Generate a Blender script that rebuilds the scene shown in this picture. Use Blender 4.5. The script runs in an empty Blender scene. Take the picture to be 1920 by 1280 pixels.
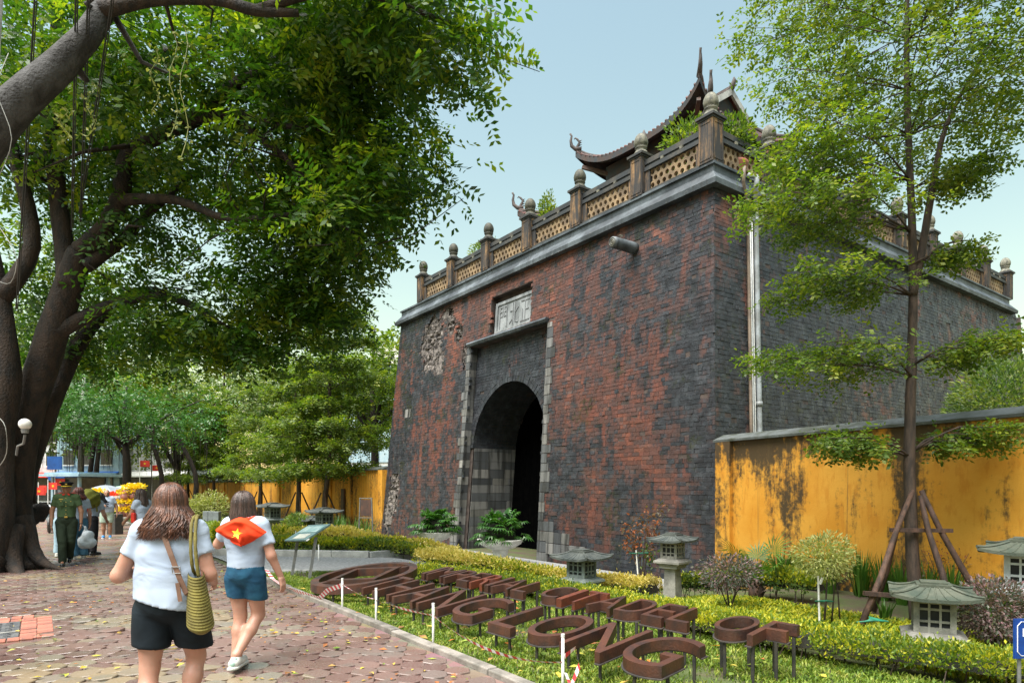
import bpy, bmesh, math, random
import numpy as np
from mathutils import Vector, Matrix, Euler

random.seed(7); rng = np.random.default_rng(7)
sc = bpy.context.scene
COL = sc.collection
R = math.radians

# ---------------------------------------------------------------- camera
CAM_H = 1.65
cam = bpy.data.cameras.new('camera'); cam.sensor_width = 36.0
cam.lens = 36.0 * 1225 / 1920
cam.shift_y = (912 - 640) / 1920
cam.clip_start = 0.1; cam.clip_end = 3000
cam_o = bpy.data.objects.new('camera', cam); COL.objects.link(cam_o)
cam_o.location = (0, 0, CAM_H); cam_o.rotation_euler = (R(90), 0, 0)
sc.camera = cam_o

# ---------------------------------------------------------------- sky, sun, exposure
SUN_DIR = Vector((-0.25, -0.30, 0.92)).normalized()          # towards the sun
sun_el = math.asin(SUN_DIR.z); sun_az = math.atan2(SUN_DIR.x, SUN_DIR.y)
w = bpy.data.worlds.new('World'); sc.world = w; w.use_nodes = True
nt = w.node_tree; nt.nodes.clear()
sky = nt.nodes.new('ShaderNodeTexSky'); sky.sky_type = 'NISHITA'; sky.sun_disc = False
sky.sun_elevation = sun_el; sky.sun_rotation = sun_az
sky.air_density = 2.0; sky.dust_density = 1.4; sky.ozone_density = 1.2
veil = nt.nodes.new('ShaderNodeMix'); veil.data_type = 'RGBA'; veil.blend_type = 'MULTIPLY'; veil.inputs[0].default_value = 1.0
veil.inputs[7].default_value = (1.08, 1.04, 0.85, 1)       # humid, slightly grey-green air
bg = nt.nodes.new('ShaderNodeBackground'); bg.inputs[1].default_value = 0.084
wo = nt.nodes.new('ShaderNodeOutputWorld')
nt.links.new(sky.outputs[0], veil.inputs[6]); nt.links.new(veil.outputs[2], bg.inputs[0]); nt.links.new(bg.outputs[0], wo.inputs[0])
sl = bpy.data.lights.new('sun', 'SUN'); sl.energy = 4.6; sl.angle = R(55); sl.color = (1.0, 0.97, 0.92)
so = bpy.data.objects.new('sun', sl); COL.objects.link(so)
so.rotation_euler = SUN_DIR.to_track_quat('Z', 'Y').to_euler(); so.location = (0, 0, 40)
vs = sc.view_settings; vs.view_transform = 'Standard'; vs.look = 'None'; vs.exposure = 1.4; vs.gamma = 1.0; vs.use_curve_mapping = False
sc.cycles.use_denoising = True
sc.cycles.max_bounces = 7; sc.cycles.diffuse_bounces = 4; sc.cycles.transmission_bounces = 5; sc.cycles.transparent_max_bounces = 6

# ---------------------------------------------------------------- street frame: u runs along the gate front, v towards the gate
A0 = math.atan(888 / 1225)
EU = (math.sin(A0), -math.cos(A0)); EV = (math.cos(A0), math.sin(A0))
YAW = math.atan2(EU[1], EU[0])
def W2(u, v): return (u * EU[0] + v * EV[0], u * EU[1] + v * EV[1])
def UV(x, y): return (x * EU[0] + y * EU[1], x * EV[0] + y * EV[1])
def sstep(a, b, x):
    t = np.clip((x - a) / (b - a), 0, 1); return t * t * (3 - 2 * t)
def gz(x, y):                                                # ground height: a shallow dip towards the foot of the gate
    u = x * EU[0] + y * EU[1]; v = x * EV[0] + y * EV[1]
    return -0.40 * sstep(6.5, 9.8, v) * sstep(-6.0, -8.8, u) - 0.12 * sstep(6.0, 8.5, v)

# ---------------------------------------------------------------- helpers
def tag(o, label=None, cat=None, group=None, kind=None):
    if label: o['label'] = label
    if cat: o['category'] = cat
    if group: o['group'] = group
    if kind: o['kind'] = kind
    return o
def empty(name, loc=(0, 0, 0), rz=0.0, label=None, cat=None, group=None, parent=None):
    o = bpy.data.objects.new(name, None); COL.objects.link(o)
    o.location = loc; o.rotation_euler = (0, 0, rz); o.empty_display_size = 0.1
    if parent: o.parent = parent
    return tag(o, label, cat, group)
def link(name, me, mat=None, parent=None, smooth=False):
    if mat is not None:
        for m in (mat if isinstance(mat, (list, tuple)) else [mat]): me.materials.append(m)
    o = bpy.data.objects.new(name, me); COL.objects.link(o)
    if parent is not None: o.parent = parent
    if smooth: me.polygons.foreach_set('use_smooth', np.ones(len(me.polygons), dtype=bool))
    else: me.shade_flat()
    return o
def npmesh(V, F, name='m'):
    V = np.ascontiguousarray(V, dtype=np.float32).reshape(-1, 3); F = np.ascontiguousarray(F, dtype=np.int32)
    k = F.shape[1]; me = bpy.data.meshes.new(name)
    me.vertices.add(len(V)); me.vertices.foreach_set('co', V.ravel())
    me.loops.add(F.size); me.loops.foreach_set('vertex_index', F.ravel())
    me.polygons.add(len(F)); me.polygons.foreach_set('loop_start', np.arange(0, F.size, k, dtype=np.int32))
    me.update(calc_edges=True); return me
def copy_tree(o, parent=None):
    c = o.copy(); COL.objects.link(c); c.parent = parent
    for ch in list(o.children): copy_tree(ch, c)
    return c

class MB:
    def __init__(s): s.v = []; s.f = []; s.m = []
    def add(s, V, F, mi=0):
        b = len(s.v); s.v += [tuple(p) for p in V]; s.f += [tuple(i + b for i in f) for f in F]; s.m += [mi] * len(F); return s
    def box(s, c, d, rot=None, mi=0, top=1.0, tx=None):
        x, y, z = d[0] / 2, d[1] / 2, d[2] / 2
        P = [Vector((sx * x * (top if sz > 0 else 1), sy * y * (top if sz > 0 else 1), sz * z)) for sz in (-1, 1) for sx, sy in ((-1, -1), (1, -1), (1, 1), (-1, 1))]
        if rot is not None:
            m = rot if isinstance(rot, Matrix) else Euler(rot).to_matrix()
            P = [m @ p for p in P]
        P = [p + Vector(c) for p in P]
        return s.add(P, [(0, 3, 2, 1), (4, 5, 6, 7), (0, 1, 5, 4), (1, 2, 6, 5), (2, 3, 7, 6), (3, 0, 4, 7)], mi)
    def bar(s, a, b, w, h=None, mi=0):
        a, b = Vector(a), Vector(b); d = b - a
        q = d.to_track_quat('Z', 'Y').to_matrix()
        return s.box((a + b) / 2, (w, h or w, d.length), q, mi)
    def tube(s, pts, rad, n=8, mi=0, cap=True, wob=0.0):
        P = [Vector(p) for p in pts]; k = len(P)
        if not hasattr(rad, '__len__'): rad = [rad] * k
        V = []; up = Vector((0.13, 0.31, 0.94))
        t0 = (P[1] - P[0]).normalized(); a = t0.cross(up)
        if a.length < 1e-3: a = t0.cross(Vector((1, 0, 0)))
        a.normalize()
        for i in range(k):
            t = (P[min(i + 1, k - 1)] - P[max(i - 1, 0)]).normalized()
            a = (a - t * a.dot(t)).normalized(); b = t.cross(a)
            for j in range(n):
                r = rad[i] * (1 + wob * random.uniform(-1, 1)); an = 2 * math.pi * j / n
                V.append(P[i] + (a * math.cos(an) + b * math.sin(an)) * r)
        F = [(i * n + j, i * n + (j + 1) % n, (i + 1) * n + (j + 1) % n, (i + 1) * n + j) for i in range(k - 1) for j in range(n)]
        if cap: F += [tuple(range(n - 1, -1, -1)), tuple((k - 1) * n + j for j in range(n))]
        return s.add(V, F, mi)
    def lathe(s, prof, c=(0, 0, 0), n=16, mi=0, mod=None):
        V = []
        for r, z in prof:
            for j in range(n):
                an = 2 * math.pi * j / n; rr = r * (mod(an, z) if mod else 1)
                V.append((c[0] + rr * math.cos(an), c[1] + rr * math.sin(an), c[2] + z))
        k = len(prof)
        F = [(i * n + j, i * n + (j + 1) % n, (i + 1) * n + (j + 1) % n, (i + 1) * n + j) for i in range(k - 1) for j in range(n)]
        F += [tuple(range(n - 1, -1, -1)), tuple((k - 1) * n + j for j in range(n))]
        return s.add(V, F, mi)
    def prism(s, poly, z0, z1, mi=0):
        n = len(poly); V = [(x, y, z0) for x, y in poly] + [(x, y, z1) for x, y in poly]
        F = [tuple(range(n - 1, -1, -1)), tuple(range(n, 2 * n))] + [(i, (i + 1) % n, n + (i + 1) % n, n + i) for i in range(n)]
        return s.add(V, F, mi)
    def grid(s, fn, nu, nv, mi=0, closed=False):
        V = [fn(i / nu, j / nv) for j in range(nv + 1) for i in range(nu + 1)]
        F = [(j * (nu + 1) + i, j * (nu + 1) + i + 1, (j + 1) * (nu + 1) + i + 1, (j + 1) * (nu + 1) + i) for j in range(nv) for i in range(nu)]
        return s.add(V, F, mi)
    def build(s, name, mat=None, parent=None, smooth=False, bevel=0):
        me = bpy.data.meshes.new(name); me.from_pydata([tuple(p) for p in s.v], [], s.f)
        if mat is not None and isinstance(mat, (list, tuple)): me.polygons.foreach_set('material_index', s.m)
        o = link(name, me, mat, parent, smooth)
        if bevel:
            b = o.modifiers.new('bevel', 'BEVEL'); b.width = bevel; b.segments = 2; b.limit_method = 'ANGLE'
        return o

# ---------------------------------------------------------------- materials
def newmat(name):
    m = bpy.data.materials.new(name); m.use_nodes = True; n = m.node_tree; n.nodes.clear(); return m, n
class NT:
    """tiny node wiring helper"""
    def __init__(s, tree): s.t = tree
    def n(s, typ, **kw):
        nd = s.t.nodes.new('ShaderNode' + typ)
        for k, v in kw.items(): setattr(nd, k, v)
        return nd
    def l(s, a, b): s.t.links.new(a, b)
    def mix(s, fac, a, b, blend='MIX'):
        nd = s.n('Mix', data_type='RGBA', blend_type=blend)
        for sock, v in ((0, fac), (6, a), (7, b)):
            if hasattr(v, 'is_output'): s.l(v, nd.inputs[sock])
            elif isinstance(v, (int, float)): nd.inputs[sock].default_value = v
            else: nd.inputs[sock].default_value = (*v[:3], 1)
        return nd.outputs[2]
    def math(s, op, a, b=0.0, clamp=False):
        nd = s.n('Math', operation=op, use_clamp=clamp)
        for i, v in enumerate((a, b)):
            if hasattr(v, 'is_output'): s.l(v, nd.inputs[i])
            else: nd.inputs[i].default_value = v
        return nd.outputs[0]
    def noise(s, vec, scale, detail=4, rough=0.55, sc3=None, dist=0.0):
        if sc3 is not None:
            mp = s.n('Mapping'); mp.inputs[3].default_value = sc3; s.l(vec, mp.inputs[0]); vec = mp.outputs[0]
        nd = s.n('TexNoise'); nd.inputs['Scale'].default_value = scale; nd.inputs['Detail'].default_value = detail
        nd.inputs['Roughness'].default_value = rough; nd.inputs['Distortion'].default_value = dist
        s.l(vec, nd.inputs['Vector']); return nd.outputs[0]
    def ramp(s, v, a, b, lo=0.0, hi=1.0):
        nd = s.n('MapRange', interpolation_type='SMOOTHSTEP'); s.l(v, nd.inputs[0])
        nd.inputs[1].default_value = a; nd.inputs[2].default_value = b; nd.inputs[3].default_value = lo; nd.inputs[4].default_value = hi
        return nd.outputs[0]
    def cramp(s, v, stops):
        nd = s.n('ValToRGB'); e = nd.color_ramp.elements
        while len(e) < len(stops): e.new(0.5)
        for i, (p, c) in enumerate(stops): e[i].position = p; e[i].color = (*c, 1)
        s.l(v, nd.inputs[0]); return nd.outputs[0]
    def rnd(s):
        g = s.n('NewGeometry'); o = s.n('ObjectInfo')
        return s.math('FRACT', s.math('ADD', g.outputs['Random Per Island'], o.outputs['Random']))
    def obj(s, ob=None):
        tc = s.n('TexCoord')
        if ob: tc.object = ob
        return tc.outputs['Object']
    def world(s): return s.n('NewGeometry').outputs['Position']
    def out(s, col, rough=0.7, bump=None, bstr=0.3, bdist=0.01, metal=0.0, spec=0.5, sheen=0.0, coat=0.0):
        p = s.n('BsdfPrincipled'); o = s.n('OutputMaterial')
        for nm, v in (('Base Color', col), ('Roughness', rough), ('Metallic', metal), ('Specular IOR Level', spec), ('Sheen Weight', sheen), ('Coat Weight', coat)):
            if hasattr(v, 'is_output'): s.l(v, p.inputs[nm])
            elif isinstance(v, (int, float)): p.inputs[nm].default_value = v
            else: p.inputs[nm].default_value = (*v[:3], 1)
        if bump is not None:
            b = s.n('Bump'); b.inputs['Strength'].default_value = bstr; b.inputs['Distance'].default_value = bdist
            s.l(bump, b.inputs['Height']); s.l(b.outputs[0], p.inputs['Normal'])
        s.l(p.outputs[0], o.inputs[0]); return p
def surf(name, c1, c2=None, scale=6.0, rough=0.7, bump=0.25, rnd=0.15, detail=5, metal=0.0, lo=0.35, hi=0.65, sc3=None, world=False, bdist=0.01, spec=0.5):
    """two-tone noisy surface with per-piece brightness variation"""
    m, t = newmat(name); s = NT(t)
    vec = s.world() if world else s.obj()
    n1 = s.noise(vec, scale, detail, sc3=sc3)
    c = s.mix(s.ramp(n1, lo, hi), c1, c2 or tuple(x * 0.6 for x in c1))
    fine = s.noise(vec, scale * 9, 3)
    k = s.math('ADD', 1 - rnd, s.math('MULTIPLY', s.rnd(), 2 * rnd))
    k = s.math('MULTIPLY', k, s.ramp(fine, 0.2, 0.8, 0.86, 1.12))
    hsv = s.n('HueSaturation'); s.l(c, hsv.inputs['Color']); s.l(k, hsv.inputs['Value'])
    s.out(hsv.outputs[0], rough, fine if bump else None, bump, bdist, metal, spec)
    return m
def leafmat(name, cols, trans=0.38, rough=0.42, tcol=(1.18, 1.28, 0.45), ns=1.3):
    m, t = newmat(name); s = NT(t)
    r = s.rnd(); k = len(cols); r = s.math('ADD', s.math('MULTIPLY', r, 0.55), s.math('SUBTRACT', s.math('MULTIPLY', s.noise(s.world(), ns, 3, 0.6), 1.3), 0.42), True)
    c = s.cramp(r, [((i + 0.5) / k, cols[i]) for i in range(k)])
    p = s.n('BsdfPrincipled'); s.l(c, p.inputs['Base Color']); p.inputs['Roughness'].default_value = rough
    p.inputs['Specular IOR Level'].default_value = 0.35
    tr = s.n('BsdfTranslucent'); s.l(s.mix(1.0, c, tcol, 'MULTIPLY'), tr.inputs[0])
    mx = s.n('MixShader'); mx.inputs[0].default_value = trans
    s.l(p.outputs[0], mx.inputs[1]); s.l(tr.outputs[0], mx.inputs[2])
    o = s.n('OutputMaterial'); s.l(mx.outputs[0], o.inputs[0]); return m

MAT = {}
MAT['soil'] = surf('soil', (0.07, 0.05, 0.032), (0.06, 0.085, 0.02), 2.2, 0.9, 0.6, 0, world=True)
MAT['concrete'] = surf('concrete', (0.30, 0.29, 0.27), (0.17, 0.17, 0.155), 5, 0.6, 0.4)
MAT['white_paint'] = surf('white_paint', (0.75, 0.74, 0.72), (0.6, 0.59, 0.56), 8, 0.5, 0.05)
MAT['black_metal'] = surf('black_metal', (0.022, 0.022, 0.024), (0.04, 0.036, 0.03), 12, 0.5, 0.1)
MAT['gravel'] = surf('gravel', (0.27, 0.275, 0.275), (0.17, 0.17, 0.17), 16, 0.85, 0.8, 0, world=True)
MAT['bark'] = surf('bark', (0.034, 0.021, 0.014), (0.010, 0.008, 0.007), 3.0, 0.85, 0.9, 0, sc3=(2.5, 2.5, 0.9), world=True, bdist=0.03)
MAT['bark_grey'] = surf('bark_grey', (0.055, 0.053, 0.053), (0.018, 0.016, 0.015), 2.5, 0.85, 0.9, 0, sc3=(2.5, 2.5, 0.8), world=True, bdist=0.03)
MAT['bark_young'] = surf('bark_young', (0.065, 0.042, 0.03), (0.026, 0.018, 0.014), 6, 0.8, 0.5, 0, sc3=(3, 3, 0.7), world=True)
MAT['pole_wood'] = surf('pole_wood', (0.085, 0.045, 0.03), (0.03, 0.017, 0.012), 5, 0.8, 0.5, 0.2, sc3=(3, 3, 0.8))
MAT['leaf_old'] = leafmat('leaf_old', [(0.018, 0.05, 0.008), (0.032, 0.088, 0.011), (0.062, 0.138, 0.014), (0.17, 0.235, 0.018)], 0.48)
MAT['leaf_young'] = leafmat('leaf_young', [(0.07, 0.14, 0.012), (0.12, 0.20, 0.015), (0.19, 0.26, 0.02), (0.30, 0.32, 0.025)], 0.55)
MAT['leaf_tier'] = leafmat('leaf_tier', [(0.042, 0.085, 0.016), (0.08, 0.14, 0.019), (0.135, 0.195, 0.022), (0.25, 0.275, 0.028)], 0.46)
MAT['leaf_bg'] = leafmat('leaf_bg', [(0.055, 0.105, 0.035), (0.095, 0.155, 0.045), (0.15, 0.205, 0.055), (0.25, 0.27, 0.06)], 0.42)
MAT['leaf_yellow'] = leafmat('leaf_yellow', [(0.46, 0.38, 0.08), (0.60, 0.48, 0.13), (0.68, 0.56, 0.20), (0.36, 0.34, 0.05)], 0.3, ns=5)
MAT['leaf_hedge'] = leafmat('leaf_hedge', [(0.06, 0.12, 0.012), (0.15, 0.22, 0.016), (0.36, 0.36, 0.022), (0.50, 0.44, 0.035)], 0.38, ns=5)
MAT['leaf_dark'] = leafmat('leaf_dark', [(0.02, 0.075, 0.012), (0.04, 0.12, 0.02), (0.075, 0.18, 0.03)], 0.3, 0.3)
MAT['leaf_purple'] = leafmat('leaf_purple', [(0.05, 0.07, 0.05), (0.09, 0.10, 0.075), (0.20, 0.11, 0.12), (0.07, 0.095, 0.06)], 0.25)
MAT['leaf_red'] = leafmat('leaf_red', [(0.16, 0.07, 0.04), (0.30, 0.09, 0.03), (0.08, 0.08, 0.05), (0.2, 0.13, 0.06)], 0.3)
MAT['leaf_pale'] = leafmat('leaf_pale', [(0.17, 0.21, 0.06), (0.26, 0.28, 0.08), (0.33, 0.33, 0.12), (0.10, 0.14, 0.035)], 0.35)
MAT['grass'] = leafmat('grass', [(0.06, 0.115, 0.014), (0.11, 0.18, 0.018), (0.19, 0.25, 0.03), (0.33, 0.33, 0.08)], 0.34, 0.5, ns=4)
MAT['strap'] = leafmat('strap', [(0.03, 0.085, 0.012), (0.055, 0.14, 0.018), (0.10, 0.19, 0.025)], 0.3)
MAT['dry_leaf'] = leafmat('dry_leaf', [(0.62, 0.30, 0.02), (0.45, 0.14, 0.03), (0.20, 0.09, 0.04), (0.55, 0.42, 0.06), (0.16, 0.26, 0.04), (0.10, 0.05, 0.03)], 0.15, 0.6)

# ---------------------------------------------------------------- foliage
def unit(a): return a / np.maximum(np.linalg.norm(a, axis=-1, keepdims=True), 1e-9)
def leaf_cards(P, size, aspect=0.45, up=0.35, droop=0.0, dirs=None, fold=0.12):
    """one pointed four-cornered leaf per point"""
    n = len(P); s = size * rng.uniform(0.65, 1.35, (n, 1))
    d = unit(rng.normal(size=(n, 3)) + np.array([0, 0, -droop])) if dirs is None else unit(dirs + rng.normal(size=(n, 3)) * 0.35)
    nrm = unit(rng.normal(size=(n, 3)) + np.array([0, 0, up * 4]))
    b = unit(np.cross(d, nrm)); nn = np.cross(b, d)
    mid = P + d * s * 0.45 + nn * s * fold
    V = np.stack([P, mid + b * s * aspect * 0.5, P + d * s, mid - b * s * aspect * 0.5], 1)
    return V
def cards_mesh(name, Vs, mat, parent=None):
    V = np.concatenate(Vs) if isinstance(Vs, list) else Vs
    n = len(V); F = np.arange(n * 4, dtype=np.int32).reshape(n, 4)
    return link(name, npmesh(V.reshape(-1, 3), F, name), mat, parent)
def sprays(C, A, length, k, lsize, aspect=0.45, flat=0.7, droop=0.25):
    """pinnate twigs: k leaflet pairs along axis A from each point C"""
    n = len(C); A = unit(A + np.array([0, 0, -droop])); sv = rng.uniform(0.6, 1.45, (n, 1)); L = length * sv * rng.uniform(0.8, 1.2, (n, 1))
    up = unit(np.tile([0, 0, 1.0], (n, 1)) * flat + rng.normal(size=(n, 3)) * (1.05 - flat))
    B = unit(np.cross(A, up)); N = np.cross(B, A); out = []
    for j in range(k):
        t = (j + 0.6) / k; base = C + A * L * t - N * (t * t) * L * 0.15
        for sd in (-1, 1):
            d = unit(A * 0.55 + B * sd + rng.normal(size=(n, 3)) * 0.22 - N * 0.15)
            s = lsize * (sv * .7 + .3) * rng.uniform(0.7, 1.25, (n, 1)) * (1.0 - 0.35 * abs(t - 0.45))
            b = unit(np.cross(d, N + rng.normal(size=(n, 3)) * 0.3)); mid = base + d * s * 0.5
            out.append(np.stack([base, mid + b * s * aspect * 0.5, base + d * s, mid - b * s * aspect * 0.5], 1))
    return np.concatenate(out)
def in_ell(n, c, r, hollow=0.0):
    p = unit(rng.normal(size=(n, 3))) * (rng.uniform(hollow ** 3, 1, (n, 1)) ** (1 / 3))
    return np.array(c) + p * np.array(r), p
def at(px, py, Y): return ((px - 960) / 1225 * Y, Y, CAM_H + (912 - py) / 1225 * Y)
# ================================================================ GROUND
xs = np.unique(np.concatenate([-np.geomspace(40, 1500, 14), np.arange(-40, 24, 0.8), np.geomspace(24, 1500, 14)]))
ys = np.unique(np.concatenate([-np.geomspace(5, 300, 6), np.arange(-5, 45, 0.8), np.geomspace(45, 2500, 16)]))
GX, GY = np.meshgrid(xs, ys); nx, ny = len(xs), len(ys)
GZ = gz(GX, GY) - 0.03
idx = np.arange(nx * ny).reshape(ny, nx)
Fg = np.stack([idx[:-1, :-1], idx[:-1, 1:], idx[1:, 1:], idx[1:, :-1]], -1).reshape(-1, 4)
ground = link('ground', npmesh(np.stack([GX, GY, GZ], -1), Fg, 'ground'), MAT['soil'], None, True); ground['kind'] = 'structure'

def uvsheet(name, poly, z, mat, sub=None):
    mb = MB(); n = len(poly)
    V = [(*W2(u, v), z if not callable(z) else float(z(*W2(u, v)))) for u, v in poly]
    mb.add(V, [tuple(range(n))]); o = mb.build(name, mat); o['kind'] = 'structure'; return o

def paver_mat():
    m, t = newmat('paver'); s = NT(t); r = s.rnd(); wp = s.world()
    big = s.noise(wp, 0.55, 3, 0.5)
    band = s.noise(wp, 0.32, 2, 0.5, sc3=(0.55, 1.5, 1))
    red = s.cramp(r, [(0.0, (0.085, 0.042, 0.034)), (0.35, (0.115, 0.060, 0.049)), (0.7, (0.14, 0.078, 0.063)), (1.0, (0.115, 0.088, 0.077))])
    yel = s.cramp(r, [(0.0, (0.155, 0.110, 0.062)), (0.5, (0.19, 0.138, 0.078)), (1.0, (0.135, 0.112, 0.086))])
    # worn yellow pavers laid in loose bands among the red ones, away from the kerb
    sep = s.n('SeparateXYZ'); s.l(wp, sep.inputs[0])
    vv = s.math('ADD', s.math('MULTIPLY', sep.outputs[0], EV[0]), s.math('MULTIPLY', sep.outputs[1], EV[1]))
    away = s.ramp(vv, 1.6, 2.6, 0.12, 0.0)
    isy = s.math('GREATER_THAN', s.math('ADD', s.math('ADD', band, s.math('MULTIPLY', r, 0.16)), away), 0.70)
    c = s.mix(isy, red, yel)
    grime = s.noise(wp, 3.5, 6, 0.6)
    c = s.mix(s.ramp(grime, 0.48, 0.72, 0, 0.55), c, (0.10, 0.10, 0.085))
    fine = s.noise(wp, 60, 4); c = s.mix(s.ramp(fine, 0.3, 0.75, 0.0, 0.25), c, (0.27, 0.23, 0.21))
    wet = s.ramp(s.noise(wp, 0.9, 4), 0.36, 0.68, 0.20, 0.50)
    hgt = s.math('ADD', s.math('MULTIPLY', fine, 0.4), s.noise(wp, 14, 3))
    s.out(c, wet, hgt, 0.22, 0.006, spec=0.5); return m
MAT['paver'] = paver_mat()
def paving_far():
    m, t = newmat('paving_far'); s = NT(t); wp = s.world()
    v = s.n('TexVoronoi'); v.inputs['Scale'].default_value = 4.4; s.l(wp, v.inputs['Vector'])
    c = s.mix(s.n('SeparateColor').outputs[0] if False else s.noise(wp, 0.6, 3), (0.135, 0.08, 0.068), (0.18, 0.14, 0.10))
    c = s.mix(0.25, c, v.outputs['Color'], 'SOFT_LIGHT')
    c = s.mix(s.ramp(s.noise(wp, 2.2, 6), 0.5, 0.75, 0, 0.5), c, (0.10, 0.095, 0.08))
    s.out(c, s.ramp(s.noise(wp, 1.1, 4), 0.4, 0.7, 0.22, 0.6), v.outputs['Distance'], 0.3, 0.01); return m
MAT['paving_far'] = paving_far()
KV = 3.22                                                   # kerb line
sidewalk = uvsheet('sidewalk', [(12, -14), (12, KV), (-60, KV), (-60, -14)], -0.018, MAT['paving_far'])
mb = MB(); LA = [(-16.9, KV + .13), (-15.4, 4.9), (-14.2, 6.2), (-16.0, 8.6), (-24, 11.9)]; LB = [(-13.4, KV + .13), (-12.7, 4.3), (-12.0, 5.3), (-9.6, 8.3), (-9.3, 11.9)]
def pathpt(i, j):
    q = j * (len(LA) - 1); k = min(int(q), len(LA) - 2); f_ = q - k
    a = [LA[k][c] * (1 - f_) + LA[k + 1][c] * f_ for c in (0, 1)]; b = [LB[k][c] * (1 - f_) + LB[k + 1][c] * f_ for c in (0, 1)]
    x, y = W2(a[0] * (1 - i) + b[0] * i, a[1] * (1 - i) + b[1] * i); return (x, y, float(gz(x, y)) + .006)
mb.grid(pathpt, 12, 24); drive = mb.build('entrance_path', MAT['gravel'], None, True); drive['kind'] = 'structure'

# pavers: hexagonal blocks, laid one by one near the viewer
PR = 0.137
def hexmesh(seed):
    r = random.Random(seed); pts = []
    for i in range(6):
        a = R(60 * i + 30); rr = PR - 0.0055 + r.uniform(-0.004, 0.004); pts.append((rr * math.cos(a), rr * math.sin(a)))
    V = [(x, y, -0.05) for x, y in pts] + [(x, y, -0.006) for x, y in pts] + [(x * 0.94, y * 0.94, 0) for x, y in pts]
    F = [(i, (i + 1) % 6, 6 + (i + 1) % 6, 6 + i) for i in range(6)] + [(6 + i, 6 + (i + 1) % 6, 12 + (i + 1) % 6, 12 + i) for i in range(6)] + [tuple(range(12, 18))]
    return V, F
hexV = [hexmesh(i) for i in range(5)]
hexM = []
for V, F in hexV:
    me = bpy.data.meshes.new('paver'); me.from_pydata(V, [], F); me.materials.append(MAT['paver']); hexM.append(me)
dx = PR * math.sqrt(3); dy = PR * 1.5; spots = []
MH = (-10.42, -8.62, -1.55, 0.08)
TREE = (-10.6, 13.6)
for j in range(-8, 110):
    for i in range(-70, 40):
        x = i * dx + (dx / 2 if j % 2 else 0); y = 3.6 + j * dy - 1.0
        # rows run along the kerb
        u, v = -y, KV - 0.16 + x
        if v > KV - 0.1 or v < -7.5 or u > -2.4 or u < -22: continue
        X, Y = W2(u, v)
        if Y < 3.4 or Y > 15.2 or X < -0.86 * Y - 1.0: continue
        if MH[0] < u < MH[1] and MH[2] < v < MH[3]: continue
        if math.hypot(X - TREE[0], Y - TREE[1]) < 1.3: continue
        spots.append((X, Y))
spots.sort(key=lambda p: (p[1] < 5.35, p[0] ** 2 + p[1] ** 2))
vis = [p for p in spots if p[1] > 5.35 and abs(p[0]) < 0.79 * p[1]]
near = set(vis[:300]); MBp = MB()
for (X, Y) in spots:
    k = random.randrange(5); rz = YAW + R(60) * random.randrange(6)
    lift = random.uniform(-0.006, 0.007) + (random.random() < 0.03) * 0.016
    e = Euler((random.gauss(0, 0.016), random.gauss(0, 0.016), rz))
    if (X, Y) in near:
        o = bpy.data.objects.new('paver', hexM[k]); COL.objects.link(o); o.parent = sidewalk; o.location = (X, Y, lift); o.rotation_euler = e
    else:
        m = e.to_matrix(); V, F = hexV[k]
        MBp.add([m @ Vector(p) + Vector((X, Y, lift)) for p in V], F)
o = MBp.build('paver_field', MAT['paver'], sidewalk); o['kind'] = 'stuff'

# kerb stones
MAT['kerb'] = surf('kerb', (0.24, 0.215, 0.19), (0.12, 0.11, 0.095), 4, 0.55, 0.5, 0.2, world=True)
kerb = empty('kerb', (0, 0, 0)); kerb['kind'] = 'structure'
u = -45.0
while u < 6:
    L = 0.98
    if not (-16.9 < u + L / 2 < -13.2):
        mb = MB(); mb.box((0, 0, 0), (L - 0.012, 0.115, 0.16)); x, y = W2(u + L / 2, KV + 0.06)
        o = mb.build('kerb_stone', MAT['kerb'], kerb, bevel=0.012); o.location = (x, y, -0.042 + random.uniform(-0.008, 0.008)); o.rotation_euler = (random.gauss(0, 0.02), 0, YAW + random.gauss(0, 0.004))
    u += L
MAT['kerb_light'] = surf('kerb_light', (0.38, 0.375, 0.36), (0.26, 0.26, 0.25), 4, 0.7, 0.3, 0.12, world=True)
kerb2 = empty('path_kerb', (0, 0, 0)); kerb2['kind'] = 'structure'
def kerb_run(pts, h=0.15, t=0.13, dz=0.0):
    for a, b in zip(pts[:-1], pts[1:]):
        a = Vector((*W2(*a), 0)); b = Vector((*W2(*b), 0)); n = max(1, round((b - a).length / 0.9)); d = (b - a) / n
        for i in range(n):
            c = a + d * (i + 0.5); mb = MB(); mb.box((0, 0, 0), (d.length - 0.01, t, h + 0.1))
            o = mb.build('kerb_stone', MAT['kerb_light'], kerb2, bevel=0.01); o.location = (c.x, c.y, float(gz(c.x, c.y)) + (h - 0.1) / 2 + dz); o.rotation_euler = (0, 0, math.atan2(d.y, d.x))
kerb_run([(-17.4, KV + 0.1), (-16.2, 4.3), (-14.3, 6.25), (-14.6, 7.6)])
kerb_run([(-13.35, KV + 0.2), (-12.2, 4.95)], 0.03)

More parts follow.
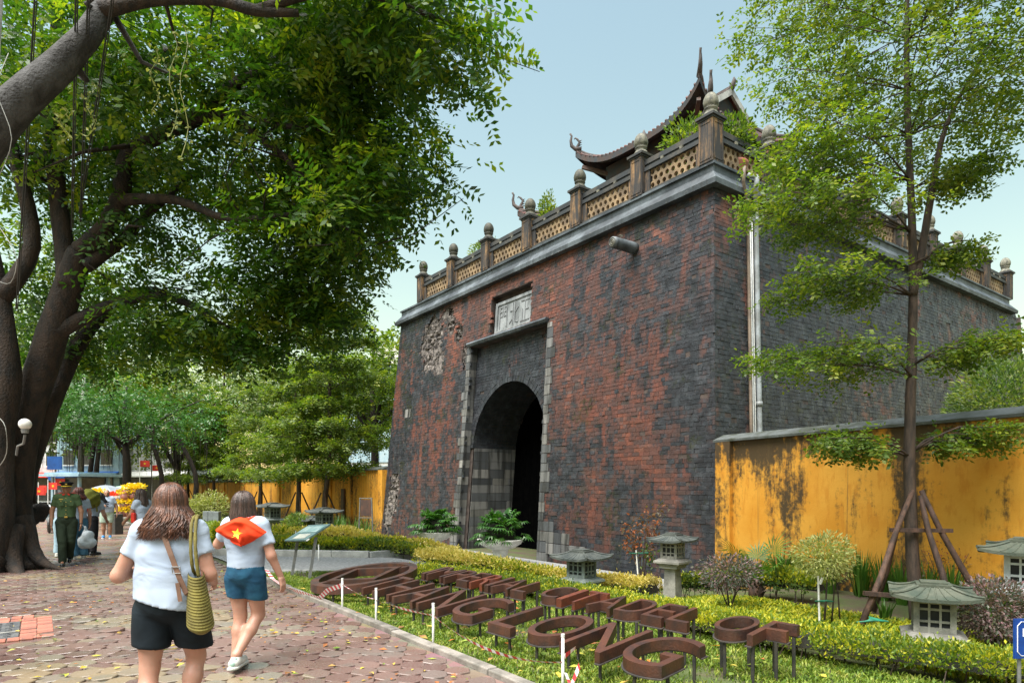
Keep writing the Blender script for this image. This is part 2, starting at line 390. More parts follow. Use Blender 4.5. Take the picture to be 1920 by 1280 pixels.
# manhole cover with its brick border
MAT['rust_brick'] = surf('rust_brick', (0.33, 0.11, 0.07), (0.20, 0.085, 0.065), 7, 0.7, 0.4, 0.25)
MAT['cast_iron'] = surf('cast_iron', (0.055, 0.058, 0.064), (0.11, 0.11, 0.11), 9, 0.45, 0.4, 0.1)
mx, my = W2(-9.525, -0.7)
mh = empty('manhole', (mx, my, 0), YAW, 'square cast-iron manhole cover with orange brick border in the pavement', 'manhole')
mb = MB(); mb.box((0, 0, -0.03), (1.04, 1.04, 0.06))
for i in range(9):
    for j in range(9): mb.box((-0.42 + i * 0.105, -0.42 + j * 0.105, 0.002), (0.05, 0.05, 0.01), (0, 0, R(45)))
mb.build('cover', MAT['cast_iron'], mh)
MB().box((0.2, 0, 0.004), (0.05, 1.0, 0.012)).build('lifting_bar', MAT['concrete'], mh)
def brick_at(x, y, a, L=0.2, B=0.1):
    o = MB().box((0, 0, 0), (L, B, 0.08)).build('brick', MAT['rust_brick'], mh, bevel=0.006); o.location = (x, y, -0.036 + random.uniform(-.004, .006)); o.rotation_euler = (0, 0, a + random.gauss(0, .02))
for i in range(8):
    brick_at(-0.78 + i * 0.222, 0.70, R(90), 0.13, 0.2) if False else None
for sgn in (-1, 1):
    for i in range(11): brick_at(sgn * 0.61 + sgn * (0.0), -0.60 + i * 0.12, 0, 0.17, 0.108)
    for i in range(11): brick_at(sgn * 0.80, -0.60 + i * 0.12, 0, 0.17, 0.108) if sgn < 0 else None
for i in range(12): brick_at(-0.62 + i * 0.112, 0.61, R(90), 0.15, 0.1)
for i in range(12): brick_at(-0.62 + i * 0.112, 0.765, R(90), 0.15, 0.1)

# ================================================================ GATE
gx, gy = W2(-8.95, 12.0)
gate = empty('citadel_gate', (gx, gy, 0), YAW, 'tall weathered brick citadel gate with arched doorway and grey cornice', 'gate')
Z0, Z1 = -0.6, 8.66; WID, DEP = 17.25, 20.9
def tt(z): return (z + 0.4) / 9
def F(s, d, z):                                             # front face: s along, d into the wall
    t = tt(z); return (-17.25 + 0.6 * t + (s + 17.25) / 17.25 * (17.25 - 1.15 * t), 0.65 * t + d, z)
def G(q, d, z):                                             # right side face: q along (0 front .. DEP back), d into the wall
    t = tt(z); return (-0.55 * t - d, 0.65 * t + q / DEP * (DEP - 1.3 * t), z)
def H(q, d, z):                                             # left side face
    t = tt(z); return (-17.25 + 0.6 * t + d, 0.65 * t + q / DEP * (DEP - 1.3 * t), z)
JL, JR, JT = -10.93, -6.33, 6.62                            # rectangular frame of the doorway
PX0, PX1, PZ0, PZ1 = -9.72, -7.28, 6.8, 8.12                # niche of the name tablet
AC, AR, AZ = -8.63, 2.12, 3.02                              # arch centre, radius, spring height

def brick_material(side=False):
    m, t = newmat('old_brick_side' if side else 'old_brick'); s = NT(t); r = s.rnd(); p = s.obj(gate); wp = p
    sep = s.n('SeparateXYZ'); s.l(p, sep.inputs[0])
    geo = s.n('NewGeometry'); 
    nrm = s.n('VectorTransform', vector_type='NORMAL', convert_from='WORLD', convert_to='OBJECT')
    # brick body: brown-red to orange, some burnt dark
    c = s.cramp(r, [(0.0, (0.022, 0.014, 0.014)), (0.2, (0.034, 0.010, 0.006)), (0.45, (0.088, 0.019, 0.007)), (0.68, (0.145, 0.030, 0.009)), (0.86, (0.20, 0.055, 0.022)), (1.0, (0.10, 0.07, 0.06))])
    # fresh orange faces where the skin came off
    raw = s.ramp(s.math('ADD', s.math('ADD', s.noise(p, 0.42, 6, 0.62), s.math('MULTIPLY', r, 0.10)), s.ramp(sep.outputs[2], 6.8, 8.4, 0.0, 0.05)), 0.55, 0.65)
    up_ = s.ramp(sep.outputs[2], 5.8, 8.2); c = s.mix(s.math('MULTIPLY', raw, 0.72), c, s.mix(up_, (0.14, 0.026, 0.008), (0.26, 0.082, 0.042)))
    dirt = s.ramp(s.noise(p, 1.9, 7, 0.72, sc3=(1.3, 1.3, 0.7)), 0.42, 0.66, 0, 0.68); c = s.mix(dirt, c, (0.018, 0.012, 0.010))
    # black weathering crust: big cloudy patches torn at brick scale, plus long runs of water from the cornice
    n1 = s.noise(p, 0.36, 9, 0.64, dist=0.45, sc3=(1.0, 1.0, 0.62))
    n2 = s.noise(p, 1.6, 6, 0.65)
    run = s.noise(p, 1.3, 5, 0.6, sc3=(2.4, 2.4, 0.13))
    zz = sep.outputs[2]
    right = s.ramp(sep.outputs[0], -2.0, -0.5, 0.0, 0.07)     # the crust is thicker towards the near corner
    lowl = s.ramp(sep.outputs[0], -11.5, -16.0, 0.0, 0.03)
    e = s.math('ADD', s.math('MULTIPLY', n1, 0.66), s.math('MULTIPLY', n2, 0.27))
    e = s.math('ADD', e, s.math('MULTIPLY', run, 0.30)); e = s.math('ADD', e, s.math('MULTIPLY', s.math('SUBTRACT', r, 0.25), 0.11))
    e = s.math('ADD', s.math('ADD', e, right), lowl)
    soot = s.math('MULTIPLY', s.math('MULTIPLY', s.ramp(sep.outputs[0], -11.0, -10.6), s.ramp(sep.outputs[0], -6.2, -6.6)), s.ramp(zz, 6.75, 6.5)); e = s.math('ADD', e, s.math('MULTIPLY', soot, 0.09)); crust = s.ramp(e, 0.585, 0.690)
    side = s.ramp(sep.outputs[0], -0.62, -0.3, 0.0, 0.0)
    cc = s.cramp(s.noise(p, 5, 6, 0.7), [(0.25, (0.003, 0.0035, 0.0038)), (0.5, (0.0098, 0.0104, 0.0104)), (0.74, (0.027, 0.028, 0.0275)), (0.9, (0.075, 0.078, 0.078))])
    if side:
        cc = s.cramp(s.noise(p, 3.5, 6, 0.7), [(0.25, (0.008, 0.010, 0.012)), (0.5, (0.026, 0.031, 0.037)), (0.7, (0.06, 0.068, 0.077)), (0.88, (0.14, 0.15, 0.16))]); c = s.mix(0.35, c, (0.17, 0.105, 0.095))  # paler blue-grey crust: wet sky sheen put into the colour
    c = s.mix(s.math('MULTIPLY', crust, 0.965), c, cc)
    # moss and pale lime specks
    moss = s.math('MULTIPLY', s.ramp(s.noise(p, 0.8, 7, 0.7), 0.53, 0.66), s.ramp(s.noise(p, 9, 4), 0.42, 0.58))
    c = s.mix(s.math('MULTIPLY', moss, 0.6), c, (0.032, 0.036, 0.010))
    lime = s.ramp(s.noise(p, 13, 5, 0.75), 0.66, 0.74); c = s.mix(s.math('MULTIPLY', lime, 0.28), c, (0.30, 0.28, 0.25))
    drip = s.math('MULTIPLY', s.ramp(s.noise(p, 3.2, 3, 0.5, sc3=(3.2, 3.2, 0.10)), 0.66, 0.74), s.ramp(s.noise(p, 0.5, 3), 0.5, 0.6))
    c = s.mix(s.math('MULTIPLY', drip, 0.85), c, (0.008, 0.008, 0.009))
    rough = s.ramp(s.noise(p, 2.6, 5), 0.35, 0.7, 0.42, 0.78)
    hgt = s.math('ADD', s.noise(p, 22, 6, 0.7), s.math('MULTIPLY', s.noise(p, 6, 4), 0.8))
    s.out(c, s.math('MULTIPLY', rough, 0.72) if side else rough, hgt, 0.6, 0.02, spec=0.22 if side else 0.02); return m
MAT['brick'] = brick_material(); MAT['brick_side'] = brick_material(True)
MAT['mortar'] = surf('mortar', (0.035, 0.026, 0.022), (0.075, 0.055, 0.047), 4, 0.9, 0.6, 0)
def ashlar():
    m, t = newmat('pale_stone'); s = NT(t); r = s.rnd(); p = s.obj(gate)
    c = s.cramp(r, [(0.0, (0.04, 0.043, 0.047)), (0.3, (0.10, 0.105, 0.11)), (0.6, (0.165, 0.163, 0.158)), (0.85, (0.25, 0.24, 0.225)), (1.0, (0.13, 0.127, 0.115))])
    st = s.noise(p, 1.5, 6, 0.6, sc3=(3, 3, 0.25)); c = s.mix(s.ramp(st, 0.42, 0.64, 0, 0.88), c, (0.022, 0.022, 0.02))
    c = s.mix(s.ramp(s.noise(p, 7, 6, 0.7), 0.55, 0.75, 0, 0.5), c, (0.09, 0.08, 0.06))
    s.out(c, 0.6, s.noise(p, 30, 5, 0.7), 0.4, 0.01); return m
MAT['ashlar'] = ashlar()
def cornice_mat():
    m, t = newmat('cornice_stone'); s = NT(t); p = s.obj(gate)
    c = s.mix(s.ramp(s.noise(p, 0.9, 7, 0.65), 0.35, 0.68), (0.022, 0.028, 0.034), (0.115, 0.135, 0.15))
    st = s.noise(p, 2.0, 5, 0.6, sc3=(3, 3, 0.3)); c = s.mix(s.ramp(st, 0.5, 0.72, 0, 0.8), c, (0.025, 0.027, 0.03))
    c = s.mix(s.ramp(s.noise(p, 6, 6, 0.75), 0.6, 0.72, 0, 0.35), c, (0.33, 0.32, 0.31))
    s.out(c, 0.55, s.noise(p, 20, 5, 0.7), 0.35, 0.015); return m
MAT['cornice'] = cornice_mat()
def ochre_mat():
    m, t = newmat('ochre_plaster_dark'); s = NT(t); p = s.obj(gate)
    c = s.mix(s.ramp(s.noise(p, 2.2, 7, 0.7), 0.40, 0.60), (0.26, 0.15, 0.065), (0.11, 0.07, 0.04))
    st = s.noise(p, 2.6, 6, 0.65, sc3=(3, 3, 0.35)); c = s.mix(s.ramp(st, 0.36, 0.54, 0, 0.95), c, (0.02, 0.021, 0.023))
    s.out(c, 0.75, s.noise(p, 30, 5, 0.7), 0.3, 0.01); return m
MAT['ochre'] = ochre_mat()
MAT['lattice'] = surf('lattice', (0.33, 0.225, 0.12), (0.13, 0.09, 0.055), 1.6, 0.7, 0.3, 0.12)
MAT['rail'] = surf('rail', (0.022, 0.025, 0.028), (0.09, 0.075, 0.055), 2.0, 0.6, 0.3, 0.1, lo=0.45, hi=0.75)
MAT['finial'] = surf('finial', (0.19, 0.18, 0.135), (0.045, 0.045, 0.035), 9, 0.7, 0.6, 0.25)
MAT['finial_dark'] = surf('finial_dark', (0.075, 0.07, 0.042), (0.02, 0.022, 0.018), 9, 0.7, 0.6, 0.25)
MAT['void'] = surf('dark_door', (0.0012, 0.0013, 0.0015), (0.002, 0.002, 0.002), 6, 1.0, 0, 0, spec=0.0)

PIT = [(-14.1, 7.25, 0.95, 1.15), (-13.4, 6.4, 0.45, 0.5), (-12.55, 7.7, 0.34, 0.35), (-11.9, 7.3, 0.28, 0.4), (-11.35, 6.35, 0.22, 0.5), (-12.9, 8.2, 0.55, 0.25), (-16.4, 1.3, 0.5, 1.0), (-16.75, 0.5, 0.4, 0.8)]
def in_pit(s, z, k=1.0):
    for a, b, c, d in PIT:
        w = 1 + 0.25 * math.sin(7 * s + 3 * z) * math.cos(5 * z - 2 * s)
        if ((s - a) / c) ** 2 + ((z - b) / d) ** 2 < k * w: return True
    return False
# --- core of the wall (mortar) 3 cm behind the brick faces
mb = MB(); D = 0.03
def slab(fn, s0, s1, z0, z1, d, mi=0, nz=6):
    mb.grid(lambda a, b: fn(s0 + (s1 - s0) * a, d, z0 + (z1 - z0) * b), max(1, int(abs(s1 - s0) / 2)), nz, mi)
D = 0.010
nsx, nzx = 52, 76
for a in range(nsx):
    for b in range(nzx):
        s0, s1 = -17.22 + (JL + 17.22) * a / nsx, -17.22 + (JL + 17.22) * (a + 1) / nsx; z0, z1 = Z0 + (Z1 - Z0) * b / nzx, Z0 + (Z1 - Z0) * (b + 1) / nzx
        if not in_pit((s0 + s1) / 2, (z0 + z1) / 2, .95): mb.add([F(s0, D, z0), F(s1, D, z0), F(s1, D, z1), F(s0, D, z1)], [(0, 1, 2, 3)])
slab(F, JR, -0.03, Z0, Z1, D); slab(F, JL, PX0, JT, Z1, D); slab(F, PX1, JR, JT, Z1, D); slab(F, PX0, PX1, JT, PZ0, D, nz=1); slab(F, PX0, PX1, PZ1, Z1, D, nz=1)
slab(G, 0.0, DEP, Z0, Z1, D); slab(H, DEP, 0, Z0, Z1, D)
mb.grid(lambda a, b: F(-17.2 + 17.17 * a, DEP - 1.3 * 0.5, Z0 + (Z1 - Z0) * b), 4, 2)
mb.add([F(-17.2, 0.05, Z1), F(-0.05, 0.05, Z1), (-0.6, DEP - 0.7, Z1), (-16.6, DEP - 0.7, Z1)], [(0, 1, 2, 3)])
# reveals of the frame
RD = 0.30
for sJ, sg in ((JL, 1), (JR, -1)):
    mb.grid(lambda a, b: F(sJ, D + (RD - D) * a, Z0 + (JT - Z0) * b), 1, 4)
mb.grid(lambda a, b: F(JL + (JR - JL) * a, D + (RD - D) * b, JT), 2, 1)
# recessed panel round the arch
NA = 28
arc = [(AC - AR * math.cos(math.pi * i / NA), AZ + AR * math.sin(math.pi * i / NA)) for i in range(NA + 1)]
for (s0, z0), (s1, z1) in zip(arc[:-1], arc[1:]):
    mb.add([F(s0, RD, z0), F(s1, RD, z1), F(s1, RD, JT), F(s0, RD, JT)], [(0, 1, 2, 3)])
mb.add([F(JL, RD, Z0), F(AC - AR, RD, Z0), F(AC - AR, RD, JT), F(JL, RD, JT)], [(0, 1, 2, 3)])
mb.add([F(AC + AR, RD, Z0), F(JR, RD, Z0), F(JR, RD, JT), F(AC + AR, RD, JT)], [(0, 1, 2, 3)])
wall = mb.build('wall', MAT['mortar'], gate)

# --- bricks
def courses(fn, s_lo, s_hi, z_lo, z_hi, skip, d0, ch=0.104, Ls=(0.28, 0.26, 0.24, 0.20, 0.14, 0.12)):
    out = []; z = z_lo; k = 0
    while z < z_hi - 0.02:
        h = ch * random.uniform(0.84, 1.14); s = s_lo - random.uniform(0, 0.3)
        while s < s_hi:
            L = random.choice(Ls) * random.uniform(0.88, 1.12); a, b = max(s, s_lo), min(s + L, s_hi)
            if b - a > 0.06 and random.random() > 0.010 and not skip((a + b) / 2, z + h / 2):
                dj = d0 + random.gauss(-0.001, 0.0024)
                q = random.random()
                if q < 0.05: dj += random.uniform(0.005, 0.012)
                elif q < 0.08: dj -= random.uniform(0.004, 0.010)
                out.append((fn, a + 0.0022, b - 0.0022, z + 0.0018, min(z + h - 0.0018, z_hi), dj))
            s += L
        z += h
    return out
PX0, PX1, PZ0, PZ1 = -9.72, -7.28, 6.8, 8.12                # niche of the name tablet
def skip_front(s, z):
    if JL - 0.02 < s < JR + 0.02 and z < JT + 0.16: return True
    if PX0 - 0.02 < s < PX1 + 0.02 and PZ0 < z < PZ1: return True
    if math.hypot(s + 2.62, z - 7.85) < 0.20: return True
    return in_pit(s, z)
br = courses(F, -17.25, 0.0, Z0, Z1 - 0.01, skip_front, 0.0)
def skip_spandrel(s, z): return math.hypot(s - AC, max(z - AZ, 0)) < AR + 0.26 or z < AZ - 0.5
br += courses(F, JL, JR, 2.5, JT - 0.02, skip_spandrel, RD - 0.02)
br += courses(G, 0.0, DEP, Z0, Z1 - 0.01, lambda s, z: (s > 5 and z < 1.2), 0.0)
br += courses(H, 0.0, 3.0, Z0, Z1 - 0.01, lambda s, z: False, 0.0)
ca, sa = math.cos(YAW), math.sin(YAW)
def gworld(p): return (gx + p[0] * ca - p[1] * sa, gy + p[0] * sa + p[1] * ca, p[2])
def bdist_(b):
    X, Y, Z = gworld(b[0]((b[1] + b[2]) / 2, b[5], (b[3] + b[4]) / 2)); px = 960 + 1225 * X / Y
    big = (b[2] - b[1])
    ok = b[0] is F and Z > 0.75 and px < 1340 and big > 0.17 and b[5] < 0.2
    return (0 if ok else 1, math.hypot(X, Y))
br.sort(key=bdist_)
def brick_verts(b):
    fn, a, c, z0, z1, d = b; j = lambda: random.uniform(-0.0045, 0.0045); V = []
    for dd, g in ((d + 0.006, 0.0), (d, 0.004)):
        V += [fn(a + g + j(), dd + j(), z0 + g + j()), fn(c - g + j(), dd + j(), z0 + g + j()), fn(c - g + j(), dd + j(), z1 - g + j()), fn(a + g + j(), dd + j(), z1 - g + j())]
    B = [fn(a, d + 0.075, z0), fn(c, d + 0.075, z0), fn(c, d + 0.075, z1), fn(a, d + 0.075, z1)]
    return V + B
BF = [(8, 9, 1, 0), (9, 10, 2, 1), (10, 11, 3, 2), (11, 8, 0, 3), (0, 1, 5, 4), (1, 2, 6, 5), (2, 3, 7, 6), (3, 0, 4, 7), (4, 5, 6, 7)]
for b in br[:300]:
    me = bpy.data.meshes.new('brick'); V = brick_verts(b); me.from_pydata(V, [], BF); me.materials.append(MAT['brick'])
    o = bpy.data.objects.new('brick', me); COL.objects.link(o); o.parent = wall
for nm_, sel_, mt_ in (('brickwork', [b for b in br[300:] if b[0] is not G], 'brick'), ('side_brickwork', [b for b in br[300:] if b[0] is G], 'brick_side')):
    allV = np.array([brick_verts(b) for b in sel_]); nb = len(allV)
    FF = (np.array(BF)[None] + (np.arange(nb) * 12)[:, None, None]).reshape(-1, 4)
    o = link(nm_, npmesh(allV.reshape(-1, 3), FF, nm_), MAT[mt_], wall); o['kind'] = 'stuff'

# --- crumbled hollows in the wall face
MAT['rubble'] = surf('rubble', (0.22, 0.19, 0.17), (0.035, 0.03, 0.028), 7.0, 0.9, 0.9, 0, bdist=0.03)
from mathutils import noise as mnoise
for (a, b, c, d) in PIT:
    n = 44; mb = MB()
    def pf(i, j):
        s = a + (i * 2 - 1) * c * 1.25; z = b + (j * 2 - 1) * d * 1.25
        r2 = ((s - a) / c) ** 2 + ((z - b) / d) ** 2
        dep = 0.03 + 0.08 * max(0, 1 - r2) ** 0.6
        nz = mnoise.fractal(Vector((s * 5.5, z * 5.5, a)), 0.7, 2.1, 4) * 0.12 + mnoise.cell(Vector((s * 9, z * 12, b))) * 0.05
        return F(s, max(0.022, dep + nz * max(0.1, 1 - 0.7 * r2)), min(z, Z1 - 0.02))
    mb.grid(pf, n, n)
    mb.build('crumbled_hollow', MAT['rubble'], wall)

# --- corner stones of the doorway frame
for sd, sJ in ((-1, JL), (1, JR)):
    z = Z0; k = 0
    while z < JT - 0.05:
        h = random.uniform(0.24, 0.33); h = min(h, JT - z); wq = random.choice((0.22, 0.25, 0.28, 0.34, 0.42)) if z > 0.4 else random.choice((0.5, 0.7))
        s0, s1 = (sJ - wq, sJ) if sd < 0 else (sJ, sJ + wq)
        V = [F(s0, 0.06, z + .004), F(s1, 0.06, z + .004), F(s1, 0.06, z + h - .004), F(s0, 0.06, z + h - .004)]
        d = -0.016 + random.uniform(-.006, .006); g = 0.006
        V += [F(s0 + g, d, z + g + .004), F(s1 - g * 0, d, z + g + .004), F(s1 - g * 0, d, z + h - g - .004), F(s0 + g, d, z + h - g - .004)]
        # the return of the stone into the reveal
        e = RD - 0.03; sr = sJ - sd * 0.0
        mbq = MB().add(V, [(0, 1, 5, 4), (1, 2, 6, 5), (2, 3, 7, 6), (3, 0, 4, 7), (4, 5, 6, 7)])
        dd = -sd * 0.018
        mbq.add([F(sJ + dd, d, z + .004), F(sJ + dd, e, z + .004), F(sJ + dd, e, z + h - .004), F(sJ + dd, d, z + h - .004), F(sJ, d, z + .004), F(sJ, d, z + h - .004)], [(0, 1, 2, 3), (0, 3, 5, 4)])
        mbq.build('corner_stone', MAT['ashlar'], wall); z += h; k += 1
# foot stones right of the doorway
for i in range(5):
    s0 = JR + 0.42 + i * 0.34
    for zz in (-0.3, 0.02):
        if zz > 0 and i > 2: continue
        V = [F(s0, 0.04, zz), F(s0 + .33, 0.04, zz), F(s0 + .33, 0.04, zz + .31), F(s0, 0.04, zz + .31), F(s0 + .005, -0.03, zz + .005), F(s0 + .325, -0.03, zz + .005), F(s0 + .325, -0.03, zz + .305), F(s0 + .005, -0.03, zz + .305)]
        MB().add(V, [(0, 1, 5, 4), (1, 2, 6, 5), (2, 3, 7, 6), (3, 0, 4, 7), (4, 5, 6, 7)]).build('foot_stone', MAT['ashlar'], wall)
# small pale inset block far left
for i, (s0, w_, h_) in enumerate(((-15.95, 0.26, 0.34), (-15.55, 0.12, 0.34))):
    V = [F(s0, 0.04, 4.5), F(s0 + w_, 0.04, 4.5), F(s0 + w_, 0.04, 4.5 + h_), F(s0, 0.04, 4.5 + h_), F(s0, -0.03, 4.5), F(s0 + w_, -0.03, 4.5), F(s0 + w_, -0.03, 4.5 + h_), F(s0, -0.03, 4.5 + h_)]
    MB().add(V, [(0, 1, 5, 4), (1, 2, 6, 5), (2, 3, 7, 6), (3, 0, 4, 7), (4, 5, 6, 7)]).build('inset_block', MAT['ashlar'], wall)

# --- arch ring of bricks on end
arch = MB().box((AC, 0, -5), (.01, .01, .01)).build('arch', MAT['mortar'], gate) if False else empty('arch', (0, 0, 0), parent=gate)
NV = 44
for ring, (r0, r1) in enumerate(((AR - 0.005, AR + 0.15), (AR + 0.155, AR + 0.29))):
    for i in range(NV):
        a0, a1 = math.pi * (i + 0.05) / NV, math.pi * (i + 0.95) / NV; dj = RD - 0.05 + random.uniform(-.008, .012)
        P = [(AC - r * math.cos(a), AZ + r * math.sin(a)) for r, a in ((r0, a0), (r1, a0), (r1, a1), (r0, a1))]
        V = [F(s, RD + 0.05, z) for s, z in P] + [F(s, dj, z) for s, z in P]
        MB().add(V, [(0, 1, 5, 4), (1, 2, 6, 5), (2, 3, 7, 6), (3, 0, 4, 7), (4, 5, 6, 7)]).build('arch_brick', MAT['brick'], arch)
# --- vault: brick tunnel above, stone blocks below, closed by a black door
VD = 2.15
MAT['vault'] = surf('vault_brick', (0.075, 0.05, 0.042), (0.03, 0.026, 0.024), 2.2, 0.8, 0.8, 0)
mb = MB()
mb.grid(lambda a, b: F(AC - AR * math.cos(math.pi * a), RD + 0.045 + (VD - RD) * b, AZ + AR * math.sin(math.pi * a)), 28, 2)
for sg in (-1, 1): mb.grid(lambda a, b: F(AC + sg * AR, RD + 0.045 + (VD - RD) * a, Z0 + (AZ - Z0) * b), 2, 2)
vault = mb.build('vault', MAT['vault'], gate, True)
def vault_bricks():
    out = []
    for i in range(56):
        a0, a1 = math.pi * (i + .05) / 56, math.pi * (i + .95) / 56; dd = RD + 0.06 - random.uniform(0, .2)
        while dd < VD:
            L = 0.3; d1 = min(dd + L - .01, VD); dd0 = max(dd, RD + .05); r = AR - 0.012 + random.gauss(0, .005)
            if d1 - dd0 > .05:
                P = [(AC - r * math.cos(a), AZ + r * math.sin(a)) for a in (a0, a1)]
                out.append([F(P[0][0], dd0, P[0][1]), F(P[1][0], dd0, P[1][1]), F(P[1][0], d1, P[1][1]), F(P[0][0], d1, P[0][1])])
            dd += L
    return out
vb = np.array(vault_bricks()); o = link('vault_brickwork', npmesh(vb.reshape(-1, 3), np.arange(len(vb) * 4).reshape(-1, 4), 'vb'), MAT['brick'], vault); o['kind'] = 'stuff'
for sg in (-1, 1):
    z = Z0
    while z < AZ - 0.05:
        h = min(random.uniform(0.24, 0.34), AZ - z); dd = RD + 0.04
        while dd < VD - 0.05:
            L = random.uniform(0.5, 0.95); d1 = min(dd + L, VD); s0 = AC + sg * AR; s1 = s0 - sg * random.uniform(.015, .03)
            Q = [F(s1, dd + .005, z + .005), F(s1, d1 - .005, z + .005), F(s1, d1 - .005, z + h - .005), F(s1, dd + .005, z + h - .005)]
            Q += [F(s0, dd, z), F(s0, d1, z), F(s0, d1, z + h), F(s0, dd, z + h)]
            MB().add(Q, [(0, 1, 2, 3), (0, 4, 5, 1), (1, 5, 6, 2), (2, 6, 7, 3), (3, 7, 4, 0)]).build('stone_block', MAT['ashlar'], vault); dd = d1
        z += h
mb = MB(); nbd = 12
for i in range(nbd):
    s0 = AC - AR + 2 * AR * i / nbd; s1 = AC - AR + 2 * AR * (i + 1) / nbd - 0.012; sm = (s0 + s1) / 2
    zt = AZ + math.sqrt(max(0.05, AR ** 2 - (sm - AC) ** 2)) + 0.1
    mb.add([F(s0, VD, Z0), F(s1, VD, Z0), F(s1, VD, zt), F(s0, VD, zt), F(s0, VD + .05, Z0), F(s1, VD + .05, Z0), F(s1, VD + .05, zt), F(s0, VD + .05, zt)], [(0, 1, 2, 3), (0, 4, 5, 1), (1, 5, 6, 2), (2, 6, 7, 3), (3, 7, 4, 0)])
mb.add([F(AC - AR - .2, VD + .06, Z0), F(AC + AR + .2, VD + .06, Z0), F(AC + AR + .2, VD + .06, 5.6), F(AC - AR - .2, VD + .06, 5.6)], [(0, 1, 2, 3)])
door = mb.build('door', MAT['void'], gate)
# --- lintel ledge
mb = MB()
Q = [F(JL - 0.12, -0.10, JT + .01), F(JR + 0.0, -0.10, JT + .01), F(JR + 0.0, 0.28, JT + .01), F(JL - .12, 0.28, JT + .01), F(JL - 0.14, -0.15, JT + .09), F(JR + .02, -0.15, JT + .09), F(JR + .02, 0.28, JT + .09), F(JL - .14, 0.28, JT + .09), F(JL - 0.14, -0.12, JT + .15), F(JR + .02, -0.12, JT + .15), F(JR + .02, 0.1, JT + .18), F(JL - .14, 0.1, JT + .18)]
mb.add(Q, [(3, 2, 1, 0), (0, 1, 5, 4), (1, 2, 6, 5), (3, 0, 4, 7), (4, 5, 9, 8), (8, 9, 10, 11), (5, 6, 10, 9), (7, 4, 8, 11)])
mb.build('lintel', MAT['cornice'], gate)
# --- name tablet with its three carved characters
mb = MB()
q = lambda a, d, z: F(a, d, z)
ND = 0.24
mb.add([q(PX0, ND, PZ0), q(PX1, ND, PZ0), q(PX1, ND, PZ1), q(PX0, ND, PZ1)], [(0, 1, 2, 3)])
for s_ in (PX0, PX1): mb.add([q(s_, -.005, PZ0), q(s_, ND, PZ0), q(s_, ND, PZ1), q(s_, -.005, PZ1)], [(0, 1, 2, 3)])
mb.add([q(PX0, -.005, PZ1), q(PX1, -.005, PZ1), q(PX1, ND, PZ1), q(PX0, ND, PZ1)], [(0, 1, 2, 3)])
mb.build('niche', MAT['mortar'], gate)
MAT['tablet'] = surf('tablet_stone', (0.27, 0.285, 0.29), (0.13, 0.14, 0.142), 2.5, 0.6, 0.3, 0, sc3=(2, 2, .6))
T0, T1, TZ0, TZ1 = PX0 + .14, PX1 - .04, PZ0 + .02, PZ1 - .22
mb = MB()
def bx(m, s0, s1, z0, z1, d0, d1):
    V = [q(s0, d0, z0), q(s1, d0, z0), q(s1, d0, z1), q(s0, d0, z1), q(s0, d1, z0), q(s1, d1, z0), q(s1, d1, z1), q(s0, d1, z1)]
    m.add(V, [(0, 1, 2, 3), (0, 4, 5, 1), (1, 5, 6, 2), (2, 6, 7, 3), (3, 7, 4, 0)])
bx(mb, T0, T1, TZ0, TZ1, 0.14, ND + .01)
for s0, s1, z0, z1 in ((T0, T0 + .13, TZ0, TZ1), (T1 - .13, T1, TZ0, TZ1), (T0 + .131, T1 - .131, TZ0, TZ0 + .1), (T0 + .131, T1 - .131, TZ1 - .1, TZ1)): bx(mb, s0, s1, z0, z1, 0.105, 0.145)
tablet = mb.build('name_tablet', MAT['tablet'], gate)
MAT['carving'] = surf('carved_stone', (0.22, 0.23, 0.235), (0.13, 0.135, 0.14), 5, 0.6, 0.2, 0)
GL = {  # strokes in a unit square (x0,y0,x1,y1)
 '正': [(.1, .9, .9, .9), (.5, .9, .5, .1), (.52, .52, .85, .52), (.25, .55, .25, .1), (.05, .08, .95, .08)],
 '北': [(.38, .95, .38, .1), (.1, .65, .36, .65), (.05, .15, .36, .32), (.62, .95, .62, .2), (.64, .55, .92, .72), (.62, .18, .95, .12), (.95, .12, .95, .3)],
 '門': [(.12, .95, .12, .05), (.12, .93, .42, .93), (.42, .93, .42, .52), (.14, .74, .42, .74), (.14, .54, .42, .54), (.88, .95, .88, .08), (.58, .93, .88, .93), (.58, .93, .58, .52), (.58, .74, .86, .74), (.58, .54, .86, .54), (.88, .08, .76, .14)]}
cw = (T1 - T0 - .34) / 3
for k, ch in enumerate('門北正'):
    mb = MB(); sx = T0 + .17 + k * cw; zy = TZ0 + .14; ch_h = TZ1 - TZ0 - .28
    for (a, b, c, d) in GL[ch]:
        p0 = (sx + .06 * cw + a * cw * .85, zy + b * ch_h); p1 = (sx + .06 * cw + c * cw * .85, zy + d * ch_h)
        dxx, dzz = p1[0] - p0[0], p1[1] - p0[1]; Ln = math.hypot(dxx, dzz); nxx, nzz = -dzz / Ln * .016, dxx / Ln * .016; ex, ez = dxx / Ln * .015, dzz / Ln * .015
        pts = [(p0[0] - ex + nxx, p0[1] - ez + nzz), (p0[0] - ex - nxx, p0[1] - ez - nzz), (p1[0] + ex - nxx, p1[1] + ez - nzz), (p1[0] + ex + nxx, p1[1] + ez + nzz)]
        dd = 0.118 + random.uniform(-.004, .004)
        V = [q(s, dd, z) for s, z in pts] + [q(s, .145, z) for s, z in pts]
        mb.add(V, [(0, 1, 2, 3), (0, 4, 5, 1), (1, 5, 6, 2), (2, 6, 7, 3), (3, 7, 4, 0)])
    mb.build('carved_character', MAT['carving'], tablet)

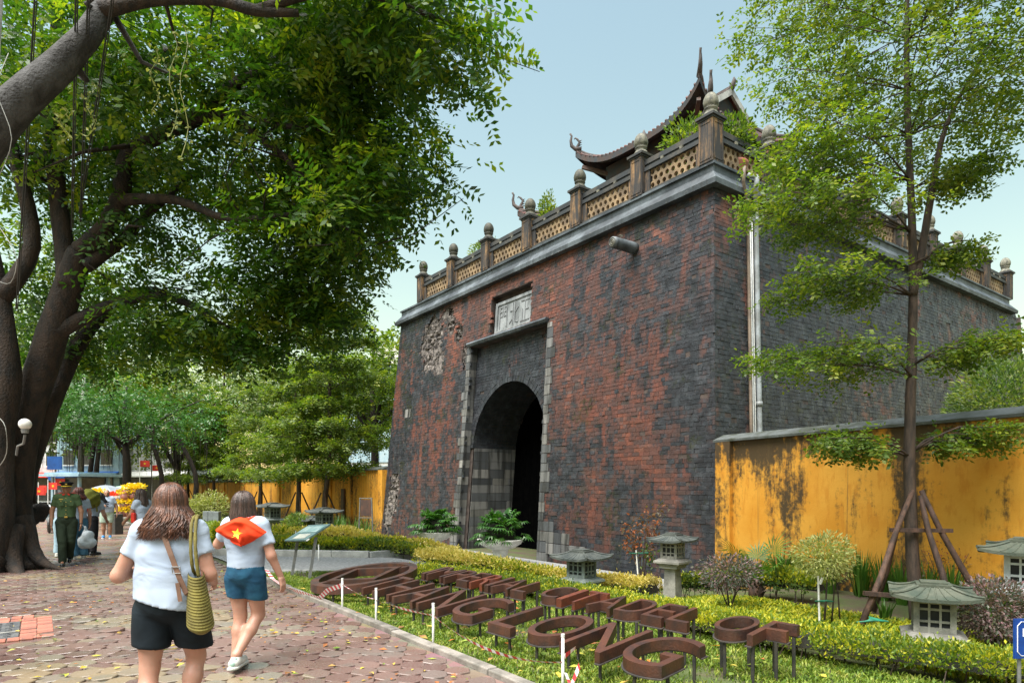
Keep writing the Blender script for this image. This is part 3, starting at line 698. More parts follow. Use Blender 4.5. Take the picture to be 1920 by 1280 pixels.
# --- cornice: courses running round the top
def ring(mbk, prof, x0=-16.65, x1=-0.55, y0=0.65, y1=19.6):
    k = len(prof); V = []
    for o_, z in prof: V += [(x0 - o_, y0 - o_, z), (x1 + o_, y0 - o_, z), (x1 + o_, y1 + o_, z), (x0 - o_, y1 + o_, z)]
    mbk.add(V, [(i * 4 + j, i * 4 + (j + 1) % 4, i * 4 + 4 + (j + 1) % 4, i * 4 + 4 + j) for i in range(k - 1) for j in range(4)])
mb = MB(); ring(mb, [(-0.2, 8.58), (0.20, 8.58), (0.21, 8.70), (0.19, 8.72), (-0.02, 8.97), (-0.02, 8.99)]); cornice = mb.build('cornice', MAT['cornice'], gate)
mb = MB(); ring(mb, [(-0.021, 8.97), (-0.02, 9.12), (0.03, 9.13), (0.03, 9.19), (-0.01, 9.21), (-0.6, 9.21)]); mb.build('parapet_base', MAT['cornice'], gate)
mb = MB(); mb.box((-8.6, 10.1, 9.10), (15.0, 17.9, 0.1)); mb.build('terrace', MAT['concrete'], gate)

# --- parapet: posts with bud finials, rails, pierced panels
def bud(n=14):
    prof = [(0.02, 0.0), (0.20, 0.0), (0.205, 0.05), (0.17, 0.07), (0.155, 0.115), (0.125, 0.14), (0.135, 0.18), (0.155, 0.20), (0.157, 0.225), (0.13, 0.245), (0.165, 0.27), (0.178, 0.36), (0.168, 0.44), (0.135, 0.52), (0.085, 0.575), (0.03, 0.60), (0.002, 0.602)]
    mb = MB(); mb.lathe(prof, n=24, mod=lambda a, z: 1 + (0.035 * math.cos(12 * a + (9 * z if z > .25 else 0)) if z > .1 else 0)); return mb
first = {}
def post(x, y, dark=False):
    key = dark
    p = empty('post', (x, y, 0), parent=gate) if False else None
    mb = MB(); mb.box((0, 0, 0.5), (0.40, 0.40, 1.0))
    for ang in range(4):
        e = Euler((0, 0, R(90 * ang))).to_matrix()
        for (cx, cz, w_, h_) in ((-0.15, .5, .035, .86), (0.15, .5, .035, .86), (0, .92, .335, .035), (0, .08, .335, .035)):
            mb.box(e @ Vector((cx, -0.203, cz)), (w_, 0.016, h_), e)
    o = mb.build('post', MAT['ochre'], gate); o.location = (x, y, 9.2)
    MB().box((0, 0, 1.02), (.44, .44, .05)).box((0, 0, 1.07), (.52, .52, .06)).build('cap', MAT['rail'], o)
    f = bud().build('finial', MAT['finial_dark' if dark else 'finial'], o, True); f.location = (0, 0, 1.10)
    return o
def panel(cx, cy, L, ang):
    p = empty('pierced_panel', (cx, cy, 0), ang, parent=gate)
    # hexagonal lattice of round-cornered openings
    mbl = MB(); hp = 0.19; hh = 0.168; z0 = 9.28; rows = 3; cols = int((L - 0.30) / hp)
    x0 = -cols * hp / 2
    for r_ in range(rows):
        for c_ in range(cols + (0 if r_ % 2 else 1)):
            cxx = x0 + hp * (c_ + (0.5 if r_ % 2 else 0)); czz = z0 + 0.10 + hh * r_
            N = 12; O, I = [], []
            for k in range(6):
                a = R(60 * k + 30); O.append((cxx + hp / math.sqrt(3) * math.cos(a), czz + hp / math.sqrt(3) * math.sin(a)))
            O = [p_ for k in range(6) for p_ in (O[k], ((O[k][0] + O[(k + 1) % 6][0]) / 2, (O[k][1] + O[(k + 1) % 6][1]) / 2))]
            for k in range(12):
                a = R(30 * k + 30); I.append((cxx + 0.062 * math.cos(a), czz + 0.066 * math.sin(a)))
            V = [(x, -.04, z) for x, z in O] + [(x, -.04, z) for x, z in I] + [(x, .04, z) for x, z in O] + [(x, .04, z) for x, z in I]
            Fs = []
            for k in range(12):
                n_ = (k + 1) % 12
                Fs += [(k, n_, 12 + n_, 12 + k), (12 + k, 12 + n_, 36 + n_, 36 + k), (24 + n_, 24 + k, 36 + k, 36 + n_)]
            mbl.add(V, Fs)
    mbl.build('lattice', MAT['lattice'], p)
    MB().box((-(L / 2) + .09, 0, 9.50), (.17, .16, .58)).build('end_strip', MAT['ochre'], p)
    MB().box((L / 2 - .09, 0, 9.50), (.17, .16, .58)).build('end_strip', MAT['ochre'], p)
    MB().box((0, 0, 9.245), (L, .2, .07)).build('sill', MAT['rail'], p)
    MB().box((0, 0, 9.84), (L, .22, .10)).build('rail', MAT['rail'], p)
    MB().box((0, 0, 10.035), (L, .16, .13)).box((0, 0, 9.93), (L, .1, .08)).build('top_rail', MAT['rail'], p)
    for dx_ in (-L / 6, L / 6): MB().box((dx_, -.06, 9.935), (.09, .1, .07)).build('rail_block', MAT['finial'], p)
PXS = [-14.9 - 0.0, -12.47, -10.1, -7.71, -5.33, -2.94, -0.78]
PXS = [-15.45 + i * (15.45 - 0.80) / 6 for i in range(7)]
PXS = [-16.42, -14.86, -12.48, -10.10, -7.71, -5.33, -2.94, -0.80]
PXS = [-14.90, -12.50, -10.10, -7.71, -5.33, -2.94, -0.74]
YP = 0.80
for i, x in enumerate(PXS): post(x, YP, dark=(i < 5))
for a, b in zip(PXS[:-1], PXS[1:]): panel((a + b) / 2, YP, (b - a) - 0.40, 0)
QYS = [0.80 + 2.36 * (i + 1) for i in range(8)]
for y in QYS: post(-0.74, y)
for a, b in zip([YP] + QYS[:-1], QYS): panel(-0.74, (a + b) / 2, (b - a) - 0.40, R(90))
for y in QYS[:3]: post(-14.9, y, True)
for a, b in zip([YP] + QYS[:2], QYS[:3]): panel(-14.9, (a + b) / 2, (b - a) - 0.40, R(-90))

# --- stone water spout
mb = MB(); zS = 7.85
root = Vector(F(-2.62, 0.1, zS)); tip = root + Vector((0, -0.92, 0.0))
pts = [root + (tip - root) * t for t in (0, .25, .5, .75, .92, 1.0)]
mb.tube(pts, [.145, .15, .145, .14, .145, .13], 16); sp = mb.build('water_spout', MAT['cornice'], gate, True)
mb = MB()
for rr in (0.105, 0.06, 0.025):
    mb.tube([tip + Vector((rr * math.cos(a), -0.004, rr * math.sin(a))) for a in [2 * math.pi * k / 14 for k in range(15)]], .011, 5)
for sx in (-.1, .1): mb.tube([tip + Vector((sx + .06 * math.cos(a), .2 , .165 + .0 * a)) + Vector((0, .06 * math.sin(a), 0)) for a in [2 * math.pi * k / 10 for k in range(11)]], .012, 5)
mb.build('spiral_carving', MAT['finial'], sp)
# ================================================================ PAVILION on the gate
pvx, pvy, _ = gworld((-8.6, 9.55, 0))
pav = empty('pavilion', (pvx, pvy, 9.15), YAW, 'two-tiered timber pavilion with curved dark tiled roof on top of the gate', 'pavilion')
MAT['roof_tile'] = surf('roof_tile', (0.11, 0.038, 0.03), (0.035, 0.028, 0.03), 2.5, 0.7, 0.4, 0.2)
MAT['roof_under'] = surf('roof_timber', (0.018, 0.024, 0.03), (0.04, 0.022, 0.016), 3, 0.7, 0.2, 0.1)
MAT['ridge'] = surf('ridge_mortar', (0.025, 0.022, 0.022), (0.08, 0.06, 0.055), 3, 0.75, 0.4, 0.1)
MAT['lime_edge'] = surf('lime_edge', (0.42, 0.42, 0.41), (0.2, 0.2, 0.2), 3, 0.7, 0.3, 0.1)
def roof(parent, name, a, bx_, by_, ze, zt, lift, flare=0.35):
    def S(side, t, r):
        ext = lambda b: a + (b - a) * r
        k = abs(t) ** 3.2
        out_ = (ext(by_) if side % 2 == 0 else ext(bx_)); al = (ext(bx_) if side % 2 == 0 else ext(by_))
        out_ += flare * (k - 1) * (1 - r) ; al += 0.0
        x, y = t * (al - flare * 0 * (1 - r)), -out_
        z = ze + (zt - ze) * (r ** 1.45) + lift * k * (1 - r) ** 2.2
        an = [0, R(90), R(180), R(270)][side]; c, s_ = round(math.cos(an)), round(math.sin(an))
        return (x * c - y * s_, x * s_ + y * c, z)
    rf = empty(name, parent=parent)
    top, und, rib, edge = MB(), MB(), MB(), MB()
    for sd in range(4):
        top.grid(lambda i, j: S(sd, i * 2 - 1, j), 28, 8)
        und.grid(lambda i, j: tuple(np.array(S(sd, 1 - i * 2, j * 0.9)) * np.array((0.985, 0.985, 1)) - np.array((0, 0, 0.16))), 28, 6)
        nrib = 30
        for k in range(nrib + 1):
            t = -0.985 + 1.97 * k / nrib
            rib.tube([Vector(S(sd, t, r)) + Vector((0, 0, 0.02)) for r in np.linspace(0, 0.985, 8)], [.055] + [.05] * 7, 6)
        edge.grid(lambda i, j: tuple(np.array(S(sd, i * 2 - 1, 0)) - np.array((0, 0, 0.22 * (1 - j)))), 28, 1)
    top.build('tile_bed', MAT['roof_tile'], rf, True); und.build('soffit', MAT['roof_under'], rf); rib.build('tile_rows', MAT['roof_tile'], rf, True)
    edge.build('eave_board', MAT['roof_under'], rf)
    for sd in range(4):
        hip = MB(); P = [Vector(S(sd, 1, r)) + Vector((0, 0, 0.10)) for r in np.linspace(0, 1, 12)]
        hip.tube(P, [.06] + [.10] * 11, 8); hip.build('hip_ridge', MAT['ridge'], rf, True)
        # curled horn at the corner with a smaller scroll behind it
        c0 = P[0]; o_ = Vector((c0.x, c0.y, 0)).normalized(); hn = MB()
        hn.tube([c0 - o_ * .25, c0 + Vector((0, 0, .02)), c0 + o_ * .16 + Vector((0, 0, .16)), c0 + o_ * .20 + Vector((0, 0, .38)), c0 + o_ * .16 + Vector((0, 0, .58)), c0 + o_ * .22 + Vector((0, 0, .68))], [.09, .09, .075, .055, .04, .045], 8)
        hn.build('corner_horn', MAT['ridge'], rf, True)
        b = P[1] * .6 + P[0] * .4; sc_ = MB()
        sc_.tube([b, b + Vector((0, 0, .2)) + o_ * .05, b + Vector((0, 0, .38)) - o_ * .05, b + Vector((0, 0, .5)) + o_ * .04, b + Vector((0, 0, .58)) + o_ * .14, b + Vector((0, 0, .52)) + o_ * .18], [.07, .06, .05, .045, .03, .02], 7)
        for q_ in range(4): sc_.tube([b + Vector((0, 0, .15 + .09 * q_)) - o_ * .02, b + Vector((0, 0, .19 + .09 * q_)) - o_ * .14], [.035, .008], 5)
        sc_.build('scroll', MAT['ridge'], rf, True)
    return S
roof(pav, 'lower_roof', 4.95, 2.5, 2.5, 12.45 - 9.15, 14.1 - 9.15, 1.0)
roof(pav, 'upper_roof', 3.2, 2.0, 1.15, 14.98 - 9.15, 15.95 - 9.15, 0.78, 0.3)
# gabled top of the upper roof
gt = empty('gable_top', parent=pav); zb, zr = 15.88 - 9.15, 16.75 - 9.15
for sg in (-1, 1):
    m1 = MB(); m1.grid(lambda i, j: (-2.15 + 4.3 * i, sg * (1.25 - 1.25 * j), zb + (zr - zb) * j ** 1.15), 2, 6); m1.build('tile_bed', MAT['roof_tile'], gt, True)
    m1 = MB()
    for k in range(20):
        x = -2.08 + 4.16 * k / 19; m1.tube([(x, sg * (1.25 - 1.25 * j), zb + (zr - zb) * j ** 1.15 + .02) for j in np.linspace(0, 1, 6)], .05, 6)
    m1.build('tile_rows', MAT['roof_tile'], gt, True)
    m1 = MB(); m1.add([(sg * 2.0, -1.15, zb), (sg * 2.0, 1.15, zb), (sg * 2.0, 0, zr - .05)], [(0, 1, 2)]); m1.build('gable_board', MAT['roof_under'], gt)
    for s2 in (-1, 1): MB().bar((sg * 2.17, s2 * 1.35, zb - .02), (sg * 2.17, 0, zr + .06), .10, .22).build('barge_board', MAT['lime_edge'], gt)
    m1 = MB(); P = [Vector((sg * (1.85 + q_[0]), 0, zr + q_[1])) for q_ in ((0, .08), (.2, .12), (.36, .22), (.46, .42), (.44, .55))]
    m1.tube(P, [.14, .14, .12, .08, .03], 8); m1.build('ridge_end', MAT['ridge'], gt, True)
MB().box((0, 0, zr + .10), (4.2, .24, .26)).build('main_ridge', MAT['ridge'], gt)
MAT['timber'] = surf('pavilion_timber', (0.10, 0.045, 0.03), (0.05, 0.03, 0.025), 3, 0.6, 0.2, 0.15)
MB().box((0, 0, 1.75), (6.6, 6.6, 3.5)).build('lower_wall', MAT['roof_under'], pav)
MB().box((0, 0, 5.2), (4.6, 4.6, 1.3)).build('upper_wall', MAT['roof_under'], pav)
for sx in (-1, 1):
    for sy in (-1, 1):
        for kx in (1.0, 0.36):
            MB().tube([(sx * 3.9 * kx, sy * 3.9, 0), (sx * 3.9 * kx, sy * 3.9, 3.6)], .16, 10).build('column', MAT['timber'], pav, True)
        MB().bar((sx * 2.2, sy * 2.2, 5.55), (sx * 3.0, sy * 3.0, 5.95), .14).build('corner_bracket', MAT['timber'], pav)

# ================================================================ DRAIN PIPE and cables on the side face
def gw(p): return Vector(gworld(p))
MAT['pipe'] = surf('pipe_grey', (0.28, 0.31, 0.33), (0.17, 0.18, 0.18), 3, 0.45, 0.2, 0)
MAT['pipe_brown'] = surf('pipe_rusty', (0.20, 0.15, 0.11), (0.11, 0.08, 0.06), 3, 0.6, 0.2, 0)
dp = empty('drain_pipe', gw(G(1.55, -0.1, 0.5)), 0, 'grey plastic drain pipe with cables down the side of the gate', 'pipe')
dl = Vector(dp.location)
mb = MB(); P = [gw(G(1.55, -0.12, z)) - dl for z in np.linspace(0.6, 8.4, 8)]
P += [gw((-0.25, 1.5 + .35, 8.75)) - dl, gw((-0.22, 1.5 + .35, 9.02)) - dl, gw((-0.42, 1.5 + .3, 9.12)) - dl]
mb.tube(P, .06, 12); mb.build('pipe', MAT['pipe'], dp, True)
for z in (3.6, 8.1):
    c = gw(G(1.55, -0.12, z)) - dl; MB().lathe([(.02, -.06), (.078, -.06), (.078, .06), (.02, .06)], c, 12).build('pipe_collar', MAT['pipe'], dp, True)
mb = MB(); mb.tube([gw(G(1.28, -0.07, z)) - dl for z in (0.6, 3, 6, 8.4)] + [gw((-.28, 1.4, 8.8)) - dl, gw((-.25, 1.4, 9.15)) - dl], .04, 8); mb.build('thin_pipe', MAT['pipe_brown'], dp, True)
for k in range(7):
    off = k * 0.035
    P = [gw(G(1.36 + off * .5, -0.06 - .01 * (k % 3), z)) - dl for z in (8.2, 6, 4.2, 2.6)] + [gw(G(1.5 + off * 2.0, -0.08, 1.7)) - dl, gw(G(1.7 + off * 4.5, -.12, 0.7)) - dl]
    MB().tube(P, .011, 5).build('cable', MAT['white_paint' if k % 2 else 'pipe'], dp, True)

# ================================================================ YELLOW GARDEN WALLS
def yellow_mat(name, dirt=0.0, wall_o=None, blots=()):
    m, t = newmat(name); s = NT(t); p = s.world()
    c = s.mix(s.ramp(s.noise(p, 1.1, 6, 0.6), 0.35, 0.65), (0.56, 0.235, 0.012), (0.62, 0.30, 0.032))
    c = s.mix(s.ramp(s.noise(p, 4, 6, 0.65, sc3=(1.6, 1.6, .5)), 0.52, 0.64, 0, 0.6), c, (0.50, 0.19, 0.007))
    st = s.noise(p, 0.75, 7, 0.66, sc3=(1.6, 1.6, 0.30)); tor = s.noise(p, 9, 6, 0.7)
    e = s.math('ADD', st, s.math('MULTIPLY', s.math('SUBTRACT', tor, 0.5), 0.55))
    e = s.math('ADD', e, s.math('MULTIPLY', s.math('SUBTRACT', s.noise(p, 2.6, 5, 0.7, sc3=(2.5, 2.5, .35)), 0.5), 0.45))
    if wall_o:
        q3 = s.obj(wall_o); sx_ = s.n('SeparateXYZ'); s.l(q3, sx_.inputs[0])
        for x0, w0, zc, hz, k_ in blots:
            dxx = s.math('DIVIDE', s.math('SUBTRACT', sx_.outputs[0], x0), w0); dzz = s.math('DIVIDE', s.math('SUBTRACT', sx_.outputs[2], zc), hz)
            g_ = s.math('SUBTRACT', 1.0, s.math('ADD', s.math('MULTIPLY', dxx, dxx), s.math('MULTIPLY', dzz, dzz)), True)
            e = s.math('ADD', e, s.math('MULTIPLY', g_, k_))
        e = s.math('ADD', e, s.ramp(sx_.outputs[2], 2.35, 3.05, 0.0, 0.20))
    c = s.mix(s.ramp(e, 0.58 - dirt, 0.80 - dirt, 0, 0.94), c, (0.020, 0.016, 0.008))
    run = s.noise(p, 2.2, 4, 0.6, sc3=(3, 3, .07)); c = s.mix(s.ramp(run, 0.6 - dirt * .5, 0.74, 0, 0.65), c, (0.10, 0.06, 0.02))
    sep = s.n('SeparateXYZ'); s.l(p, sep.inputs[0])
    foot = s.math('MULTIPLY', s.ramp(sep.outputs[2], 0.42, 0.0), s.ramp(tor, 0.35, 0.55)); c = s.mix(s.math('MULTIPLY', foot, 0.85), c, (0.03, 0.032, 0.022))
    s.out(c, 0.75, s.math('ADD', s.noise(p, 16, 6, 0.7), s.math('MULTIPLY', tor, .5)), 0.35, 0.012); return m
MAT['yellow'] = yellow_mat('yellow_plaster_plain'); MAT['yellow_dirty'] = yellow_mat('yellow_plaster_stained', 0.10)
MAT['coping'] = surf('coping', (0.085, 0.095, 0.095), (0.03, 0.036, 0.022), 2.5, 0.7, 0.4, 0.1)
MAT['coping_moss'] = surf('coping_moss', (0.11, 0.13, 0.03), (0.10, 0.10, 0.095), 3, 0.8, 0.5, 0.1)
def garden_wall(name, label, a, b, zt, zb, mat, th=0.45, piers=(), step=None):
    a, b = Vector((*a, 0)), Vector((*b, 0)); d = b - a; L = d.length; rz = math.atan2(d.y, d.x)
    g = empty(name, (a.x, a.y, zb), rz, label, 'wall'); h = zt - zb
    mb = MB(); n = max(2, int(L / 1.2))
    mb.grid(lambda i, j: (L * i, -th / 2 + 0.02 * mnoise.noise(Vector((L * i * .7, j * 2.5, 3))), h * j), n * 2, 8)
    mb.box((L / 2, 0.03, h / 2), (L, th - .1, h - .01)); mb.build('plaster_wall', mat, g, False)
    cp = MB(); cp.add([(-.06, -th / 2 - .09, h), (L, -th / 2 - .09, h), (L, -th / 2 - .09, h + .045), (-.06, -th / 2 - .09, h + .045), (-.06, 0, h + .17), (L, 0, h + .17), (-.06, th / 2 + .12, h + .045), (L, th / 2 + .12, h + .045), (-.06, th / 2 + .12, h), (L, th / 2 + .12, h)],
        [(0, 1, 2, 3), (3, 2, 5, 4), (4, 5, 7, 6), (6, 7, 9, 8), (8, 9, 1, 0), (0, 3, 4, 6, 8), (1, 9, 7, 5, 2)])
    cp.build('coping', MAT['coping'], g)
    for p in piers: MB().box((p, -.04, (h - .005) / 2), (0.42, th + .10, h - .005)).build('pier', mat, g)
    return g
wref = empty('wall_reference') if False else None
ra, rb_ = Vector((4.62, 14.15)), Vector((7.1, 9.06)); rd = (rb_ - ra).normalized()
gw_r = garden_wall('garden_wall', 'yellow plastered garden wall with grey coping right of the gate', ra, ra + rd * 15, 2.60, -0.45, MAT['yellow'], 0.42, (0.22,))
MAT['yellow_r'] = yellow_mat('yellow_plaster', 0, gw_r, ((.22, .55, 1.7, 2.2, .22), (1.55, 1.15, 2.6, 1.3, .16), (1.9, .8, 1.5, 1.1, .20), (4.15, .42, 1.9, 2.2, .26), (5.6, 2.0, .3, .5, .2), (2.6, 2.8, .35, .45, .22)))
for ch_ in gw_r.children:
    if ch_.name.startswith(('plaster', 'pier')): ch_.data.materials[0] = MAT['yellow_r']
pl0 = W2(-26.2, 12.35); pl1 = W2(-41, 12.2)
gw_l = garden_wall('garden_wall', 'stained yellow garden wall with piers left of the gate', pl1, pl0, 2.38, -0.6, MAT['yellow_dirty'], 0.45, (14.6, 11.2, 8.6, 3.5, 0.2))
gw_l2 = garden_wall('garden_wall', 'far lower stretch of stained yellow wall behind the small trees', W2(-95, 11.8), W2(-41.2, 12.2), 2.0, -0.6, MAT['yellow_dirty'], 0.45, (8, 16, 24, 32, 40, 46, 50))
# red-brown plank beside the pier
MB().box((0, 0, .8), (.35, .08, 1.6)).build('plank', MAT['timber'], gw_l).location = (10.4, -.3, .55)

# ================================================================ TREES
def limb(mb, pts, n=10, wob=0.03):
    """smooth tube through (x,y,z,r) control points"""
    P = [np.array(p, float) for p in pts]; out = []
    for i in range(len(P) - 1):
        p0, p1, p2, p3 = P[max(i - 1, 0)], P[i], P[i + 1], P[min(i + 2, len(P) - 1)]
        for t in np.linspace(0, 1, 5)[:-1]:
            out.append(0.5 * ((2 * p1) + (-p0 + p2) * t + (2 * p0 - 5 * p1 + 4 * p2 - p3) * t * t + (-p0 + 3 * p1 - 3 * p2 + p3) * t ** 3))
    out.append(P[-1]); mb.tube([o[:3] for o in out], [max(o[3], .004) for o in out], n, wob=wob); return out
def pl(*a):                                                # (px, py, depth, radius in m)
    return [(*at(p[0], p[1], p[2]), p[3]) for p in a]
old = empty('old_tree', (*TREE, 0), 0, 'huge old tree with leaning dark trunks and wide overhanging crown', 'tree')
ol = Vector(old.location)
def sub(pts): return [(p[0] - ol.x, p[1] - ol.y, p[2] - ol.z, p[3]) for p in pts]
mb = MB()
limb(mb, sub(pl((26, 1075, 13.3, .62), (24, 1020, 13.4, .44), (22, 940, 13.5, .36), (45, 800, 13.5, .31), (88, 660, 13.4, .29), (128, 540, 13.2, .26), (150, 470, 13.0, .21))), 14, .05)
limb(mb, sub(pl((-60, 1075, 12.6, .7), (-25, 960, 12.7, .45), (-12, 820, 12.8, .34), (8, 700, 12.8, .28), (-6, 560, 12.8, .22), (-40, 420, 12.8, .24))), 14, .05)
limb(mb, sub(pl((40, 940, 13.8, .26), (48, 880, 13.9, .24), (95, 760, 14.0, .19), (150, 640, 14.4, .17), (215, 570, 15, .13), (290, 545, 15.4, .10), (400, 590, 15.5, .06))), 12, .05)
trunk = mb.build('trunk', MAT['bark'], old, True)
MBr = MB()
for pts in (((34, 975, 13.4, .26), (58, 1030, 13.3, .17), (86, 1056, 13.1, .08), (118, 1068, 13.0, .02)), ((15, 990, 13.0, .30), (22, 1050, 12.8, .18), (40, 1080, 12.5, .08), (60, 1095, 12.2, .02)), ((-20, 1040, 12.6, .36), (-60, 1090, 12.2, .2), (-90, 1125, 11.4, .03)), ((35, 975, 13.8, .26), (62, 965, 14.1, .20), (80, 955, 14.3, .15), (76, 975, 14.4, .08))):
    limb(MBr, sub(pl(*pts)), 10, .06)
MBr.build('root', MAT['bark'], old, True)
branches = [
 [(150, 470, 13, .19), (195, 430, 12.9, .18), (225, 370, 12.8, .17), (240, 290, 12.7, .155), (300, 255, 12.5, .13), (380, 215, 12.3, .14), (455, 150, 12, .11), (560, 130, 11.8, .07)],
 [(128, 540, 13.1, .20), (118, 440, 13.2, .18), (105, 330, 13.2, .16), (98, 200, 13.2, .14), (110, 60, 13.2, .14), (90, -120, 13, .1)],
 [(-60, 310, 9.0, .28), (20, 205, 9.0, .25), (110, 125, 9.1, .20), (175, 50, 9.2, .16), (215, -30, 9.4, .13)],
 [(190, 20, 9.2, .12), (280, 0, 9.3, .09), (400, 0, 9.4, .075), (480, 20, 9.5, .08), (560, 25, 9.6, .05)],
 [(240, 290, 12.7, .14), (330, 235, 12.2, .10), (440, 215, 11.8, .08), (520, 235, 11.5, .05), (640, 245, 11.3, .03)],
 [(225, 375, 12.8, .12), (330, 375, 12.4, .08), (430, 410, 12, .06), (560, 400, 11.8, .04), (690, 380, 11.6, .02)],
 [(160, 500, 13, .14), (230, 450, 13.2, .11), (280, 400, 13.4, .08), (360, 330, 13.6, .05)],
 [(110, 620, 13.3, .18), (200, 575, 13.4, .11), (280, 556, 13.4, .08), (340, 565, 13.3, .06), (430, 615, 13.0, .03)],
 [(0, 560, 12.8, .18), (60, 460, 12.9, .15), (30, 300, 12.9, .12), (-20, 150, 12.8, .1)],
 [(420, 210, 12.1, .08), (540, 300, 11.6, .06), (640, 420, 11.4, .03), (700, 460, 11.3, .015)],
 [(480, 20, 9.5, .07), (640, -20, 9.6, .06), (780, 20, 9.8, .04), (880, 60, 9.9, .02)],
 [(60, 330, 13, .12), (190, 170, 14, .1), (330, 90, 14.5, .08), (520, 60, 14.5, .05), (700, 120, 14, .03)],
]
for b in branches:
    mb = MB(); pts = limb(mb, sub(pl(*b)), 9, .04)
    for k in range(4):                                       # twigs
        p = pts[random.randrange(len(pts) // 3, len(pts))]; r0 = p[3] * 0.4
        e = np.array(p[:3]) + rng.normal(size=3) * np.array((.8, .6, .5)); m = (np.array(p[:3]) + e) / 2 + rng.normal(size=3) * .12
        mb.tube([p[:3], m, e], [max(r0, .012), max(r0 * .6, .01), .005], 5)
    mb.build('branch', MAT['bark_grey' if b[0][2] == 9.0 else 'bark'], old, True)
def crown(ells, per, rad, nspray, length, k, lsize, **kw):
    Cs, As = [], []
    for (c, r, n) in ells:
        P, q = in_ell(n, c, r, 0.25)
        for p, d in zip(P, q):
            o_ = rng.normal(size=(nspray, 3)) * np.array((rad, rad, rad * 0.6)); Cs.append(p + o_); As.append(o_ / rad * 0.7 + d * 0.8)
    return sprays(np.concatenate(Cs), np.concatenate(As), length, k, lsize, **kw)
E_old = [  # (centre, radii, number of clumps)
 (at(330, 200, 13.4), (3.5, 2.6, 3.0), 160), (at(560, 250, 12.6), (1.75, 2.0, 2.2), 110), (at(120, 330, 14.5), (2.7, 2.2, 3.0), 80),
 (at(700, 240, 12.0), (0.76, 1.4, 1.55), 44), (at(790, 20, 10.0), (0.42, .9, .75), 20), (at(650, 0, 10.5), (1.2, 1.4, 1.0), 46), (at(862, 100, 9.9), (.12, .3, .34), 6),
 (at(560, 500, 13.2), (1.0, 1.5, 1.0), 50), (at(400, 590, 14.0), (1.9, 1.7, .85), 62), (at(670, 410, 11.6), (.55, 1.2, .75), 24), (at(760, 320, 11.2), (.35, .9, .45), 12),
 (at(200, 640, 16.0), (2.0, 1.8, .95), 36), (at(90, 560, 17), (2.0, 1.6, 1.6), 26), (at(80, 80, 11.0), (2.2, 1.6, 1.4), 34), (at(480, -180, 11), (3.4, 3.0, 1.3), 55),
 (at(630, 560, 13.5), (.5, .9, .5), 12), (at(500, 640, 13.6), (.8, 1.0, .4), 14)]
E_a = [(c, r, int(n * .78)) for c, r, n in E_old]; E_b = [(c, r, max(2, int(n * .24))) for c, r, n in E_old]
V = crown(E_a, 0, .34, 23, .34, 4, .145, aspect=.44, flat=.72, droop=.35)
cards_mesh('crown', V.reshape(-1, 4, 3) - np.array(ol), MAT['leaf_old'], old)
V = crown(E_b, 0, .30, 23, .32, 4, .135, aspect=.44, flat=.72, droop=.35)
cards_mesh('young_foliage', V.reshape(-1, 4, 3) - np.array(ol), MAT['leaf_young'], old)
# hanging vines and aerial roots
mb = MB()
for px, py, Yd, L in ((290, 90, 9.4, .9), (325, 60, 9.4, 1.5), (345, 50, 9.4, 1.9), (170, 150, 9.2, .8), (120, 200, 9.1, .5)):
    p = Vector(at(px, py, Yd)) - ol; pts = [p + Vector((.05 * math.sin(i * 1.3), .03 * math.cos(i), -L * i / 8)) for i in range(9)]
    mb.tube(pts, .006, 4)
    Q = np.array([pts[i] + Vector((random.gauss(0, .03), random.gauss(0, .03), 0)) for i in range(9) for _ in range(5)])
    vv = leaf_cards(Q, .06, .6)
    for c_ in vv: mb.add([tuple(x) for x in c_], [(0, 1, 2, 3)])
mb.build('hanging_vine', MAT['leaf_pale'], old)

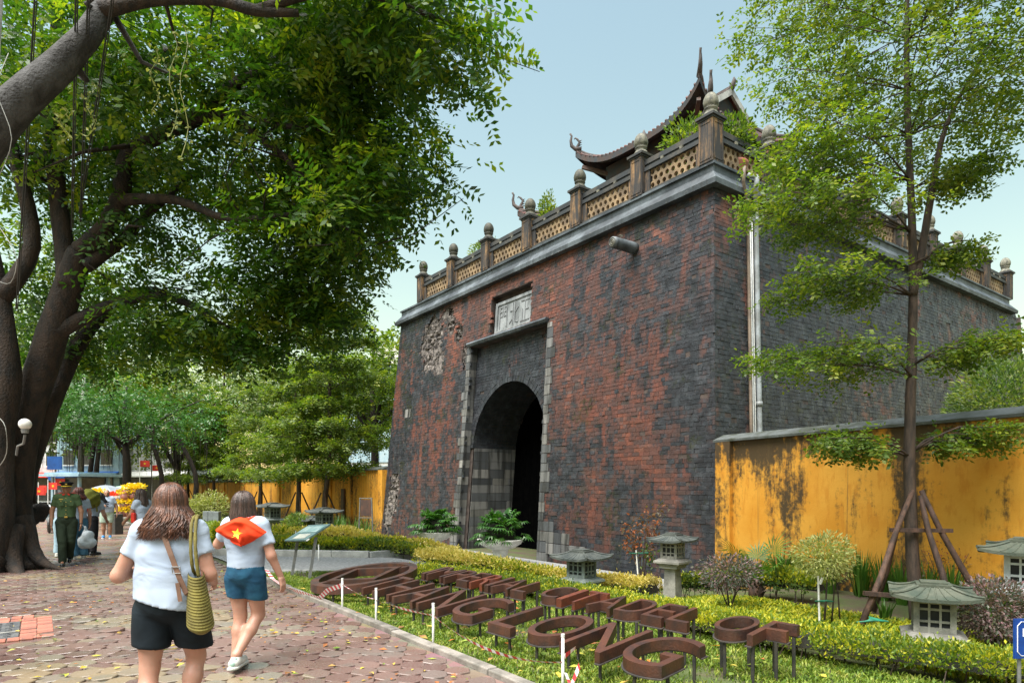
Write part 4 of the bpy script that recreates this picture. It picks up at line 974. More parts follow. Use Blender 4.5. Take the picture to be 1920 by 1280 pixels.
# --- tiered young trees
def prop(parent, h, r, n=4, foot=0.9, col='pole_wood'):
    for k in range(n):
        a = 2 * math.pi * k / n + 0.5; mb = MB(); f_ = Vector((foot * math.cos(a), foot * math.sin(a), 0)); t_ = Vector((r * math.cos(a), r * math.sin(a), h))
        mb.tube([f_, f_.lerp(t_, .5) + Vector((random.gauss(0, .02), random.gauss(0, .02), 0)), t_], [.042, .04, .034], 7, wob=.06); mb.build('prop_pole', MAT[col], parent, True)
def tiered(loc, height, tiers, label, leaf=.05, nleaf=900, rad=.09, lean=0, props=1.4, seed=0, group='small tiered trees along the left wall', name='tiered_tree', mat='leaf_tier', spl=.22, k=3):
    """tiers: (z, radius, n branches, angle span or None)"""
    random.seed(seed + 100); t = empty(name, loc, 0, label, 'tree', group)
    mb = MB(); pts = [(lean * z / height + .05 * math.sin(z * 1.1 + seed), .04 * math.cos(z * .9 + seed), z, rad * (1 - .85 * z / height) + .008) for z in np.linspace(-.1, height, 9)]
    limb(mb, pts, 10, .04); mb.build('trunk', MAT['bark_young'], t, True)
    brm, CC, AA = MB(), [], []
    for (z, r, nb_, *span) in tiers:
        for b in range(nb_):
            a = 2 * math.pi * (b + random.random() * .7) / nb_ + z
            if span: a = span[0] + (span[1] - span[0]) * (b + random.random() * .6) / nb_
            rr = r * random.uniform(.7, 1.1); x0 = lean * z / height
            d = np.array((math.cos(a), math.sin(a), 0)); p0 = np.array((x0, 0, z)); rise = random.uniform(.06, .30) * rr
            p1 = p0 + d * rr * .5 + np.array((0, 0, rise)); p2 = p0 + d * rr + np.array((0, 0, rise * .9))
            rb0 = rad * .30 * (1 - .6 * z / height)
            brm.tube([p0, (p0 + p1) / 2 + np.array((0, 0, .03)), p1, p2], [rb0, rb0 * .75, rb0 * .55, .006], 5)
            m = max(2, int(nleaf * rr / max(1, r) / 14))
            for q_, s_ in enumerate(np.linspace(.20, 1.0, 13)):
                c = p0 + (p1 - p0) * min(s_ * 2, 1) + (p2 - p1) * max(0, s_ * 2 - 1); a2 = a + (1 if q_ % 2 else -1) * random.uniform(.45, 1.15) * (1.15 - .5 * s_)
                ln = rr * random.uniform(.28, .50) * (1.25 - .75 * s_); e = c + np.array((math.cos(a2), math.sin(a2), random.uniform(-.12, .12))) * ln; e[2] -= .10 * ln
                brm.tube([c, (c + e) / 2 + np.array((0, 0, .02)), e], [max(rb0 * .35, .005), .005, .003], 4)
                tq = rng.uniform(.15, 1.08, (m, 1)); o_ = rng.normal(size=(m, 3)) * np.array((.05 * rr, .05 * rr, .035 + .02 * rr)); CC.append(c + (e - c) * tq + o_); AA.append(unit(e - c)[None] * .8 + rng.normal(size=(m, 3)) * .5)
    brm.build('branches', MAT['bark_young'], t, True)
    V = sprays(np.concatenate(CC), np.concatenate(AA), spl, k, leaf, aspect=.55, flat=.8, droop=.12)
    cards_mesh('crown', V, MAT[mat], t)
    if props: prop(t, props, rad * 1.1)
    return t
# the big one on the right
rtx, rty = 5.42, 8.8; rtz = float(gz(rtx, rty))
big = tiered((rtx, rty, rtz), 9.4, [(2.15, 1.3, 3, R(150), R(215)), (2.25, 1.0, 3, R(-30), R(40)), (3.25, 1.75, 4, R(145), R(225)), (3.4, 1.15, 3, R(-50), R(30)), (4.35, 1.75, 4, R(135), R(230)), (4.75, .9, 2, R(-40), R(40)),
      (5.2, 2.1, 5, R(135), R(235)), (5.75, .95, 3, R(-60), R(50)), (5.9, 2.05, 5, R(125), R(235)), (6.5, 1.95, 8), (7.1, 1.9, 8), (7.8, 1.9, 8), (8.5, 2.0, 9), (9.1, 1.8, 8)],
      'tall slender tree with light tiered foliage propped by poles before the right wall', .066, 205, .078, -.10, 0, 3, None, spl=.17, k=3)

# second stem of the right-hand tree and its prop frame
mb = MB(); limb(mb, [(-.02, 0, 4.35, .055), (.12, .02, 5.0, .05), (.28, .03, 5.9, .042), (.42, .0, 6.6, .03), (.75, -.05, 7.3, .02), (1.1, -.1, 7.9, .01)], 8); mb.build('side_stem', MAT['bark_young'], big, True)
mb = MB(); limb(mb, [(.06, 0, 4.75, .022), (.28, .0, 4.95, .016), (.55, 0, 5.07, .012), (.85, 0, 5.08, .005)], 6); mb.build('bare_branch', MAT['bark_young'], big, True)
for f_, t_ in (((-1.02, -.55, .0), (-.06, -.06, 1.72)), ((.75, -.35, .0), (.06, -.05, 1.72)), ((.10, -.62, .1), (.02, -.10, 1.65)), ((-.28, .5, 0), (-.03, .09, 1.65))):
    f_, t_ = Vector(f_), Vector(t_); mb = MB(); mb.tube([f_, f_.lerp(t_, .35) + Vector((.02, 0, .01)), f_.lerp(t_, .7) - Vector((.015, 0, 0)), t_], [.042, .040, .036, .030], 8, wob=.08); mb.build('prop_pole', MAT['pole_wood'], big, True)
MB().bar((-.42, -.16, 1.20), (.40, -.16, 1.19), .05).build('cross_bar', MAT['pole_wood'], big)
MB().bar((-.95, -.50, .42), (.72, -.45, .28), .055).build('cross_bar', MAT['pole_wood'], big)
# small trees along the left wall
def on_line(px, v):
    k = (px - 960) / 1225; u = (k * v * EV[1] - v * EV[0]) / (EU[0] - k * EU[1]); return W2(u, v)
for i, (px, v, h, lab) in enumerate(((608, 10.6, 10.6, 'tallest of the small tiered trees, beside the gate'), (560, 10.4, 8.6, 'second tiered tree from the gate, left of the tallest one'), (487, 10.4, 6.6, 'third tiered tree from the gate, behind the girl'), (400, 10.4, 8.2, 'fourth tiered tree from the gate along the yellow wall'), (352, 10.4, 9.5, 'farthest tiered tree along the yellow wall'))):
    X, Y = on_line(px, v); Y0 = Y
    ts = [(z, (2.3 + .4 * math.sin(z * 2.1 + i)) * (1.2 - .6 * z / h), 6) for z in np.arange(2.7, h - .2, .98)]
    tiered((X, Y, float(gz(X, Y))), h, ts, lab, .13, 215, .13, (.5 if i == 0 else .15 * (i - 2)), 1.9, 10 + i, spl=.36, k=3)

# --- trees beyond the wall and down the street
def round_tree(loc, h, rx, rz_, label, n=60, leaf=.2, mat='leaf_bg', seed=0, zc=None, group='trees far behind the wall', name='broadleaf_tree'):
    t = empty(name, loc, 0, label, 'tree', group); zc = zc or h - rz_
    mb = MB(); limb(mb, [(0, 0, -.2, .3), (.1, 0, h * .3, .24), (-.1, .1, zc, .16), (.1, 0, h * .95, .04)], 8, .05)
    for q_ in range(6):
        a = 2 * math.pi * q_ / 6 + seed; limb(mb, [(0, 0, zc - rz_ * .8, .13), (math.cos(a) * rx * .45, math.sin(a) * rx * .45, zc - rz_ * .1, .08), (math.cos(a) * rx * .85, math.sin(a) * rx * .85, zc + rz_ * .3, .02)], 6)
    mb.build('trunk', MAT['bark'], t, True)
    subs = [((0, 0, zc), (rx * .8, rx * .8, rz_ * .8), int(n * .35))]
    for q_ in range(7):
        a = rng.uniform(0, 6.28); e = rng.uniform(-.5, 1)
        subs.append(((math.cos(a) * rx * .6, math.sin(a) * rx * .6, zc + e * rz_ * .6), (rx * .42, rx * .42, rz_ * .36), int(n * .1)))
    V = crown(subs, 0, rx * .13, 16, .5, 3, leaf, aspect=.5, flat=.7, droop=.3)
    cards_mesh('crown', V, MAT[mat], t); return t
for i, (px, Y, h, rx, rzz, lab, mt) in enumerate((
    (700, 40, 12.0, 4.0, 4.2, 'bright yellow-green tree just left of the gate beyond the wall', 'leaf_tier'),
    (640, 48, 11, 4.6, 4.4, 'broad mid-green tree beyond the wall behind the tallest tiered tree', 'leaf_bg'),
    (540, 52, 14, 5.0, 5.5, 'round grey-green tree standing high behind the wall', 'leaf_bg'),
    (420, 58, 14, 5.4, 6, 'pale green tree beyond the wall above the girl', 'leaf_bg'),
    (330, 50, 12, 4.6, 5, 'bushy green tree far behind the curly-haired woman', 'leaf_tier'),
    (235, 56, 15, 5.5, 6, 'tall green street tree far down the pavement', 'leaf_bg'),
    (150, 62, 16, 6, 6.5, 'large green street tree far behind the officer', 'leaf_tier'),
    (60, 50, 15, 5.5, 6, 'green tree beside the old tree at the left edge', 'leaf_bg'),
    (-60, 40, 14, 5.5, 6, 'green tree at the far left edge behind the old trunk', 'leaf_tier'))):
    X = (px - 960) / 1225 * Y; round_tree((X, Y, 0), h, rx, rzz, lab, 110, .30, mt, i)
# dark banyan with hanging roots behind the people
bX, bY = (235 - 960) / 1225 * 42, 42
ban = round_tree((bX, bY, 0), 8.5, 6.5, 2.6, 'dark banyan with curtains of hanging roots behind the people', 150, .2, 'leaf_dark', 3, 6.4, None, 'banyan_tree')
mb = MB()
for q_ in range(150):
    x, y = rng.uniform(-6, 5), rng.uniform(-3, 2.5); zt = rng.uniform(4.6, 6); zb_ = rng.uniform(2.4, 4.4) if rng.random() < .93 else 0
    mb.tube([(x, y, zt), (x + rng.normal() * .1, y, (zt + zb_) / 2), (x + rng.normal() * .12, y, zb_)], [.02, .018, .008], 4)
mb.build('hanging_roots', MAT['bark'], ban)['kind'] = 'stuff'
mb = MB()
for x in (-2.6, -2.2, 2.0, 4.2): limb(mb, [(x, .3, 0, .2), (x + .2, .2, 2.5, .15), (x * .7, 0, 5.5, .12)], 8, .08)
mb.build('prop_root', MAT['bark'], ban, True)
# shrub behind the right wall, against the side of the gate
X, Y = 10.0, 13.2
t = empty('conifer_shrub', (X, Y, 0), 0, 'dark feathery conifer shrub above the right wall', 'shrub')
V, q_ = in_ell(9000, (0, 0, 3.05), (1.1, 1.1, 1.25), .3); cards_mesh('foliage', leaf_cards(V, .11, .35, dirs=q_), MAT['leaf_bg'], t)
mb = MB(); limb(mb, [(0, 0, -.2, .08), (0, 0, 3, .04)], 6); mb.build('stem', MAT['bark_young'], t)
# ================================================================ HEDGES, LAWN, PLANTS
def path_pts(path, n):
    P = np.array([W2(*p) for p in path]); seg = np.linalg.norm(np.diff(P, axis=0), axis=1); cum = np.concatenate([[0], np.cumsum(seg)])
    s = rng.uniform(0, cum[-1], n); i = np.clip(np.searchsorted(cum, s) - 1, 0, len(seg) - 1); f = (s - cum[i]) / seg[i]
    d = (P[1:] - P[:-1]) / seg[:, None]; return P[i] + d[i] * (f * seg[i])[:, None], d[i], cum[-1]
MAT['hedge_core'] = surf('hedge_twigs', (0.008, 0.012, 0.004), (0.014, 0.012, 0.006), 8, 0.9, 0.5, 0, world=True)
def hedge(label, path, wd, ht, mat, n, size, group, mat2=None, stems=True, lumps=.1, cat='hedge'):
    a = Vector((*W2(*path[0]), 0)); t = empty('hedge', (a.x, a.y, float(gz(a.x, a.y))), 0, label, cat, group); o0 = np.array(t.location)
    P, d, L = path_pts(path, n); side = np.stack([-d[:, 1], d[:, 0]], 1)
    th = rng.uniform(0, math.pi, n); r = 1 - np.abs(rng.normal(0, .13, n)); c, s_ = np.cos(th), np.sin(th)
    ex = np.sign(c) * np.abs(c) ** .5 * r * wd / 2; ez = np.abs(s_) ** .45 * r
    lump = 1 + lumps * np.sin(P[:, 0] * 3.1 + P[:, 1] * 2.3) + lumps * .7 * np.sin(P[:, 0] * 7.7 - P[:, 1] * 6.1)
    base = 0.10
    z = base + (ht - base) * ez * lump + rng.normal(0, .018, n)
    XY = P + side * (ex + rng.normal(0, .02, n))[:, None]
    zz = gz(XY[:, 0], XY[:, 1]) + z
    sh_ = rng.random(n) < .04; zz = zz + sh_ * rng.uniform(.02, .07, n)
    gap_ = (np.sin(P[:, 0] * 11.3 + P[:, 1] * 5.7 + th * 2.1) * np.sin(P[:, 1] * 9.1 - P[:, 0] * 4.9 + th * 3.3) > .72) & (rng.random(n) < .85)
    Q = np.stack([XY[:, 0], XY[:, 1], np.where(gap_, zz - .07, zz)], 1)
    dirs = np.stack([side[:, 0] * ex * 1.4, side[:, 1] * ex * 1.4, .25 + ez], 1) + rng.normal(size=(n, 3)) * .5
    V = leaf_cards(Q, size, .5, up=.25, dirs=dirs) - o0
    if mat2:
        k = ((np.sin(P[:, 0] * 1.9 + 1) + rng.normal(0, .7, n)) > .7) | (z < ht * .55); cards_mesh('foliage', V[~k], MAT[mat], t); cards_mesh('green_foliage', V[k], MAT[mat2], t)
    else: cards_mesh('foliage', V, MAT[mat], t)
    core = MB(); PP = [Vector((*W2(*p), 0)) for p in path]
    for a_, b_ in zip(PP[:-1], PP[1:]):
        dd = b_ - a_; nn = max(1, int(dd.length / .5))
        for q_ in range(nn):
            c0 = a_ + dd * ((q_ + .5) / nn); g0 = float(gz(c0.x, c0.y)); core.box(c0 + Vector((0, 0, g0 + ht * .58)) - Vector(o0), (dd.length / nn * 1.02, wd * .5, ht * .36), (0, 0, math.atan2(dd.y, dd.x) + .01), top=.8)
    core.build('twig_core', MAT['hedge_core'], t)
    if stems:
        sm = MB(); ps, dd, _ = path_pts(path, int(L * 14)); sd2 = np.stack([-dd[:, 1], dd[:, 0]], 1)
        for p, s2 in zip(ps, sd2):
            q_ = p + s2 * random.uniform(-.5, .5) * wd; g0 = float(gz(q_[0], q_[1])); b0 = Vector((q_[0], q_[1], g0 - .03)) - Vector(o0)
            sm.tube([b0, b0 + Vector((random.gauss(0, .03), random.gauss(0, .03), ht * .55))], [.008, .005], 4)
        sm.build('stems', MAT['bark_young'], t)['kind'] = 'stuff'
    return t
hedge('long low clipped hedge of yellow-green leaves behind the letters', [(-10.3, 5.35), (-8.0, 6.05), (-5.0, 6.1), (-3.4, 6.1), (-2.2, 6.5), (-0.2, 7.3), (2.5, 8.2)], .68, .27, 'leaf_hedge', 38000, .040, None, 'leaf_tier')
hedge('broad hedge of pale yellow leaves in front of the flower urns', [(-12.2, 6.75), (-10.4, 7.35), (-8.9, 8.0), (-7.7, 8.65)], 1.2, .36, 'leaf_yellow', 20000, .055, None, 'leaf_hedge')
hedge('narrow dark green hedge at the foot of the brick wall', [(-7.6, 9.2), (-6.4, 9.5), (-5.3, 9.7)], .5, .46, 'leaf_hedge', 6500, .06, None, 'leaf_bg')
hedge('front row of clipped green hedge beyond the entrance path', [(-17.2, 4.6), (-15.6, 6.0), (-14.0, 7.5), (-13.6, 8.0)], .6, .36, 'leaf_hedge', 9000, .08, 'clipped hedges beyond the entrance path', 'leaf_bg')
hedge('back row of pale yellow hedge beyond the entrance path', [(-18.6, 5.4), (-17.0, 6.9), (-15.5, 8.3), (-15.2, 9.2)], .8, .52, 'leaf_yellow', 9000, .08, 'clipped hedges beyond the entrance path', 'leaf_hedge')
hedge('low hedge stump of green leaves at the left end of the garden path', [(-20.5, 4.4), (-22.5, 4.8)], .6, .45, 'leaf_hedge', 2500, .09, None)
# lawn: short broad grass
def blades(n, u0, u1, v0, v1, h, wd=.012, bend=.6, ok=None):
    u = rng.uniform(u0, u1, n); v = rng.uniform(v0, v1, n); x = u * EU[0] + v * EV[0]; y = u * EU[1] + v * EV[1]
    m = np.ones(n, bool) if ok is None else ok(u, v, x, y); x, y = x[m], y[m]; n = len(x)
    z = gz(x, y) - .03; a = rng.uniform(0, 2 * np.pi, n); hh = h * rng.uniform(.5, 1.4, n); k = rng.uniform(.2, 1, n) * bend
    dx_, dy_ = np.cos(a), np.sin(a); B = np.stack([x, y, z], 1); s = np.stack([-dy_, dx_, 0 * a], 1) * (wd * rng.uniform(.7, 1.4, n))[:, None]
    M = B + np.stack([dx_ * hh * k * .5, dy_ * hh * k * .5, hh * .7], 1); T = B + np.stack([dx_ * hh * k * 1.3, dy_ * hh * k * 1.3, hh], 1)
    return np.stack([B, M + s, T, M - s], 1)
def lawn_ok(u, v, x, y):
    bare = np.sin(x * 2.3 + 1) * np.sin(y * 1.9) + .6 * np.sin(x * 5.1 + y * 4.3)
    return ((y > 4.2) & ~((u < -12.4) & (v > 3.6 + (u + 13.4) * 1.2)) & (bare + rng.normal(0, .5, len(x)) < .80))
Vl = [blades(105000, -12.8, -2.2, KV + .13, 6.2, .046, .0065, .9, lawn_ok), blades(24000, -2.2, 1.5, KV + .13, 6.6, .05, .007, .9, lambda u, v, x, y: y > 3.5)]
g1 = cards_mesh('lawn_grass', Vl, MAT['grass']); tag(g1, 'short yellow-green lawn grass under the rusty letters', 'grass', kind='stuff')
Vl = [blades(40000, -7.2, 0.5, 6.3, 9.2, .07, .012, .9, lambda u, v, x, y: (v > 6.5 - .1 * u * 0))]
g2 = cards_mesh('ground_cover', Vl, MAT['leaf_hedge']); tag(g2, 'low leafy ground cover between the hedge and the right wall', 'plants', kind='stuff')
Vl = [blades(9000, -30, -17, 4.0, 9.5, .12, .03, .9), blades(9000, -60, -30, 3.6, 10, .15, .05, .9)]
g3 = cards_mesh('far_lawn', Vl, MAT['grass']); tag(g3, 'far strip of lawn before the left yellow wall', 'grass', kind='stuff')
# fallen leaves
n = 900; u = rng.uniform(-20, -3, n); v = KV - .2 - rng.exponential(2.2, n); m = v > -7; u, v = u[m], v[m]
x = u * EU[0] + v * EV[0]; y = u * EU[1] + v * EV[1]; P = np.stack([x, y, np.full(len(x), .012)], 1)
n2 = 260; u2 = rng.uniform(-11, -2.4, n2); v2 = rng.uniform(KV + .1, 5.6, n2); P2 = np.stack([u2 * EU[0] + v2 * EV[0], u2 * EU[1] + v2 * EV[1], rng.uniform(.01, .05, n2)], 1)
def flat_leaves(P, s):
    n = len(P); a = rng.uniform(0, 6.28, n); d = np.stack([np.cos(a), np.sin(a), rng.normal(0, .12, n)], 1); b = np.stack([-np.sin(a), np.cos(a), rng.normal(0, .2, n)], 1)
    s = (s * rng.uniform(.5, 1.5, n))[:, None]; mid = P + d * s * .5 + np.array((0, 0, .008))
    V = np.stack([P, mid + b * s * .25, P + d * s, mid - b * s * .25], 1); V[..., 2] = np.maximum(V[..., 2], .010); return V
fl = cards_mesh('fallen_leaves', [flat_leaves(P, .065), flat_leaves(P2, .095)], MAT['dry_leaf']); tag(fl, 'yellow and brown leaves fallen on the pavement and lawn', 'leaves', kind='stuff')

def gp(px, py):                                             # ground point under a picture position
    z = 0.0
    for _ in range(4):
        Y = (CAM_H - z) * 1225 / (py - 912); X = (px - 960) / 1225 * Y; z = float(gz(X, Y))
    return (X, Y, z)
def bush(name, label, loc, zc, r, n, leaf, mat, stems, cat='shrub', aspect=.45, hollow=.35, group=None):
    t = empty(name, loc, 0, label, cat, group); Q, d = in_ell(n, (0, 0, zc), r, hollow)
    kk = rng.uniform(.85, 1.12, (n, 1)); Q = (Q - np.array((0, 0, zc))) * (kk + .12 * np.sin(Q[:, :1] * 9) * np.cos(Q[:, 2:3] * 11)) + np.array((0, 0, zc))
    cards_mesh('foliage', leaf_cards(Q, leaf, aspect, dirs=d), MAT[mat], t)
    for (pts, r0) in stems:
        mb = MB(); mb.tube(pts, [r0 * (1 - .6 * i / (len(pts) - 1)) for i in range(len(pts))], 6, wob=.08); mb.build('stem', MAT['bark_young'], t, True)
    return t
fan = lambda k, h, sp, r0=.014: [([(0, 0, -.03), (sp * .4 * math.cos(a), sp * .4 * math.sin(a), h * .5), (sp * math.cos(a), sp * math.sin(a), h)], r0) for a in [2 * math.pi * i / k + .4 for i in range(k)]]
# sapling with reddish leaves and its white stake
L_ = gp(1203, 1116)
t = empty('red_leaf_sapling', L_, 0, 'thin sapling with reddish leaves tied to a white stake before the bricks', 'sapling')
for (ax, ay, h) in ((-.22, 0, 1.25), (.12, .1, 1.45), (.25, -.05, 1.55), (-.05, .1, 1.35)):
    mb = MB(); mb.tube([(0, 0, -.03), (ax * .25, ay * .3, h * .4), (ax * .6, ay * .7, h * .7), (ax, ay, h)], [.016, .012, .008, .003], 5); mb.build('stem', MAT['bark_young'], t, True)
Q = np.concatenate([np.array((ax, ay, h)) * f_ + rng.normal(size=(22, 3)) * .06 for (ax, ay, h) in ((-.28, 0, 1.25), (.12, .1, 1.45), (.30, -.05, 1.55), (-.05, .1, 1.35), (.2, .1, 1.1), (-.15, .05, 1.0)) for f_ in (.72, .85, 1.0)])
cards_mesh('foliage', leaf_cards(Q, .075, .45), MAT['leaf_red'], t)
Q = rng.normal(size=(60, 3)) * np.array((.09, .06, .12)) + np.array((.12, 0, .75)); cards_mesh('lower_foliage', leaf_cards(Q, .075, .5), MAT['leaf_bg'], t)
MAT['green_tie'] = surf('green_tie', (0.012, 0.15, 0.085), (0.01, 0.10, 0.06), 5, 0.5, 0, 0)
MB().tube([(-.04, -.04, -.03), (-.10, -.03, .86)], .012, 6).build('stake', MAT['white_paint'], t)
mb = MB(); mb.tube([(-.22, -.02, .80), (-.1, -.05, .80), (.1, -.04, .81), (0, .03, .79), (-.22, -.02, .80)], .009, 5); mb.build('tie', MAT['green_tie'], t)
# round pale bush, palm, clipped bush with stake, purple shrubs
bush('round_shrub', 'round yellow-green shrub against the brick corner', gp(1318, 1085), .55, (.46, .4, .48), 3000, .06, 'leaf_pale', fan(5, .5, .2), aspect=.4)
pb = gp(1418, 1120); t = empty('fan_palm', pb, 0, 'young fan palm with spread leaves before the yellow wall', 'palm')
mb = MB(); mb.tube([(0, 0, -.03), (0, 0, .14), (.01, 0, .30)], [.11, .12, .06], 10, wob=.15)
for q_ in range(26): a = rng.uniform(0, 6.28); z = rng.uniform(.05, .3); mb.tube([(.09 * math.cos(a), .09 * math.sin(a), z), (.15 * math.cos(a), .15 * math.sin(a), z + .07)], [.02, .005], 4)
mb.build('trunk', MAT['pole_wood'], t, True)
for (a, e, L) in ((R(195), .85, .85), (R(20), .95, .85), (R(60), 1.15, .6), (R(140), 1.1, .55), (R(270), .75, .5), (R(-30), .7, .6)):
    d = Vector((math.cos(a) * math.cos(e), math.sin(a) * math.cos(e), math.sin(e))); b0 = Vector((0, 0, .28)); hub = b0 + d * L * .62; mb = MB(); mb.tube([b0, b0.lerp(hub, .5), hub], [.014, .011, .009], 5); o = mb.build('frond', MAT['strap'], t)
    B_ = d.cross(Vector((0, 0, 1))).normalized(); N_ = B_.cross(d); leaf = MB()
    for q_ in range(17):
        an = R(-110 + 220 * q_ / 16); dr = d * math.cos(an) + B_ * math.sin(an); l2 = L * .62 * (1 - .3 * abs(q_ - 8) / 8) * random.uniform(.85, 1.1); wv = dr.cross(N_) * .013; tip_ = hub + dr * l2 - Vector((0, 0, .10 * l2 + .05 * abs(q_ - 8) / 8)); md = hub + dr * l2 * .5 + N_ * .01
        leaf.add([hub, md + wv, tip_, md - wv], [(0, 1, 2, 3)])
    leaf.build('leaflets', MAT['strap'], o)
lb = gp(1545, 1168)
t = bush('topiary_shrub', 'pale round-headed shrub on thin stems with white stake before the yellow wall', lb, 0.86, (.40, .36, .30), 2400, .05, 'leaf_pale', [([(0, 0, -.03), (.03, 0, .4), (.06, .02, .75)], .016), ([(.12, .05, -.03), (.13, 0, .4), (.1, 0, .8)], .012), ([(.22, .02, -.03), (.18, 0, .4), (.14, 0, .7)], .011)], aspect=.4, hollow=.2)
MB().tube([(-.08, -.05, -.03), (-.1, -.05, .62)], .013, 6).build('stake', MAT['white_paint'], t)
mb = MB(); mb.tube([(-.14, -.06, .30), (0, -.08, .31), (.1, -.03, .29), (0, .02, .28), (-.14, -.06, .30)], .008, 5); mb.build('tie', MAT['green_tie'], t)
MB().box((-.07, -.07, .56), (.03, .012, .09), (0, .4, 0)).build('label_tag', MAT['white_paint'], t)
bush('purple_shrub', 'airy purple-leaved shrub left of the fan palm', gp(1368, 1140), .52, (.46, .36, .26), 1800, .05, 'leaf_purple', fan(5, .5, .28, .012), aspect=.5, hollow=.1)
bush('purple_shrub', 'purple-leaved shrub between the two right lanterns', gp(1862, 1215), .44, (.42, .38, .34), 3200, .045, 'leaf_purple', fan(6, .5, .25, .016), aspect=.55, hollow=.2)
bush('weedy_shrub', 'sparse reddish weeds at the foot of the yellow wall right', (6.35, 9.6, -.1), .5, (.5, .2, .4), 350, .05, 'leaf_red', fan(4, .8, .35, .008), hollow=0)
# clumps of strap leaves along the foot of the wall
def strap_clump(loc, h, n, label, spread=.12, group='clumps of strap leaves at the wall foot'):
    t = empty('strap_leaf_clump', loc, 0, label, 'plant', group); a = rng.uniform(0, 6.28, n); r0 = rng.uniform(0, spread, n); hh = h * rng.uniform(.6, 1.15, n); k = rng.uniform(.05, .45, n)
    B = np.stack([np.cos(a) * r0, np.sin(a) * r0, np.zeros(n) - .03], 1); d = np.stack([np.cos(a), np.sin(a), 0 * a], 1); s = np.stack([-np.sin(a), np.cos(a), 0 * a], 1) * .016
    M = B + d * (hh * k * .35)[:, None]; M[:, 2] += hh * .55; T = B + d * (hh * k)[:, None]; T[:, 2] += hh
    V = np.concatenate([np.stack([B - s * .8, B + s * .8, M + s, M - s], 1), np.stack([M - s, M + s, T + s * .06, T - s * .06], 1)]); cards_mesh('leaves', V, MAT['strap'], t)
for i in range(15):
    f_ = i / 14; X, Y = (ra + rd * (2.2 + 5.6 * f_)); nrm_ = Vector((rd.y, -rd.x)); X -= -nrm_.x * .55 if nrm_.x < 0 else nrm_.x * .55; Y -= 0
    X -= random.uniform(0, .25); strap_clump((X, Y, float(gz(X, Y))), random.uniform(.55, .75), 70, 'clump of upright green strap leaves along the foot of the right yellow wall')
for i, (px, Y) in enumerate(((640, 26.5), (662, 25.6), (685, 25.0), (628, 27.2))):
    X = (px - 960) / 1225 * Y; strap_clump((X, Y, float(gz(X, Y))), 1.0, 60, 'clump of green strap leaves at the foot of the left yellow wall', .3, 'strap leaves left of the gate')
strap_clump((*gp(1660, 1162)[:2], -.1), .28, 26, 'small pale striped grass tuft beside the prop pole', .06, None)
for (px, py, r, lab) in ((395, 965, .9, 'bright round bush before the far yellow wall'), (372, 968, .7, 'smaller round bush left of the bright one before the far wall'), (560, 985, .55, 'dark low bush beside the left lanterns'), (640, 972, .35, 'sparse bush beside the lantern near the frame stand')):
    Y = 24 if px > 500 else 32; X = (px - 960) / 1225 * Y; bush('garden_shrub', lab, (X, Y, float(gz(X, Y)) - .1), r * .9, (r, r, r * .85), 1500, .13, 'leaf_pale' if px < 500 else 'leaf_bg', fan(4, r, r * .3, .02))

